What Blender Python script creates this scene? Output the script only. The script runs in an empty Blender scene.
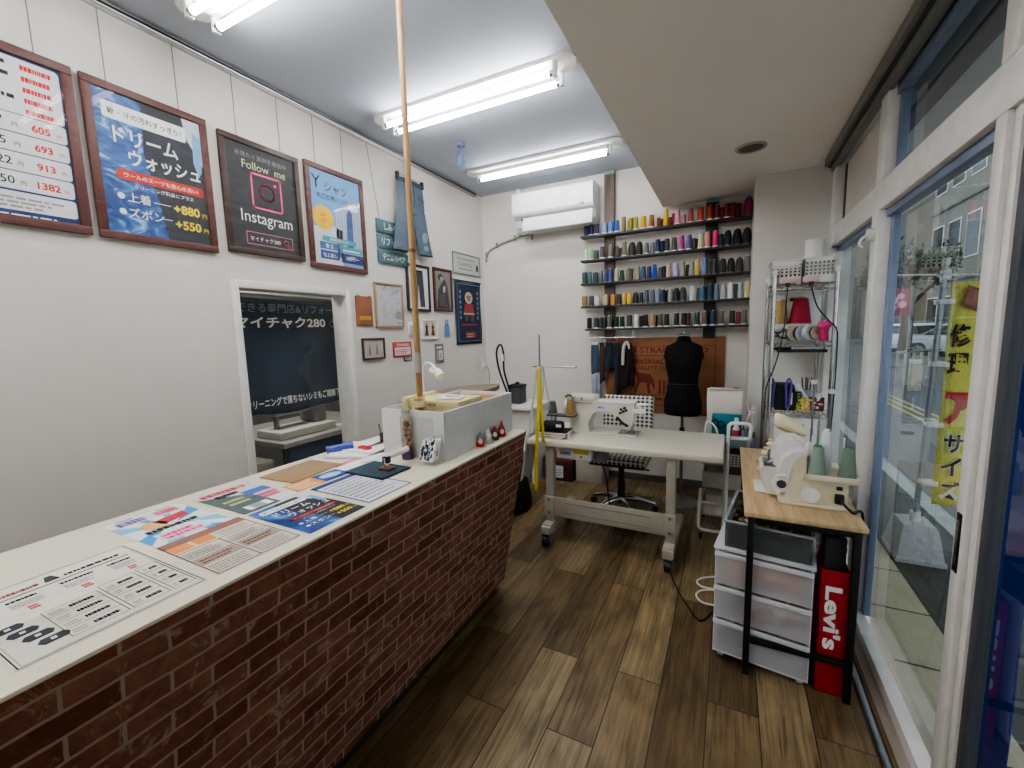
import bpy, bmesh, math, random
from mathutils import Vector, Matrix
random.seed(11)
PI = math.pi
scene = bpy.context.scene
COL = scene.collection

# ------------------------------------------------------------------ materials
def lin(c):
    out = []
    for v in c[:3]:
        v = v / 255.0
        out.append(v / 12.92 if v <= 0.04045 else ((v + 0.055) / 1.055) ** 2.4)
    return (out[0], out[1], out[2], 1.0)

_M = {}
class NT:
    def __init__(s, name):
        s.m = bpy.data.materials.new(name); s.m.use_nodes = True
        s.n = s.m.node_tree.nodes; s.l = s.m.node_tree.links
        s.n.clear()
        s.out = s.n.new('ShaderNodeOutputMaterial')
    def node(s, t, **kw):
        n = s.n.new(t)
        for k, v in kw.items():
            if k.startswith('i_'):
                n.inputs[k[2:].replace('_', ' ')].default_value = v
            else:
                setattr(n, k, v)
        return n
    def link(s, a, b): s.l.new(a, b)
    def principled(s, **kw):
        p = s.n.new('ShaderNodeBsdfPrincipled')
        for k, v in kw.items(): p.inputs[k].default_value = v
        s.link(p.outputs[0], s.out.inputs[0]); return p
    def coords(s, scale=(1, 1, 1), rot=(0, 0, 0), loc=(0, 0, 0)):
        t = s.n.new('ShaderNodeTexCoord'); mp = s.n.new('ShaderNodeMapping')
        mp.inputs['Scale'].default_value = scale; mp.inputs['Rotation'].default_value = rot; mp.inputs['Location'].default_value = loc
        s.link(t.outputs['Object'], mp.inputs[0]); return mp.outputs[0]
    def ramp(s, fac, stops):
        r = s.n.new('ShaderNodeValToRGB'); e = r.color_ramp.elements
        while len(e) < len(stops): e.new(0.5)
        for el, (p, c) in zip(e, stops): el.position = p; el.color = c
        s.link(fac, r.inputs[0]); return r.outputs[0]
    def mix(s, fac, a, b, mode='MIX'):
        m = s.n.new('ShaderNodeMix'); m.data_type = 'RGBA'; m.blend_type = mode
        for sock, v in ((m.inputs[0], fac), (m.inputs[6], a), (m.inputs[7], b)):
            if isinstance(v, (int, float, tuple)): sock.default_value = v
            else: s.link(v, sock)
        return m.outputs[2]
    def bump(s, h, p, strength=.3, dist=.002):
        b = s.n.new('ShaderNodeBump'); b.inputs['Strength'].default_value = strength; b.inputs['Distance'].default_value = dist
        s.link(h, b.inputs['Height']); s.link(b.outputs[0], p.inputs['Normal'])

def pm(name, rgb, rough=.55, metal=0., var=.06, nscale=14., bump=0., spec=.5, alpha=1., coat=0.):
    """plain procedural material: a base colour with soft noise variation"""
    key = (name, tuple(rgb), rough, metal)
    if key in _M: return _M[key]
    t = NT(name)
    p = t.principled(Roughness=rough, Metallic=metal)
    p.inputs['Specular IOR Level'].default_value = spec
    p.inputs['Coat Weight'].default_value = coat
    if alpha < 1: p.inputs['Alpha'].default_value = alpha
    c = lin(rgb)
    co = t.coords()
    n = t.node('ShaderNodeTexNoise', i_Scale=nscale, i_Detail=4.)
    t.link(co, n.inputs['Vector'])
    d = tuple(v * (1 - var) for v in c[:3]) + (1,); l = tuple(min(1, v * (1 + var)) for v in c[:3]) + (1,)
    t.link(t.ramp(n.outputs[0], [(.3, d), (.7, l)]), p.inputs['Base Color'])
    if bump:
        n2 = t.node('ShaderNodeTexNoise', i_Scale=nscale * 8, i_Detail=3.)
        t.link(co, n2.inputs['Vector']); t.bump(n2.outputs[0], p, bump, .002)
    _M[key] = t.m; return t.m

def ink(rgb): return pm('ink', rgb, .6, var=.03, spec=.25)
def fabric(rgb, name='fabric', s=900.): 
    key = ('fab', tuple(rgb))
    if key in _M: return _M[key]
    t = NT(name); p = t.principled(Roughness=.92); p.inputs['Specular IOR Level'].default_value = .15
    co = t.coords(); w = t.node('ShaderNodeTexNoise', i_Scale=s / 8, i_Detail=4.); t.link(co, w.inputs['Vector'])
    c = lin(rgb)
    t.link(t.ramp(w.outputs[0], [(.3, tuple(v * .78 for v in c[:3]) + (1,)), (.7, tuple(min(1, v * 1.15) for v in c[:3]) + (1,))]), p.inputs['Base Color'])
    t.bump(w.outputs[0], p, .4, .002)
    _M[key] = t.m; return t.m
def thread(rgb):
    key = ('thr', tuple(rgb))
    if key in _M: return _M[key]
    t = NT('wound_thread'); p = t.principled(Roughness=.6); p.inputs['Specular IOR Level'].default_value = .3
    w = t.node('ShaderNodeTexWave', wave_type='BANDS', bands_direction='Z', i_Scale=110., i_Distortion=3.); t.link(t.coords(), w.inputs['Vector'])
    g = sum(rgb) / 3; c = lin(tuple(g + (v - g) * .84 for v in rgb))
    t.link(t.ramp(w.outputs[0], [(.0, tuple(v * .8 for v in c[:3]) + (1,)), (1., tuple(min(1, v * 1.1) for v in c[:3]) + (1,))]), p.inputs['Base Color'])
    t.bump(w.outputs[0], p, .3, .001)
    _M[key] = t.m; return t.m
def emit(name, rgb, s):
    t = NT(name); e = t.node('ShaderNodeEmission'); e.inputs[0].default_value = lin(rgb); e.inputs[1].default_value = s
    t.link(e.outputs[0], t.out.inputs[0]); return t.m
def clear(name, tint=(255, 255, 255), refl=1., rough=.02, base=.0, ior=1.45, rgb=(255, 255, 255), wav=0.):
    """thin sheet of glass or film: transmission with a Fresnel mirror, plus optional haze"""
    t = NT(name)
    tr = t.node('ShaderNodeBsdfTransparent'); tr.inputs[0].default_value = lin(tint)
    gl = t.node('ShaderNodeBsdfGlossy', i_Roughness=rough)
    fr = t.node('ShaderNodeFresnel', i_IOR=ior)
    ge = t.node('ShaderNodeNewGeometry'); io = t.node('ShaderNodeMix', data_type='FLOAT'); io.inputs[2].default_value = ior; io.inputs[3].default_value = 1 / ior   # same thin-film mirror from both faces
    t.link(ge.outputs['Backfacing'], io.inputs[0]); t.link(io.outputs[0], fr.inputs['IOR'])
    mu = t.node('ShaderNodeMath', operation='MULTIPLY'); mu.inputs[1].default_value = refl
    t.link(fr.outputs[0], mu.inputs[0])
    mx = t.node('ShaderNodeMixShader'); t.link(mu.outputs[0], mx.inputs[0]); t.link(tr.outputs[0], mx.inputs[1]); t.link(gl.outputs[0], mx.inputs[2])
    last = mx.outputs[0]
    if wav:
        n = t.node('ShaderNodeTexNoise', i_Scale=3., i_Detail=2.); t.link(t.coords((1, 1.2, 3.2)), n.inputs['Vector'])
        b = t.node('ShaderNodeBump', i_Strength=wav, i_Distance=.05); t.link(n.outputs[0], b.inputs['Height'])
        t.link(b.outputs[0], gl.inputs['Normal']); t.link(b.outputs[0], fr.inputs['Normal'])
    if base:
        df = t.node('ShaderNodeBsdfDiffuse'); df.inputs[0].default_value = lin(rgb)
        m2 = t.node('ShaderNodeMixShader')
        m2.inputs[0].default_value = base; t.link(last, m2.inputs[1]); t.link(df.outputs[0], m2.inputs[2]); last = m2.outputs[0]
    t.link(last, t.out.inputs[0]); return t.m

# ------------------------------------------------------------------ mesh builder
_TXT = {}
def text_mesh(s, bold=0.):
    k = (s, bold)
    if k not in _TXT:
        c = bpy.data.curves.new('t', 'FONT'); c.body = s; c.size = 1; c.resolution_u = 3; c.offset = bold
        o = bpy.data.objects.new('t', c); COL.objects.link(o)
        bpy.context.view_layer.update()
        m = bpy.data.meshes.new_from_object(o.evaluated_get(bpy.context.evaluated_depsgraph_get()))
        vs = [(v.co.x, v.co.y) for v in m.vertices]; fs = [tuple(p.vertices) for p in m.polygons]
        bpy.data.objects.remove(o); bpy.data.curves.remove(c); bpy.data.meshes.remove(m)
        x0 = min(v[0] for v in vs); x1 = max(v[0] for v in vs); y0 = min(v[1] for v in vs); y1 = max(v[1] for v in vs)
        _TXT[k] = ([((x - x0), (y - y0)) for x, y in vs], fs, x1 - x0, y1 - y0)
    return _TXT[k]

def V(*a): return Vector(a[0] if len(a) == 1 else a)
def frame_of(d):
    d = d.normalized(); a = Vector((0, 0, 1)) if abs(d.z) < .9 else Vector((1, 0, 0))
    x = a.cross(d).normalized(); return x, d.cross(x).normalized(), d

class MB:
    def __init__(s): s.v = []; s.f = []; s.fm = []; s.mats = []
    def mi(s, m):
        if m not in s.mats: s.mats.append(m)
        return s.mats.index(m)
    def add(s, vs, fs, m):
        b = len(s.v); i = s.mi(m)
        s.v += [tuple(v) for v in vs]
        for f in fs: s.f.append(tuple(b + k for k in f)); s.fm.append(i)
        return s
    def bmadd(s, bm, m, M=None):
        bm.verts.index_update()
        s.add([(M @ v.co if M else v.co.copy()) for v in bm.verts], [[v.index for v in f.verts] for f in bm.faces], m); bm.free(); return s
    def box(s, a, b, m, bev=0., seg=2, M=None):
        bm = bmesh.new(); bmesh.ops.create_cube(bm, size=1)
        lo = [min(p, q) for p, q in zip(a, b)]; hi = [max(p, q) for p, q in zip(a, b)]
        for v in bm.verts: v.co = Vector([lo[k] if v.co[k] < 0 else hi[k] for k in range(3)])
        if bev:
            bev = min(bev, .45 * min(h - l for h, l in zip(hi, lo)))
            bmesh.ops.bevel(bm, geom=bm.edges[:], offset=bev, segments=seg, profile=.5, affect='EDGES')
        return s.bmadd(bm, m, M)
    def obox(s, c, size, m, rz=0., bev=0., ry=0., rx=0.):
        M = Matrix.Translation(c) @ Matrix.Rotation(rz, 4, 'Z') @ Matrix.Rotation(ry, 4, 'Y') @ Matrix.Rotation(rx, 4, 'X')
        h = [x / 2 for x in size]
        return s.box([-x for x in h], h, m, bev, M=M)
    def cyl(s, p0, p1, r0, m, r1=None, n=16, caps=True):
        p0, p1 = V(p0), V(p1); r1 = r0 if r1 is None else r1
        x, y, d = frame_of(p1 - p0); vs = []
        for p, r in ((p0, r0), (p1, r1)):
            for k in range(n):
                a = 2 * PI * k / n; vs.append(p + x * (r * math.cos(a)) + y * (r * math.sin(a)))
        fs = [(k, (k + 1) % n, n + (k + 1) % n, n + k) for k in range(n)]
        if caps: fs += [tuple(range(n - 1, -1, -1)), tuple(range(n, 2 * n))]
        return s.add(vs, fs, m)
    def tube(s, pts, r, m, n=8, closed=False, flat=None):
        pts = [V(p) for p in pts]
        if not closed and 4 <= len(pts) <= 14:      # round the bends with a Catmull-Rom pass
            r0 = r if isinstance(r, (list, tuple)) else [r] * len(pts); P, Q = [], []
            for i in range(len(pts) - 1):
                a, b_, c, d = pts[max(i - 1, 0)], pts[i], pts[i + 1], pts[min(i + 2, len(pts) - 1)]
                for k in range(4):
                    u = k / 4; P.append(.5 * ((2 * b_) + (c - a) * u + (2 * a - 5 * b_ + 4 * c - d) * u * u + (3 * b_ - a - 3 * c + d) * u ** 3)); Q.append(r0[i] + (r0[i + 1] - r0[i]) * u)
            pts, r = P + [pts[-1]], Q + [r0[-1]]
        N = len(pts); vs = []; x = None
        rr = r if isinstance(r, (list, tuple)) else [r] * N
        for i, p in enumerate(pts):
            if closed: d = pts[(i + 1) % N] - pts[i - 1]
            else: d = pts[min(i + 1, N - 1)] - pts[max(i - 1, 0)]
            d = d.normalized()
            if x is None: x, y, _ = frame_of(d)
            else:
                x = (x - d * x.dot(d)); x = x.normalized() if x.length > 1e-6 else frame_of(d)[0]; y = d.cross(x)
            for k in range(n):
                a = 2 * PI * k / n; vs.append(p + x * (rr[i] * math.cos(a)) + y * (rr[i] * math.sin(a)))
        fs = []
        for i in range(N if closed else N - 1):
            j = (i + 1) % N
            for k in range(n): fs.append((i * n + k, i * n + (k + 1) % n, j * n + (k + 1) % n, j * n + k))
        if not closed: fs += [tuple(range(n - 1, -1, -1)), tuple(range((N - 1) * n, N * n))]
        return s.add(vs, fs, m)
    def lathe(s, prof, m, o=(0, 0, 0), n=20, M=None, sx=1., sy=1.):
        vs = []; o = V(o)
        for r, z in prof:
            for k in range(n):
                a = 2 * PI * k / n; p = Vector((r * sx * math.cos(a), r * sy * math.sin(a), z))
                vs.append((M @ p if M else p) + o)
        fs = []
        for i in range(len(prof) - 1):
            for k in range(n): fs.append((i * n + k, i * n + (k + 1) % n, (i + 1) * n + (k + 1) % n, (i + 1) * n + k))
        if prof[0][0] > 1e-5: fs.append(tuple(range(n - 1, -1, -1)))
        if prof[-1][0] > 1e-5: fs.append(tuple(range((len(prof) - 1) * n, len(prof) * n)))
        return s.add(vs, fs, m)
    def loft(s, rings, m, caps=True):
        n = len(rings[0]); vs = [p for r in rings for p in r]; fs = []
        for i in range(len(rings) - 1):
            for k in range(n): fs.append((i * n + k, i * n + (k + 1) % n, (i + 1) * n + (k + 1) % n, (i + 1) * n + k))
        if caps: fs += [tuple(range(n - 1, -1, -1)), tuple(range((len(rings) - 1) * n, len(rings) * n))]
        return s.add(vs, fs, m)
    def prism(s, poly, o, ux, uy, depth, m):
        """2D polygon in the plane (o,ux,uy) extruded along ux x uy by depth"""
        o, ux, uy = V(o), V(ux), V(uy); nz = ux.cross(uy).normalized() * depth; n = len(poly)
        a = [o + ux * u + uy * v for u, v in poly]
        return s.add(a + [p + nz for p in a], [tuple(range(n - 1, -1, -1)), tuple(range(n, 2 * n))] + [(k, (k + 1) % n, n + (k + 1) % n, n + k) for k in range(n)], m)
    def quad(s, a, b, c, d, m): return s.add([a, b, c, d], [(0, 1, 2, 3)], m)
    def grid(s, fn, nu, nv, m):
        vs = [fn(i / nu, j / nv) for j in range(nv + 1) for i in range(nu + 1)]
        fs = [(j * (nu + 1) + i, j * (nu + 1) + i + 1, (j + 1) * (nu + 1) + i + 1, (j + 1) * (nu + 1) + i) for j in range(nv) for i in range(nu)]
        return s.add(vs, fs, m)
    def ell(s, c, r, m, n=16, k=9, M=None):
        prof = [(math.sin(PI * i / k), -math.cos(PI * i / k)) for i in range(k + 1)]
        S = Matrix.Diagonal((r[0], r[1], r[2], 1))
        return s.lathe(prof, m, c, n, M=(M @ S if M else S))
    def text(s, st, o, ux, uy, h, m, w=None, al='c', bold=0., maxw=None):
        vs, fs, W, H = text_mesh(st, bold); ux, uy, o = V(ux), V(uy), V(o)
        k = h / H; kx = k if w is None else w / W
        if maxw and W * kx > maxw: kx = maxw / W
        off = {'c': -W * kx / 2, 'l': 0., 'r': -W * kx}[al]
        return s.add([o + ux * (x * kx + off) + uy * (y * k) for x, y in vs], fs, m)
    def build(s, name, parent=None, world=True, label=None, cat=None, group=None, kind=None, smooth=35, loc=None, solid=0., sub=0):
        """one mesh object; geometry is given in world metres and stored about the object's own base (or its parent's)"""
        me = bpy.data.meshes.new(name)
        if parent is not None:
            Mi = world_of(parent).inverted() if world else Matrix()
            vs = [Mi @ Vector(v) for v in s.v]; ol = None
        else:
            if loc is None and s.v:
                xs, ys, zs = zip(*s.v); loc = ((min(xs) + max(xs)) / 2, (min(ys) + max(ys)) / 2, min(zs))
            ol = V(loc); vs = [Vector(v) - ol for v in s.v]
        me.from_pydata(vs, [], s.f)
        for m in s.mats: me.materials.append(m)
        me.polygons.foreach_set('material_index', s.fm)
        me.polygons.foreach_set('use_smooth', [True] * len(s.f))
        me.update()
        bm = bmesh.new(); bm.from_mesh(me)
        if s_closed(bm): bmesh.ops.recalc_face_normals(bm, faces=bm.faces[:])
        bm.to_mesh(me); bm.free()
        if smooth is not None: me.set_sharp_from_angle(angle=math.radians(smooth))
        o = bpy.data.objects.new(name, me); COL.objects.link(o)
        if parent is not None: o.parent = parent
        else: o.location = ol
        if solid:
            md = o.modifiers.new('thickness', 'SOLIDIFY'); md.thickness = solid; md.offset = 0
        if sub:
            md = o.modifiers.new('smooth', 'SUBSURF'); md.levels = sub; md.render_levels = sub
        tag(o, label, cat, group, kind)
        return o
def s_closed(bm): return all(e.is_manifold for e in bm.edges)

def world_of(o):
    M = Matrix.LocRotScale(o.location, o.rotation_euler, o.scale)
    return world_of(o.parent) @ M if o.parent else M
def tag(o, label=None, cat=None, group=None, kind=None):
    if label: o['label'] = label
    if cat: o['category'] = cat
    if group: o['group'] = group
    if kind: o['kind'] = kind
    return o
def thing(name, label, cat, loc=(0, 0, 0), rotz=0., group=None, kind=None):
    o = bpy.data.objects.new(name, None); COL.objects.link(o); o.empty_display_size = .1
    o.location = loc; o.rotation_euler = (0, 0, rotz)
    return tag(o, label, cat, group, kind)

class Sheet:
    """flat print: rectangle at o spanned by ux*w, uy*h; marks are laid on in thin layers"""
    def __init__(s, mb, o, ux, uy, w, h, lift=.0006):
        s.mb, s.o, s.ux, s.uy, s.w, s.h, s.k = mb, V(o), V(ux).normalized(), V(uy).normalized(), w, h, lift
        s.n = s.ux.cross(s.uy)
    def p(s, u, v, l): return s.o + s.ux * u + s.uy * v + s.n * (s.k * l)
    def poly(s, pts, m, l=1): s.mb.add([s.p(u, v, l) for u, v in pts], [tuple(range(len(pts)))], m)
    def rect(s, u0, v0, u1, v1, m, l=1): s.poly([(u0, v0), (u1, v0), (u1, v1), (u0, v1)], m, l)
    def base(s, m): s.rect(0, 0, s.w, s.h, m, 0)
    def rrect(s, u0, v0, u1, v1, r, m, l=1):
        pts = []
        for cx, cy, a0 in ((u1 - r, v0 + r, -90), (u1 - r, v1 - r, 0), (u0 + r, v1 - r, 90), (u0 + r, v0 + r, 180)):
            for k in range(5): a = math.radians(a0 + 22.5 * k); pts.append((cx + r * math.cos(a), cy + r * math.sin(a)))
        s.poly(pts, m, l)
    def circ(s, u, v, r, m, l=1, ry=None, n=24): s.poly([(u + r * math.cos(2 * PI * k / n), v + (ry or r) * math.sin(2 * PI * k / n)) for k in range(n)], m, l)
    def loop(s, pts, t, m, l=1):
        for a, b in zip(pts, pts[1:]): s.line(a, b, t, m, l)
    def line(s, a, b, t, m, l=1):
        d = Vector((b[0] - a[0], b[1] - a[1]))
        if d.length < 1e-6: return
        d.normalize(); n = Vector((-d.y, d.x)) * (t / 2); e = d * (t / 2)
        s.poly([(a[0] - e.x - n.x, a[1] - e.y - n.y), (b[0] + e.x - n.x, b[1] + e.y - n.y), (b[0] + e.x + n.x, b[1] + e.y + n.y), (a[0] - e.x + n.x, a[1] - e.y + n.y)], m, l)
    def ring(s, u, v, r, t, m, l=1, n=24):
        s.loop([(u + r * math.cos(2 * PI * k / n), v + r * math.sin(2 * PI * k / n)) for k in range(n + 1)], t, m, l)
    def border(s, i, t, m, l=1):
        w, h = s.w, s.h
        s.rect(i, i, w - i, i + t, m, l); s.rect(i, h - i - t, w - i, h - i, m, l); s.rect(i, i + t, i + t, h - i - t, m, l); s.rect(w - i - t, i + t, w - i, h - i - t, m, l)
    def text(s, st, u, v, h, m, l=2, w=None, al='c', bold=.01, maxw=None, rot=0.):
        c, q = math.cos(rot), math.sin(rot)
        s.mb.text(st, s.p(u, v, l), s.ux * c + s.uy * q, s.uy * c - s.ux * q, h, m, w, al, bold, maxw)
    def bars(s, u0, v0, u1, v1, n, m, l=2, seed=0, fill=.5):
        """rows of illegible small print"""
        R = random.Random(seed); st = (v1 - v0) / n
        for i in range(n):
            v = v0 + i * st; u = u0
            end = u1 - (u1 - u0) * R.uniform(0, .25)
            while u < end:
                w = min(R.uniform(.02, .09) * (u1 - u0) * 1.5, end - u); s.rect(u, v, u + w, v + st * fill, m, l); u += w + .018 * (u1 - u0)

# shared materials
WHITE = pm('white_paint', (236, 234, 229), .5)
PLASTIC = pm('white_plastic', (228, 227, 222), .35)
IVORY = pm('ivory_plastic', (226, 217, 190), .35)
BLACK = pm('black_plastic', (22, 22, 23), .45)
BLACKM = pm('black_metal', (24, 24, 25), .4, .3)
CHROME = pm('chrome', (200, 202, 205), .18, 1.)
STEEL = pm('steel', (150, 152, 155), .32, 1.)
ALU = pm('aluminium', (180, 182, 184), .4, .9)
GREY = pm('grey_plastic', (120, 122, 124), .5)
DGREY = pm('dark_grey_plastic', (62, 65, 68), .5)
PAPER = pm('paper', (236, 236, 232), .7, spec=.2)
INKB = ink((35, 36, 40)); INKW = ink((240, 240, 238)); INKR = ink((205, 50, 45)); INKG = ink((150, 150, 152))
COVER = clear('acrylic_cover', refl=.55, ior=1.33)
# ================================================================== camera
def make_camera():
    f, yaw, pitch, roll = 429.879747, 0.47131647, 0.12075419, -0.02723921
    cy, sy, cp, sp, cr, sr = math.cos(yaw), math.sin(yaw), math.cos(pitch), math.sin(pitch), math.cos(roll), math.sin(roll)
    Rz = Matrix(((cy, sy, 0), (-sy, cy, 0), (0, 0, 1))); B = Matrix(((1, 0, 0), (0, 0, -1), (0, 1, 0)))
    Rx = Matrix(((1, 0, 0), (0, cp, -sp), (0, sp, cp))); Rr = Matrix(((cr, -sr, 0), (sr, cr, 0), (0, 0, 1)))
    R = Rr @ Rx @ B @ Rz
    cam = bpy.data.cameras.new('camera'); cam.sensor_width = 36; cam.lens = f / 1024 * 36; cam.clip_start = .02; cam.clip_end = 200
    o = bpy.data.objects.new('camera', cam); COL.objects.link(o)
    r, u, b = R[0], -R[1], -R[2]
    o.matrix_world = Matrix(((r[0], u[0], b[0], 0), (r[1], u[1], b[1], 0), (r[2], u[2], b[2], 1.5), (0, 0, 0, 1)))
    scene.camera = o
make_camera()

# ================================================================== room shell
WL, WB, WF, CZ, SZ, SX = -2.49, 4.26, -1.5, 2.975, 2.585, -.585
def wallmat(name, rgb, scale=30., b=.12):
    t = NT(name); p = t.principled(Roughness=.75); p.inputs['Specular IOR Level'].default_value = .25
    co = t.coords(); n = t.node('ShaderNodeTexNoise', i_Scale=1.3, i_Detail=5.); t.link(co, n.inputs['Vector'])
    c = lin(rgb); t.link(t.ramp(n.outputs[0], [(.3, tuple(v * .95 for v in c[:3]) + (1,)), (.7, c)]), p.inputs['Base Color'])
    n2 = t.node('ShaderNodeTexNoise', i_Scale=scale * 6, i_Detail=4.); t.link(co, n2.inputs['Vector']); t.bump(n2.outputs[0], p, b, .003)
    return t.m
M_WALL = wallmat('white_wallpaper', (219, 215, 208))
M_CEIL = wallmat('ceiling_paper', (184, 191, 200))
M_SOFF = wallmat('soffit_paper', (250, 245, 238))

def floor_mat():
    t = NT('wood_plank_floor'); p = t.principled(Roughness=.4); p.inputs['Specular IOR Level'].default_value = .45
    co = t.coords(rot=(0, 0, PI / 2), loc=(0.0, 0, 0))
    br = t.node('ShaderNodeTexBrick', offset=.37, offset_frequency=2, squash=1.)
    br.inputs['Scale'].default_value = 1.; br.inputs['Brick Width'].default_value = 1.05; br.inputs['Row Height'].default_value = .18
    br.inputs['Mortar Size'].default_value = .0022; br.inputs['Mortar Smooth'].default_value = .2; br.inputs['Bias'].default_value = 0.
    br.inputs['Color1'].default_value = (0, 0, 0, 1); br.inputs['Color2'].default_value = (1, 1, 1, 1); br.inputs['Mortar'].default_value = (.5, .5, .5, 1)
    mp = t.node('ShaderNodeMapping'); mp.inputs['Location'].default_value = (.3, .04, 0); t.link(co, mp.inputs[0])
    t.link(mp.outputs[0], br.inputs['Vector'])
    tone = t.ramp(br.outputs['Color'], [(0., lin((92, 75, 52))), (.35, lin((116, 97, 70))), (.7, lin((130, 111, 82))), (1., lin((150, 132, 101)))])
    # grain stretched along the plank, shifted per plank by its tone
    add = t.node('ShaderNodeVectorMath', operation='ADD'); t.link(co, add.inputs[0])
    sc = t.node('ShaderNodeVectorMath', operation='SCALE'); sc.inputs['Scale'].default_value = 7.3; t.link(br.outputs['Color'], sc.inputs[0]); t.link(sc.outputs[0], add.inputs[1])
    m2 = t.node('ShaderNodeMapping'); m2.inputs['Scale'].default_value = (1.0, 19, 1); t.link(add.outputs[0], m2.inputs[0])
    g = t.node('ShaderNodeTexNoise', i_Scale=2.2, i_Detail=9., i_Roughness=.68, i_Distortion=1.1); t.link(m2.outputs[0], g.inputs['Vector'])
    m3 = t.node('ShaderNodeMapping'); m3.inputs['Scale'].default_value = (2.2, 5, 1); t.link(add.outputs[0], m3.inputs[0])
    k = t.node('ShaderNodeTexNoise', i_Scale=1.6, i_Detail=5., i_Distortion=.6); t.link(m3.outputs[0], k.inputs['Vector'])
    gr = t.ramp(g.outputs[0], [(.30, (.30, .25, .18, 1)), (.46, (.82, .80, .74, 1)), (.62, (1.16, 1.14, 1.06, 1))])
    kr = t.ramp(k.outputs[0], [(.3, (.62, .58, .52, 1)), (.55, (1, 1, 1, 1)), (.75, (1.2, 1.18, 1.12, 1))])
    c = t.mix(1., tone, gr, 'MULTIPLY'); c = t.mix(1., c, kr, 'MULTIPLY')
    c = t.mix(br.outputs['Fac'], c, lin((40, 31, 22)))
    t.link(c, p.inputs['Base Color'])
    rr = t.ramp(g.outputs[0], [(.3, (.5, .5, .5, 1)), (.7, (.27, .27, .27, 1))]); t.link(rr, p.inputs['Roughness'])
    inv = t.node('ShaderNodeMath', operation='SUBTRACT'); t.link(g.outputs[0], inv.inputs[0]); t.link(br.outputs['Fac'], inv.inputs[1])
    t.bump(inv.outputs[0], p, .25, .004)
    return t.m

MB().box((WL - .12, WF, -.12), (.57, WB, 0), floor_mat()).build('floor', kind='structure', loc=(0, 0, 0))
MB().box((WL - .15, WB, -.12), (.74, WB + .12, 3.1), M_WALL).build('wall_back', kind='structure')
b = MB()   # left wall with the door opening (Y 1.50..2.28, up to z 1.80)
DY0, DY1, DZ = 1.50, 2.285, 1.802
b.box((WL - .11, WF, 0), (WL, DY0, 3.1), M_WALL); b.box((WL - .11, DY1, 0), (WL, WB, 3.1), M_WALL); b.box((WL - .11, DY0, DZ), (WL, DY1, 3.1), M_WALL)
b.build('wall_left', kind='structure')
MB().box((WL - .12, WF - .12, -.12), (.74, WF, 3.1), M_WALL).build('wall_front', kind='structure')
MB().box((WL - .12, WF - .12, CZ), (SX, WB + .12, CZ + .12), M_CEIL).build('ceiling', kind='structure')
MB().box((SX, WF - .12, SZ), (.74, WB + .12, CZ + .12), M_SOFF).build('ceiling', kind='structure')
MB().box((.13, 3.77, -.1), (.70, WB, SZ), M_WALL).build('wall_pillar', kind='structure')
MB().box((.57, WF, -.1), (.70, .30, SZ), M_WALL).build('wall_right', kind='structure')
M_BASEB = pm('grey_baseboard', (88, 84, 80), .6)
MB().box((WL + .001, WB - .012, 0), (.13, WB, .065), M_BASEB, .003).build('baseboard_back', kind='structure')
b = MB(); b.box((WL, WF, 0), (WL + .01, DY0 - .05, .065), M_BASEB, .003); b.box((WL, DY1 + .06, 0), (WL + .01, WB - .012, .065), M_BASEB, .003)
b.build('baseboard_left', kind='structure')
MB().box((.125, 3.76, 0), (.55, 3.77, .065), M_BASEB, .003).build('baseboard_right', kind='structure')
# door lining of the opening in the left wall
M_TRIM = pm('white_trim', (226, 224, 218), .45)
b = MB()
b.box((WL - .14, DY0 - .03, 0), (WL + .012, DY0 + .012, DZ + .03), M_TRIM, .003)
b.box((WL - .14, DY1 - .012, 0), (WL + .012, DY1 + .03, DZ + .03), M_TRIM, .003)
b.box((WL - .14, DY0 + .012, DZ - .012), (WL + .012, DY1 - .012, DZ + .03), M_TRIM, .003)
b.build('trim_1', kind='structure')
# picture rail (double track) along the left wall
b = MB(); b.box((WL, WF, 2.935), (WL + .022, 4.11, 2.972), ALU, .002); b.box((WL + .022, WF, 2.940), (WL + .034, 4.11, 2.948), ALU); b.box((WL + .022, WF, 2.960), (WL + .034, 4.11, 2.968), ALU)
b.box((WL + .021, WF, 2.949), (WL + .0345, 4.10, 2.959), BLACK)
b.build('trim_2', kind='structure')

# ------------------------------------------------------------------ shop front (right side)
M_FR = pm('white_window_frame', (232, 230, 226), .35, .0)
M_FRO = pm('blue_grey_outer_frame', (122, 136, 162), .4, .2)
M_TRK = pm('grey_track', (132, 132, 126), .45, .4)
M_GLASS = clear('window_glass', (216, 226, 230), refl=1.45, ior=1.52)
GX = .645
def fbar(b, x0, y0, z0, x1, y1, z1, m=None): b.box((x0, y0, z0), (x1, y1, z1), m or M_FR, .003)
# head track along the edge of the lowered ceiling
b = MB(); fbar(b, .525, .30, 2.535, .56, 3.66, SZ, M_TRK); fbar(b, .56, .30, 2.50, .60, 3.66, SZ, M_TRK); b.box((.545, .30, 2.525), (.565, 3.66, 2.537), DGREY)
b.build('trim_3', kind='structure')
w1 = thing('window_1', None, None, (GX, 2.1, 2.0), kind='structure')
w2 = thing('window_2', None, None, (GX, 3.1, 2.0), kind='structure')
w3 = thing('window_3', None, None, (GX, 3.1, 0), kind='structure')
d1 = thing('door_1', None, None, (.62, 2.1, 0), kind='structure')
d2 = thing('door_2', None, None, (.66, .9, 0), kind='structure')
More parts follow.
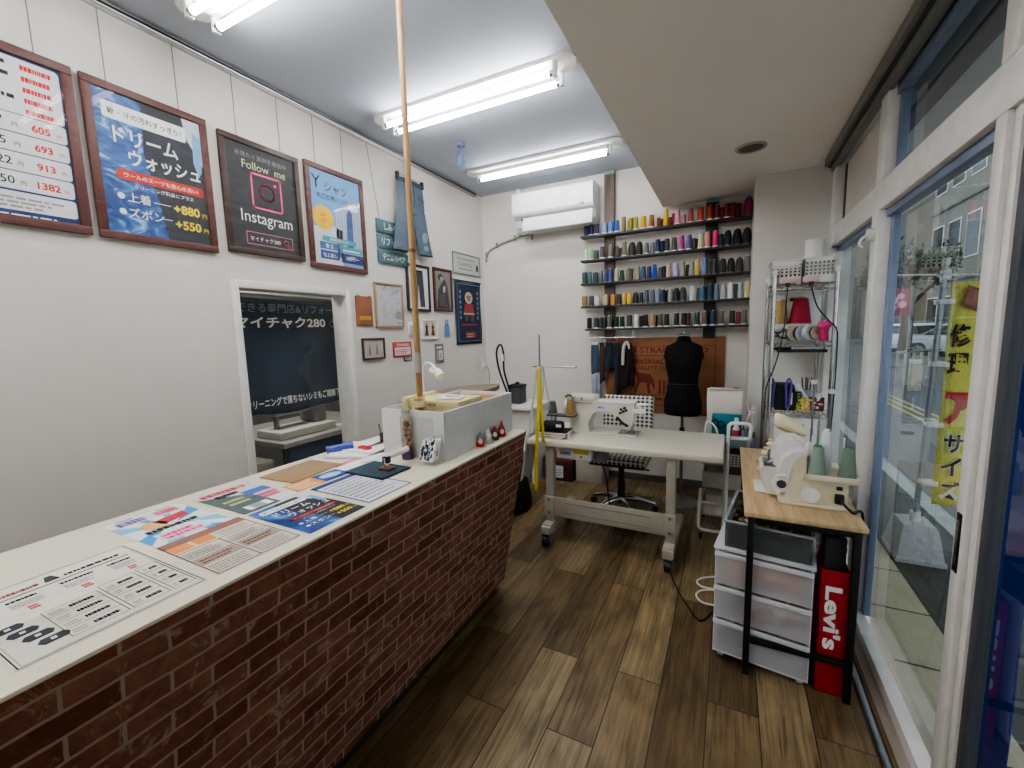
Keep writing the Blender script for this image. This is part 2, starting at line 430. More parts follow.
# transom light above the door
b = MB(); fbar(b, .58, 1.45, 2.0, .66, 3.66, 2.125); fbar(b, .58, 1.52, 2.125, .66, 1.592, 2.53)
fbar(b, .58, 2.545, 2.125, .66, 2.645, 2.50)
fbar(b, .622, 2.505, 2.125, .648, 2.545, 2.50, M_FRO); fbar(b, .61, 1.592, 2.47, .648, 2.545, 2.53, M_FRO)
b.build('frame', w1)
MB().quad((GX, 1.61, 2.12), (GX, 1.61, 2.50), (GX, 2.52, 2.50), (GX, 2.52, 2.12), M_GLASS).build('pane', w1)
# closed white panel in the far transom opening
b = MB(); fbar(b, .575, 3.55, 2.0, .69, 3.66, 2.53, M_FR); fbar(b, .62, 3.51, 2.1, .66, 3.55, 2.5, DGREY); b.build('frame', w2)
MB().box((.625, 2.645, 2.12), (.64, 3.52, 2.50), pm('frosted_panel', (214, 208, 200), .7, nscale=5.)).build('panel', w2)
# fixed window beyond the door
b = MB(); fbar(b, .575, 2.548, 0, .66, 2.645, 2.0); fbar(b, .575, 3.60, 0, .69, 3.69, 2.0); fbar(b, .585, 2.645, 0.03, .68, 3.60, .10); fbar(b, .61, 2.645, 1.97, .648, 3.60, 2.0, M_FRO)
b.build('frame', w3)
MB().quad((GX, 2.64, .09), (GX, 2.64, 1.97), (GX, 3.61, 1.97), (GX, 3.61, .09), M_GLASS).build('pane', w3)
# sliding door: stile with recessed pull, bottom rail, glass
b = MB(); fbar(b, .58, 1.537, .02, .625, 1.590, 2.0); b.build('stile', d1)
b = MB(); b.obox((.5785, 1.563, .885), (.004, .024, .17), BLACKM, bev=.001)
b.obox((.5765, 1.563, .885), (.003, .013, .13), STEEL, bev=.001); b.cyl((.5765, 1.563, .94), (.574, 1.563, .94), .005, STEEL); b.build('handle', d1)
b = MB(); fbar(b, .58, 1.590, .015, .63, 2.548, .072); fbar(b, .622, 2.508, .072, .648, 2.548, 1.98, M_FRO); fbar(b, .605, 1.590, 1.965, .648, 2.548, 2.0, M_FRO); b.build('rail', d1)
MB().quad((GX, 1.625, .07), (GX, 1.625, 1.96), (GX, 2.52, 1.96), (GX, 2.52, .07), M_GLASS).build('pane', d1)
# second leaf, nearest the camera, with its dark gasket
b = MB(); fbar(b, .592, 1.502, .0, .628, 1.534, 2.0, M_FR); fbar(b, .598, 1.462, .0, .625, 1.50, 2.0, pm('dark_gasket', (64, 68, 76), .5)); fbar(b, .58, .36, 2.0, .66, 1.45, 2.125); fbar(b, .58, .36, 2.49, .66, 1.52, 2.53); fbar(b, .60, .30, 0, .675, .36, 2.53); fbar(b, .598, .36, 0, .625, 1.46, .06)
b.build('frame', d2)
MB().quad((.615, .355, .055), (.615, .355, 2.49), (.615, 1.466, 2.49), (.615, 1.466, .055), M_GLASS).build('pane', d2)
# sill under the shop front: metal floor track, brown strip, white rail
b = MB(); b.box((.505, .3, 0), (.53, 3.7, .012), STEEL, .002); b.box((.53, .3, 0), (.545, 3.7, .02), pm('brown_sill', (94, 76, 48), .6), .002)
b.box((.545, .3, -.1), (.69, 3.77, .014), pm('sill_metal', (170, 160, 146), .5, .2), .003)
b.build('trim_4', kind='structure')
# small hook fixed at the head of the mullion
b = MB(); b.cyl((.575, 2.585, 1.90), (.548, 2.585, 1.90), .028, PLASTIC, n=20); b.tube([(.55, 2.585, 1.90), (.53, 2.585, 1.885), (.522, 2.585, 1.86), (.535, 2.585, 1.845)], .006, PLASTIC)
b.build('wall_hook', label='small round white hook stuck to the window mullion near its top', cat='hook')
# ================================================================== ceiling lights
M_TUBE = emit('fluorescent_tube', (252, 252, 255), 26.)
def ceiling_light(y, label, two=True, x0=-2.12, x1=-.90):
    r = thing('ceiling_light', label, 'ceiling light', ((x0 + x1) / 2, y, CZ), group='fluorescent ceiling lights')
    b = MB()
    pts = [(x0 - .05, y - .075), (x1 + .04, y - .075)] + [(x1 + .04 + .06 * math.cos(a), y + .075 * math.sin(a)) for a in [math.radians(-60 + 30 * k) for k in range(5)]] + [(x1 + .04, y + .075), (x0 - .05, y + .075)] + [(x0 - .05 + .06 * math.cos(a), y + .075 * math.sin(a)) for a in [math.radians(120 + 30 * k) for k in range(5)]]
    b.prism(pts, (0, 0, CZ - .022), (1, 0, 0), (0, 1, 0), .022, WHITE)
    b.box((x0 + .02, y - .022, CZ - .05), (x1 - .02, y + .022, CZ - .02), WHITE, .004)
    b.build('housing', r)
    for yy in ((y - .055, y + .055) if two else (y,)):
        MB().cyl((x0 + .03, yy, CZ - .078), (x1 - .03, yy, CZ - .078), .0155, M_TUBE, n=14).build('tube', r)
        for xx, s in ((x0 + .03, -1), (x1 - .03, 1)):
            b = MB(); b.cyl((xx, yy, CZ - .078), (xx + s * .022, yy, CZ - .078), .017, CHROME, n=14)
            b.box((xx + s * .02, yy - .016, CZ - .1), (xx + s * .042, yy + .016, CZ - .02), PLASTIC, .004); b.build('socket', r)
ceiling_light(2.435, 'twin tube fluorescent ceiling light, the one beside the wooden pole')
ceiling_light(3.60, 'single tube fluorescent ceiling light close to the air conditioner', two=False)
ceiling_light(1.255, 'twin tube fluorescent ceiling light cut by the top edge of the view')
ceiling_light(-1.1, 'added twin tube fluorescent ceiling light, unseen behind the viewer by the front wall')  # added fixture out of view, brightens the low left wall and evens the room
ceiling_light(.06, 'twin tube fluorescent ceiling light over the near end of the counter')
# small spotlight
r = thing('spotlight', 'small blue-grey adjustable spotlight hanging under the ceiling near the left wall', 'spotlight', (-1.93, 3.02, CZ))
M_SPOT = pm('blue_grey_lamp', (96, 116, 150), .4)
MB().cyl((-1.93, 3.02, CZ), (-1.93, 3.02, CZ - .025), .032, M_SPOT).build('base', r)
b = MB(); b.tube([(-1.93, 3.02, CZ - .02), (-1.945, 3.03, CZ - .06), (-1.935, 3.02, CZ - .1)], .009, M_SPOT); b.build('arm', r)
b = MB(); b.cyl((-1.925, 3.01, CZ - .085), (-1.945, 3.04, CZ - .15), .03, M_SPOT, r1=.038); b.cyl((-1.945, 3.04, CZ - .149), (-1.9455, 3.0405, CZ - .152), .03, GREY); b.build('lamp_head', r)
# round vent in the lowered ceiling
r = thing('ceiling_vent', 'round grey vent in the lowered ceiling', 'vent', (.075, 3.17, SZ))
b = MB(); b.lathe([(.088, 0), (.088, -.006), (.074, -.010), (.074, -.004)], pm('vent_rim', (178, 172, 164), .5), (.075, 3.17, SZ), 28); b.build('rim', r)
b = MB(); b.lathe([(.074, -.003), (.05, -.008), (.03, -.005), (.0, -.009)], pm('vent_grille', (96, 96, 90), .6, var=.3, nscale=90.), (.075, 3.17, SZ), 28); b.build('grille', r)

# ================================================================== left wall pictures
EX = (0, 1, 0); EZ = (0, 0, 1)
M_FRAME = pm('red_brown_frame', (86, 44, 36), .5, var=.15, nscale=40.)
M_FRAMED = pm('dark_brown_frame', (58, 36, 31), .5, var=.15, nscale=40.)
M_BLKF = pm('black_frame', (38, 35, 34), .5)
M_OAK = pm('oak_frame', (166, 140, 100), .5, var=.15, nscale=40.)
WIRE = pm('grey_wire', (120, 118, 112), .5, .4)
def frame_bars(y0, y1, z0, z1, fw, d, m, x=WL + .004):
    b = MB(); i = fw * .18
    for a, c in (((y0, z0), (y1, z0 + fw)), ((y0, z1 - fw), (y1, z1)), ((y0, z0 + fw), (y0 + fw, z1 - fw)), ((y1 - fw, z0 + fw), (y1, z1 - fw))):
        b.box((x, a[0], a[1]), (x + d, c[0], c[1]), m, .004)
    b.box((x, y0 + fw * .5, z0 + fw * .5), (x + d * .3, y1 - fw * .5, z1 - fw * .5), pm('backing_board', (120, 104, 84), .8))
    return b
def picture(name, label, cat, y0, y1, z0, z1, draw, fm, fw=.03, d=.022, wires=(), group=None, cover=True):
    r = thing(name, label, cat, (WL, (y0 + y1) / 2, z0), group=group)
    frame_bars(y0, y1, z0, z1, fw, d, fm).build('frame', r)
    b = MB(); s = Sheet(b, (WL + .004 + d * .45, y0 + fw * .8, z0 + fw * .8), EX, EZ, y1 - y0 - 1.6 * fw, z1 - z0 - 1.6 * fw)
    draw(s); b.build('print', r, smooth=None)
    if cover: MB().quad(*[(WL + .004 + d * .8, y, z) for y, z in ((y0 + fw, z0 + fw), (y1 - fw, z0 + fw), (y1 - fw, z1 - fw), (y0 + fw, z1 - fw))], COVER).build('cover', r)
    for yw in wires:
        MB().tube([(WL + .016, yw, z1 - .01), (WL + .016, yw, 2.938)], .0022, WIRE, 5).build('hanging_wire', r)
    return r
NAVY = ink((34, 48, 84)); SKY = ink((86, 134, 190)); DKGREY = ink((58, 62, 68)); CARD = ink((222, 222, 224)); YEL = ink((238, 214, 60))
def water_mat():
    t = NT('printed_water'); p = t.principled(Roughness=.5)
    co = t.coords((1, 2.2, 4)); n = t.node('ShaderNodeTexNoise', i_Scale=3.2, i_Detail=6., i_Distortion=2.2); t.link(co, n.inputs['Vector'])
    t.link(t.ramp(n.outputs[0], [(.3, lin((20, 44, 98))), (.47, lin((38, 78, 142))), (.56, lin((56, 108, 172))), (.68, lin((170, 205, 232)))]), p.inputs['Base Color']); return t.m
M_WATER = water_mat()
def draw_prices(s):
    s.base(ink((40, 62, 110))); w, h = s.w, s.h
    rows = [('', ''), ('', ''), ('737', '605'), ('825', '693'), ('1122', '913'), ('1650', '1382')]
    s.rrect(-.0 + .015, h * .64, w - .012, h - .015, .015, CARD)
    for k in range(5):
        v = h * (.66 + .065 * k); s.bars(.03, v, w * .68, v + .018, 1, INKB, 2, k, .8); s.bars(w * .72, v - .004, w * .93, v + .016, 1, INKR, 2, 9 + k, .9)
    y = h * .635
    for k, (a, c) in enumerate(rows[2:]):
        y0 = y - h * .117; s.rrect(.015, y0 + .004, w - .012, y, .012, CARD)
        s.bars(.03, y0 + h * .03, w * .3, y0 + h * .085, 2, INKG, 2, 30 + k)
        s.text(a, w * .50, y0 + h * .038, h * .048, INKB, 2); s.text('円', w * .635, y0 + h * .038, h * .026, INKB, 2)
        s.text(c, w * .80, y0 + h * .034, h * .046, INKR, 2, bold=.03); s.text('円', w * .92, y0 + h * .034, h * .024, INKR, 2)
        y = y0
    s.rrect(.015, h * .045, w - .012, y - .004, .012, CARD); s.bars(.03, h * .062, w * .9, h * .14, 3, INKG, 2, 77)
    s.bars(.02, h * .012, w * .96, h * .032, 1, INKW, 1, 5)
def draw_dream(s, small=False):
    w, h = s.w, s.h; s.base(M_WATER)
    s.poly([(w * .42, h), (w, h), (w, 0), (w * .55, 0), (w * .50, h * .25), (w * .40, h * .62)], DKGREY, 1)
    s.poly([(w * .80, h), (w, h), (w, h * .62), (w * .84, h * .83)], ink((206, 214, 220)), 2)
    s.poly([(w * .90, h * .90), (w * .985, h * .86), (w * .965, h * .60), (w * .93, h * .55), (w * .885, h * .66)], ink((132, 172, 214)), 3)
    s.rrect(w * .08, h * .80, w * .83, h * .915, .012, INKW, 4)
    s.text('靴・汗の汚れすっきり！', w * .455, h * .832, h * .046, INKB, 5, maxw=w * .66)
    s.text('ドリーム', w * .44, h * .645, h * .115, INKW, 4, w * .58, bold=.02)
    s.text('ウォッシュ', w * .60, h * .505, h * .115, INKW, 4, w * .68, bold=.02)
    s.rrect(w * .14, h * .395, w * .96, h * .468, .015, ink((196, 62, 48)), 4)
    s.text('ウールのスーツも安心水洗い!', w * .55, h * .412, h * .036, INKW, 5, maxw=w * .76)
    s.text('クリーニング料金にプラス', w * .56, h * .345, h * .032, INKW, 4, maxw=w * .62)
    s.circ(w * .155, h * .275, h * .022, INKW, 4); s.text('上着', w * .31, h * .24, h * .072, INKW, 4)
    s.circ(w * .155, h * .165, h * .022, INKW, 4); s.text('ズボン', w * .36, h * .13, h * .072, INKW, 4)
    s.rect(w * .44, h * .268, w * .60, h * .273, INKW, 4); s.rect(w * .51, h * .158, w * .60, h * .163, INKW, 4)
    s.text('+880', w * .76, h * .225, h * .07, YEL, 4, bold=.03); s.text('円', w * .945, h * .225, h * .036, YEL, 4)
    s.text('+550', w * .76, h * .105, h * .07, YEL, 4, bold=.03); s.text('円', w * .945, h * .105, h * .036, YEL, 4)
PINK = ink((244, 92, 138)); LPINK = ink((216, 130, 150)); PALEY = ink((206, 214, 160)); BOARD = pm('chalkboard', (40, 42, 44), .6, var=.15)
def draw_insta(s):
    w, h = s.w, s.h; s.base(BOARD)
    s.text('お洗たく実例を発信中', w * .5, h * .875, h * .05, INKG, 2, maxw=w * .8, bold=0)
    s.text('Follow  me', w * .53, h * .775, h * .075, PALEY, 2, w * .62, bold=.0)
    a, c, q = w * .33, w * .75, h * .42; t = .011; H = h * .745
    s.loop([(a + .01, q), (c - .01, q), (c, q + .01), (c, H - .01), (c - .01, H), (a + .01, H), (a, H - .01), (a, q + .01), (a + .01, q)], t, PINK, 2)
    s.ring((a + c) / 2, (q + H) / 2, (c - a) * .25, t, PINK, 2); s.circ(c - (c - a) * .2, H - (H - q) * .2, .009, PINK, 2)
    s.text('Instagram', w * .52, h * .235, h * .145, INKW, 2, w * .74, bold=.0)
    s.loop([(w * .2, h * .06), (w * .87, h * .06), (w * .87, h * .175), (w * .2, h * .175), (w * .2, h * .06)], .004, LPINK, 2)
    s.text('マイチャク280', w * .46, h * .092, h * .045, INKW, 2, maxw=w * .45, bold=0)
    s.ring(w * .775, h * .125, .014, .004, PINK, 2); s.line((w * .80, h * .105), (w * .825, h * .075), .004, PINK, 2)
TEAL = ink((70, 160, 172))
def draw_shirts(s):
    w, h = s.w, s.h; s.base(ink((118, 164, 210)))
    s.poly([(0, 0), (w * .55, 0), (w * .60, h * .4), (w * .3, h * .45), (0, h * .38)], ink((206, 210, 216)), 1)
    s.poly([(w * .45, h * .10), (w, h * .10), (w, h * .78), (w * .80, h * .74), (w * .62, h * .68), (w * .46, h * .62)], ink((176, 188, 206)), 1)
    for k in range(7): s.poly([(w * (.50 + .07 * k), h * .12), (w * (.515 + .07 * k), h * .12), (w * (.525 + .065 * k), h * .66), (w * (.51 + .065 * k), h * .66)], ink((150, 162, 186)), 2)
    s.poly([(w * .66, h * .20), (w * .80, h * .22), (w * .80, h * .62), (w * .74, h * .66), (w * .68, h * .6)], ink((70, 92, 134)), 3)
    s.circ(w * .84, h * .69, w * .11, INKW, 2, h * .04)
    s.text('Y', w * .13, h * .80, h * .13, INKB, 4, bold=0); s.text('シャツ', w * .50, h * .785, h * .095, INKB, 4, maxw=w * .6, bold=0); s.text('丸ごと洗い上げ', w * .42, h * .70, h * .06, INKB, 4, maxw=w * .6, bold=0)
    s.circ(w * .22, h * .50, w * .20, ink((236, 190, 60)), 4, h * .125); s.text('清潔', w * .22, h * .51, h * .04, ink((214, 150, 40)), 5); s.text('快適', w * .22, h * .45, h * .04, ink((214, 150, 40)), 5)
    s.rrect(w * .17, h * .255, w * .85, h * .31, .012, TEAL, 4); s.text('形態安定加工もOK', w * .5, h * .268, h * .03, INKW, 5, maxw=w * .55)
    s.rect(w * .12, h * .17, w * .48, h * .245, ink((72, 110, 160)), 4); s.text('衛 生', w * .30, h * .185, h * .045, INKW, 5)
    s.rrect(w * .52, h * .165, w * .97, h * .235, .01, TEAL, 4); s.bars(w * .56, h * .18, w * .93, h * .22, 1, INKW, 5, 4)
    s.rect(0 + w * .12, h * .065, w * .48, h * .155, ink((54, 78, 138)), 4); s.text('仕上直し', w * .30, h * .085, h * .045, INKW, 5, maxw=w * .32)
    s.rect(w * .52, h * .05, w, h * .155, ink((48, 62, 120)), 4); s.text('180円〜', w * .75, h * .08, h * .05, INKW, 5, maxw=w * .36)
picture('framed_poster', 'framed price list poster with red and black prices, at the left edge', 'poster', .41, .905, 1.962, 2.635, draw_prices, M_FRAME, .036, wires=(.50, .80), group='framed posters hung in a row')
picture('framed_poster', 'framed blue water poster with yellow prices above the counter', 'poster', .928, 1.42, 1.962, 2.635, draw_dream, M_FRAME, .034, wires=(1.02, 1.30), group='framed posters hung in a row')
picture('framed_poster', 'framed black chalkboard poster with a pink camera symbol', 'poster', 1.475, 1.955, 1.984, 2.618, draw_insta, M_FRAMED, .032, cover=False, wires=(1.58, 1.84), group='framed posters hung in a row')
picture('framed_poster', 'framed pale blue shirt poster with a yellow badge', 'poster', 2.0, 2.492, 1.962, 2.637, draw_shirts, M_FRAME, .034, wires=(2.09, 2.32), group='framed posters hung in a row')

# three teal boards hung as one sign
r = thing('hanging_sign', 'three teal wooden boards with white hand lettering hung as one sign', 'sign', (WL, 2.79, 2.07))
M_TEALB = pm('teal_board', (66, 104, 112), .6, var=.14, nscale=30.)
for k, (tx, z0) in enumerate((('しみぬき', 2.305), ('リフォーム', 2.188), ('デニムリペア', 2.070))):
    b = MB(); b.box((WL + .006, 2.618, z0), (WL + .022, 2.965, z0 + .1), M_TEALB, .004)
    b.text(tx, (WL + .023, 2.79, z0 + .022), EX, EZ, .055, INKW, .26 if k else .19, bold=.01); b.build('board', r)
    if k: 
        b = MB()
        for yy in (2.68, 2.90): b.tube([(WL + .014, yy, z0 + .098), (WL + .014, yy, z0 + .12)], .003, WIRE, 5)
        b.build('link', r)
b = MB(); b.tube([(WL + .016, 2.655, 2.40), (WL + .016, 2.56, 2.938)], .0024, WIRE, 5); b.tube([(WL + .016, 2.93, 2.40), (WL + .016, 2.98, 2.938)], .0024, WIRE, 5); b.build('hanging_wire', r)

# jeans on a clip hanger
M_DEN = fabric((90, 104, 116)); M_DEN2 = fabric((130, 142, 150)); M_DEND = fabric((62, 72, 84))
def ring_flat(c, ry, rx, tilt=0., n=14):
    return [Vector((c[0] + rx * math.sin(2 * PI * k / n), c[1] + ry * math.cos(2 * PI * k / n), c[2] + tilt * math.cos(2 * PI * k / n))) for k in range(n)]
r = thing('jeans', 'worn blue jeans hanging high on the left wall behind the wooden pole', 'jeans', (WL + .06, 3.0, 2.17))
X0 = WL + .065
b = MB()
b.loft([ring_flat((X0, 2.985, 2.755), .155, .03), ring_flat((X0, 2.985, 2.68), .165, .036), ring_flat((X0, 2.985, 2.56), .175, .038), ring_flat((X0, 2.985, 2.50), .17, .034)], M_DEN)
b.loft([ring_flat((X0, 3.065, 2.53), .095, .036), ring_flat((X0, 3.09, 2.42), .088, .034), ring_flat((X0, 3.115, 2.34), .084, .032), ring_flat((X0, 3.135, 2.26), .088, .03), ring_flat((X0, 3.15, 2.185), .096, .032)], M_DEN)
b.loft([ring_flat((X0, 2.90, 2.53), .09, .036), ring_flat((X0, 2.87, 2.42), .083, .034), ring_flat((X0, 2.85, 2.34), .08, .032), ring_flat((X0, 2.84, 2.26), .084, .03), ring_flat((X0, 2.825, 2.185), .092, .032)], M_DEN)
body = b.build('denim', r)
b = MB(); b.loft([ring_flat((X0, 2.985, 2.725), .159, .034), ring_flat((X0, 2.985, 2.765), .156, .033)], M_DEND); b.build('waistband', r)
b = MB(); b.ell((X0 + .028, 3.118, 2.33), (.008, .04, .05), M_DEN2, 12, 6); b.ell((X0 + .026, 3.13, 2.235), (.01, .035, .03), M_DEN2, 12, 6); b.build('patch', r)
b = MB()
b.tube([(X0 + .036, 3.04, 2.66), (X0 + .038, 3.07, 2.63), (X0 + .038, 3.12, 2.625)], .003, M_DEND, 5); b.tube([(X0 + .036, 2.985, 2.72), (X0 + .039, 2.985, 2.56)], .003, M_DEND, 5); b.build('seam', r)
r = thing('clothes_hanger', 'thin metal clip hanger holding the jeans below the rail', 'hanger', (X0, 2.985, 2.77))
b = MB(); b.tube([(X0, 2.80, 2.79), (X0, 3.17, 2.79)], .004, CHROME, 6); b.tube([(X0, 2.985, 2.79), (X0, 2.985, 2.86), (X0 - .01, 3.0, 2.885), (X0 - .022, 2.995, 2.905), (X0 - .03, 2.975, 2.93), (X0 - .036, 2.98, 2.945)], .003, CHROME, 6); b.build('hook', r)
b = MB()
for yy in (2.83, 3.14): b.box((X0 - .012, yy - .012, 2.74), (X0 - .004 + .02, yy + .012, 2.80), BLACK, .003)
b.build('clip', r)

# smaller pictures and signs
r = thing('wall_plaque', 'plain brown leather plaque with a yellow label, beside the doorway', 'plaque', (WL, 2.44, 1.575))
MB().box((WL + .002, 2.36, 1.575), (WL + .014, 2.522, 1.797), pm('brown_leather', (140, 84, 52), .7, var=.12, bump=.2), .004).build('panel', r)
b = MB(); s = Sheet(b, (WL + .0155, 2.385, 1.62), EX, EZ, .115, .026); s.base(ink((206, 160, 50))); s.bars(.01, .006, .105, .02, 1, ink((150, 104, 30)), 1, 3); b.build('label_strip', r)
b = MB(); b.cyl((WL + .002, 2.39, 1.80), (WL + .02, 2.39, 1.80), .005, STEEL); b.cyl((WL + .002, 2.50, 1.80), (WL + .02, 2.50, 1.80), .005, STEEL); b.build('nail', r)
def draw_sketch(s):
    w, h = s.w, s.h; s.base(ink((196, 198, 202))); R = random.Random(5)
    for k in range(26):
        u, v = R.uniform(.12, .85) * w, R.uniform(.12, .9) * h; a = R.uniform(.5, 1.2); L = R.uniform(.02, .07)
        s.loop([(u, v), (u + L * math.cos(a), v + L * math.sin(a)), (u + L * 1.4 * math.cos(a + .3), v + L * 1.3 * math.sin(a - .4))], .0022, ink((70, 70, 78)), 1)
    s.poly([(w * .7, h * .18), (w * .95, h * .14), (w * .97, h * .34), (w * .8, h * .38)], ink((146, 148, 154)), 1); s.rect(w * .8, h * .05, w * .92, h * .07, INKB, 2)
picture('framed_picture', 'oak framed pencil sketch on grey paper, right of the brown plaque', 'picture', 2.55, 2.875, 1.562, 1.917, draw_sketch, M_OAK, .018, .018)
def draw_trousers(s):
    w, h = s.w, s.h; s.base(ink((214, 214, 212)))
    c = ink((66, 72, 80)); s.poly([(w * .26, h * .92), (w * .74, h * .92), (w * .80, h * .06), (w * .56, h * .06), (w * .5, h * .60), (w * .44, h * .06), (w * .2, h * .06)], c, 1)
    s.rect(w * .26, h * .88, w * .74, h * .92, ink((44, 48, 56)), 2)
picture('framed_picture', 'black framed picture of dark trousers on white, behind the wooden pole', 'picture', 2.935, 3.248, 1.703, 2.108, draw_trousers, M_BLKF, .022, .02)
def draw_photo(s):
    w, h = s.w, s.h; s.base(ink((132, 130, 126)))
    s.poly([(w * .1, h * .02), (w * .9, h * .02), (w * .78, h * .6), (w * .62, h * .8), (w * .4, h * .66), (w * .2, h * .5)], ink((72, 72, 72)), 1); s.circ(w * .36, h * .82, w * .15, ink((62, 62, 62)), 2, h * .09); s.circ(w * .42, h * .78, w * .1, ink((152, 150, 146)), 3, h * .06)
    s.poly([(w * .5, h * .58), (w * .66, h * .62), (w * .62, h * .46), (w * .5, h * .42)], ink((188, 186, 182)), 2); s.bars(w * .25, h * .1, w * .7, h * .4, 6, ink((110, 110, 110)), 3, 8)
picture('framed_picture', 'brown framed black and white photograph of a bowing figure', 'picture', 3.31, 3.607, 1.712, 2.117, draw_photo, M_FRAME, .024, .02)
def draw_laundry(s):
    w, h = s.w, s.h; s.base(ink((186, 192, 186))); s.border(.006, .003, ink((110, 122, 120)), 1)
    s.bars(w * .14, h * .72, w * .84, h * .84, 1, ink((120, 128, 124)), 2, 4); s.text('Laundry', w * .45, h * .36, h * .26, ink((96, 104, 102)), 2, w * .5, bold=0); s.rect(w * .2, h * .22, w * .7, h * .27, ink((120, 128, 124)), 2)
    s.poly([(w * .84, h * .25), (w * .93, h * .25), (w * .93, h * .5), (w * .885, h * .62), (w * .84, h * .5)], ink((60, 60, 62)), 2)
picture('wall_sign', 'pale grey-green enamel sign in a thin frame above the blue banner', 'sign', 3.643, 4.17, 2.098, 2.312, draw_laundry, pm('grey_green_frame', (120, 132, 126), .5), .010, .012)
# woven banner
r = thing('fabric_banner', 'navy woven banner with a sitting figure in red, at the wall corner', 'banner', (WL, 3.90, 1.38))
b = MB()
def bf(u, v): return Vector((WL + .012 + .006 * math.sin(u * 9) * (1 - v) + .004 * math.sin(v * 7), 3.652 + u * .497, 1.383 + v * .65 - .012 * math.sin(u * PI) * (v)))
b.grid(bf, 16, 16, fabric((56, 64, 82))); b.build('cloth', r, solid=.003)
b = MB(); s = Sheet(b, (WL + .0235, 3.652, 1.383), EX, EZ, .497, .65); w, h = s.w, s.h
A = ink((120, 132, 156)); RD = ink((150, 60, 70)); SK = ink((186, 172, 150))
s.border(.03, .006, A, 1); s.rect(w * .2, h * .30, w * .8, h * .33, RD, 1); s.rect(w * .32, h * .10, w * .72, h * .2, RD, 1)
s.circ(w * .48, h * .74, w * .15, SK, 2, h * .095); s.circ(w * .43, h * .76, w * .025, INKB, 3); s.circ(w * .53, h * .76, w * .025, INKB, 3); s.circ(w * .48, h * .72, w * .05, ink((120, 110, 100)), 3, h * .03)
s.poly([(w * .32, h * .64), (w * .64, h * .64), (w * .68, h * .5), (w * .28, h * .5)], RD, 2); s.rect(w * .27, h * .47, w * .69, h * .5, SK, 2); s.circ(w * .38, h * .42, w * .07, ink((96, 80, 76)), 2, h * .06); s.circ(w * .60, h * .42, w * .07, ink((96, 80, 76)), 2, h * .06)
for k in range(6): s.rect(w * .13, h * (.40 + .08 * k), w * .19, h * (.45 + .08 * k), A, 1); s.rect(w * .80, h * (.40 + .08 * k), w * .86, h * (.45 + .08 * k), A, 1)
s.bars(w * .36, h * .115, w * .68, h * .185, 2, SK, 2, 2)
b.build('woven_picture', r)
b = MB(); b.cyl((WL + .014, 3.64, 2.034), (WL + .014, 4.16, 2.034), .007, BLACK); b.build('rod', r)
def draw_small(s):
    w, h = s.w, s.h; s.base(ink((190, 178, 170)))
    for u in (.3, .66): s.poly([(w * (u - .06), h * .2), (w * (u + .05), h * .2), (w * (u + .03), h * .6), (w * u, h * .78), (w * (u - .04), h * .6)], ink((140, 124, 118)), 1)
    s.rect(w * .12, h * .16, w * .9, h * .18, ink((130, 118, 112)), 1)
picture('framed_picture', 'small dark framed drawing low on the wall right of the doorway', 'picture', 2.392, 2.63, 1.314, 1.482, draw_small, M_FRAMED, .016, .016)
r = thing('wall_sign', 'small red enamel sign with a white panel beside the pole', 'sign', (WL, 2.845, 1.313))
b = MB(); b.box((WL + .003, 2.728, 1.313), (WL + .009, 2.962, 1.441), pm('red_enamel', (190, 66, 66), .4), .003)
s = Sheet(b, (WL + .0095, 2.728, 1.313), EX, EZ, .234, .128); s.rect(.02, .018, .215, .082, CARD, 1); s.bars(.03, .03, .2, .07, 3, INKR, 2, 6); s.text('CLEANING', .117, .092, .022, INKW, 1, .15); b.build('plate', r)
r = thing('wall_sign', 'tiny black and white tag under the red sign', 'sign', (WL, 2.91, 1.275))
b = MB(); b.box((WL + .003, 2.855, 1.275), (WL + .009, 2.96, 1.317), BLACK, .004); b.text('CLUB', (WL + .0095, 2.908, 1.284), EX, EZ, .024, INKW, .08, bold=.02); b.build('plate', r)
def draw_two(s):
    w, h = s.w, s.h; s.base(ink((214, 204, 182)))
    for u, c in ((.28, (70, 70, 72)), (.7, (110, 66, 44))):
        s.poly([(w * (u - .14), h * .12), (w * (u + .14), h * .12), (w * (u + .06), h * .5), (w * (u + .1), h * .72), (w * (u - .1), h * .72), (w * (u - .06), h * .5)], ink(c), 1); s.circ(w * u, h * .8, w * .05, ink((150, 116, 92)), 2)
picture('framed_picture', 'small white framed picture of two dressed figures under the dark trousers', 'picture', 3.104, 3.35, 1.452, 1.636, draw_two, WHITE, .018, .018)
r = thing('wall_ornament', 'tiny pale blue dungarees ornament pinned on the wall', 'ornament', (WL, 3.5, 1.47))
b = MB(); b.prism([(0, 0), (.032, 0), (.042, .06), (.052, 0), (.084, 0), (.084, .1), (.066, .12), (.066, .165), (.056, .165), (.052, .13), (.032, .13), (.028, .165), (.018, .165), (.018, .12), (0, .1)], (WL + .002, 3.46, 1.47), EX, EZ, .008, fabric((120, 146, 190))); b.build('cutout', r)
b = MB(); b.box((WL + .0095, 3.486, 1.57), (WL + .013, 3.518, 1.59), fabric((96, 120, 166)), .001); b.build('pocket', r)
r = thing('wall_plate', 'small grey notice plate with rounded corners, low on the left wall', 'sign', (WL, 3.36, 1.222))
b = MB(); b.box((WL + .002, 3.296, 1.222), (WL + .010, 3.428, 1.405), pm('grey_plate', (120, 120, 118), .5), .004); s = Sheet(b, (WL + .0105, 3.296, 1.222), EX, EZ, .132, .183)
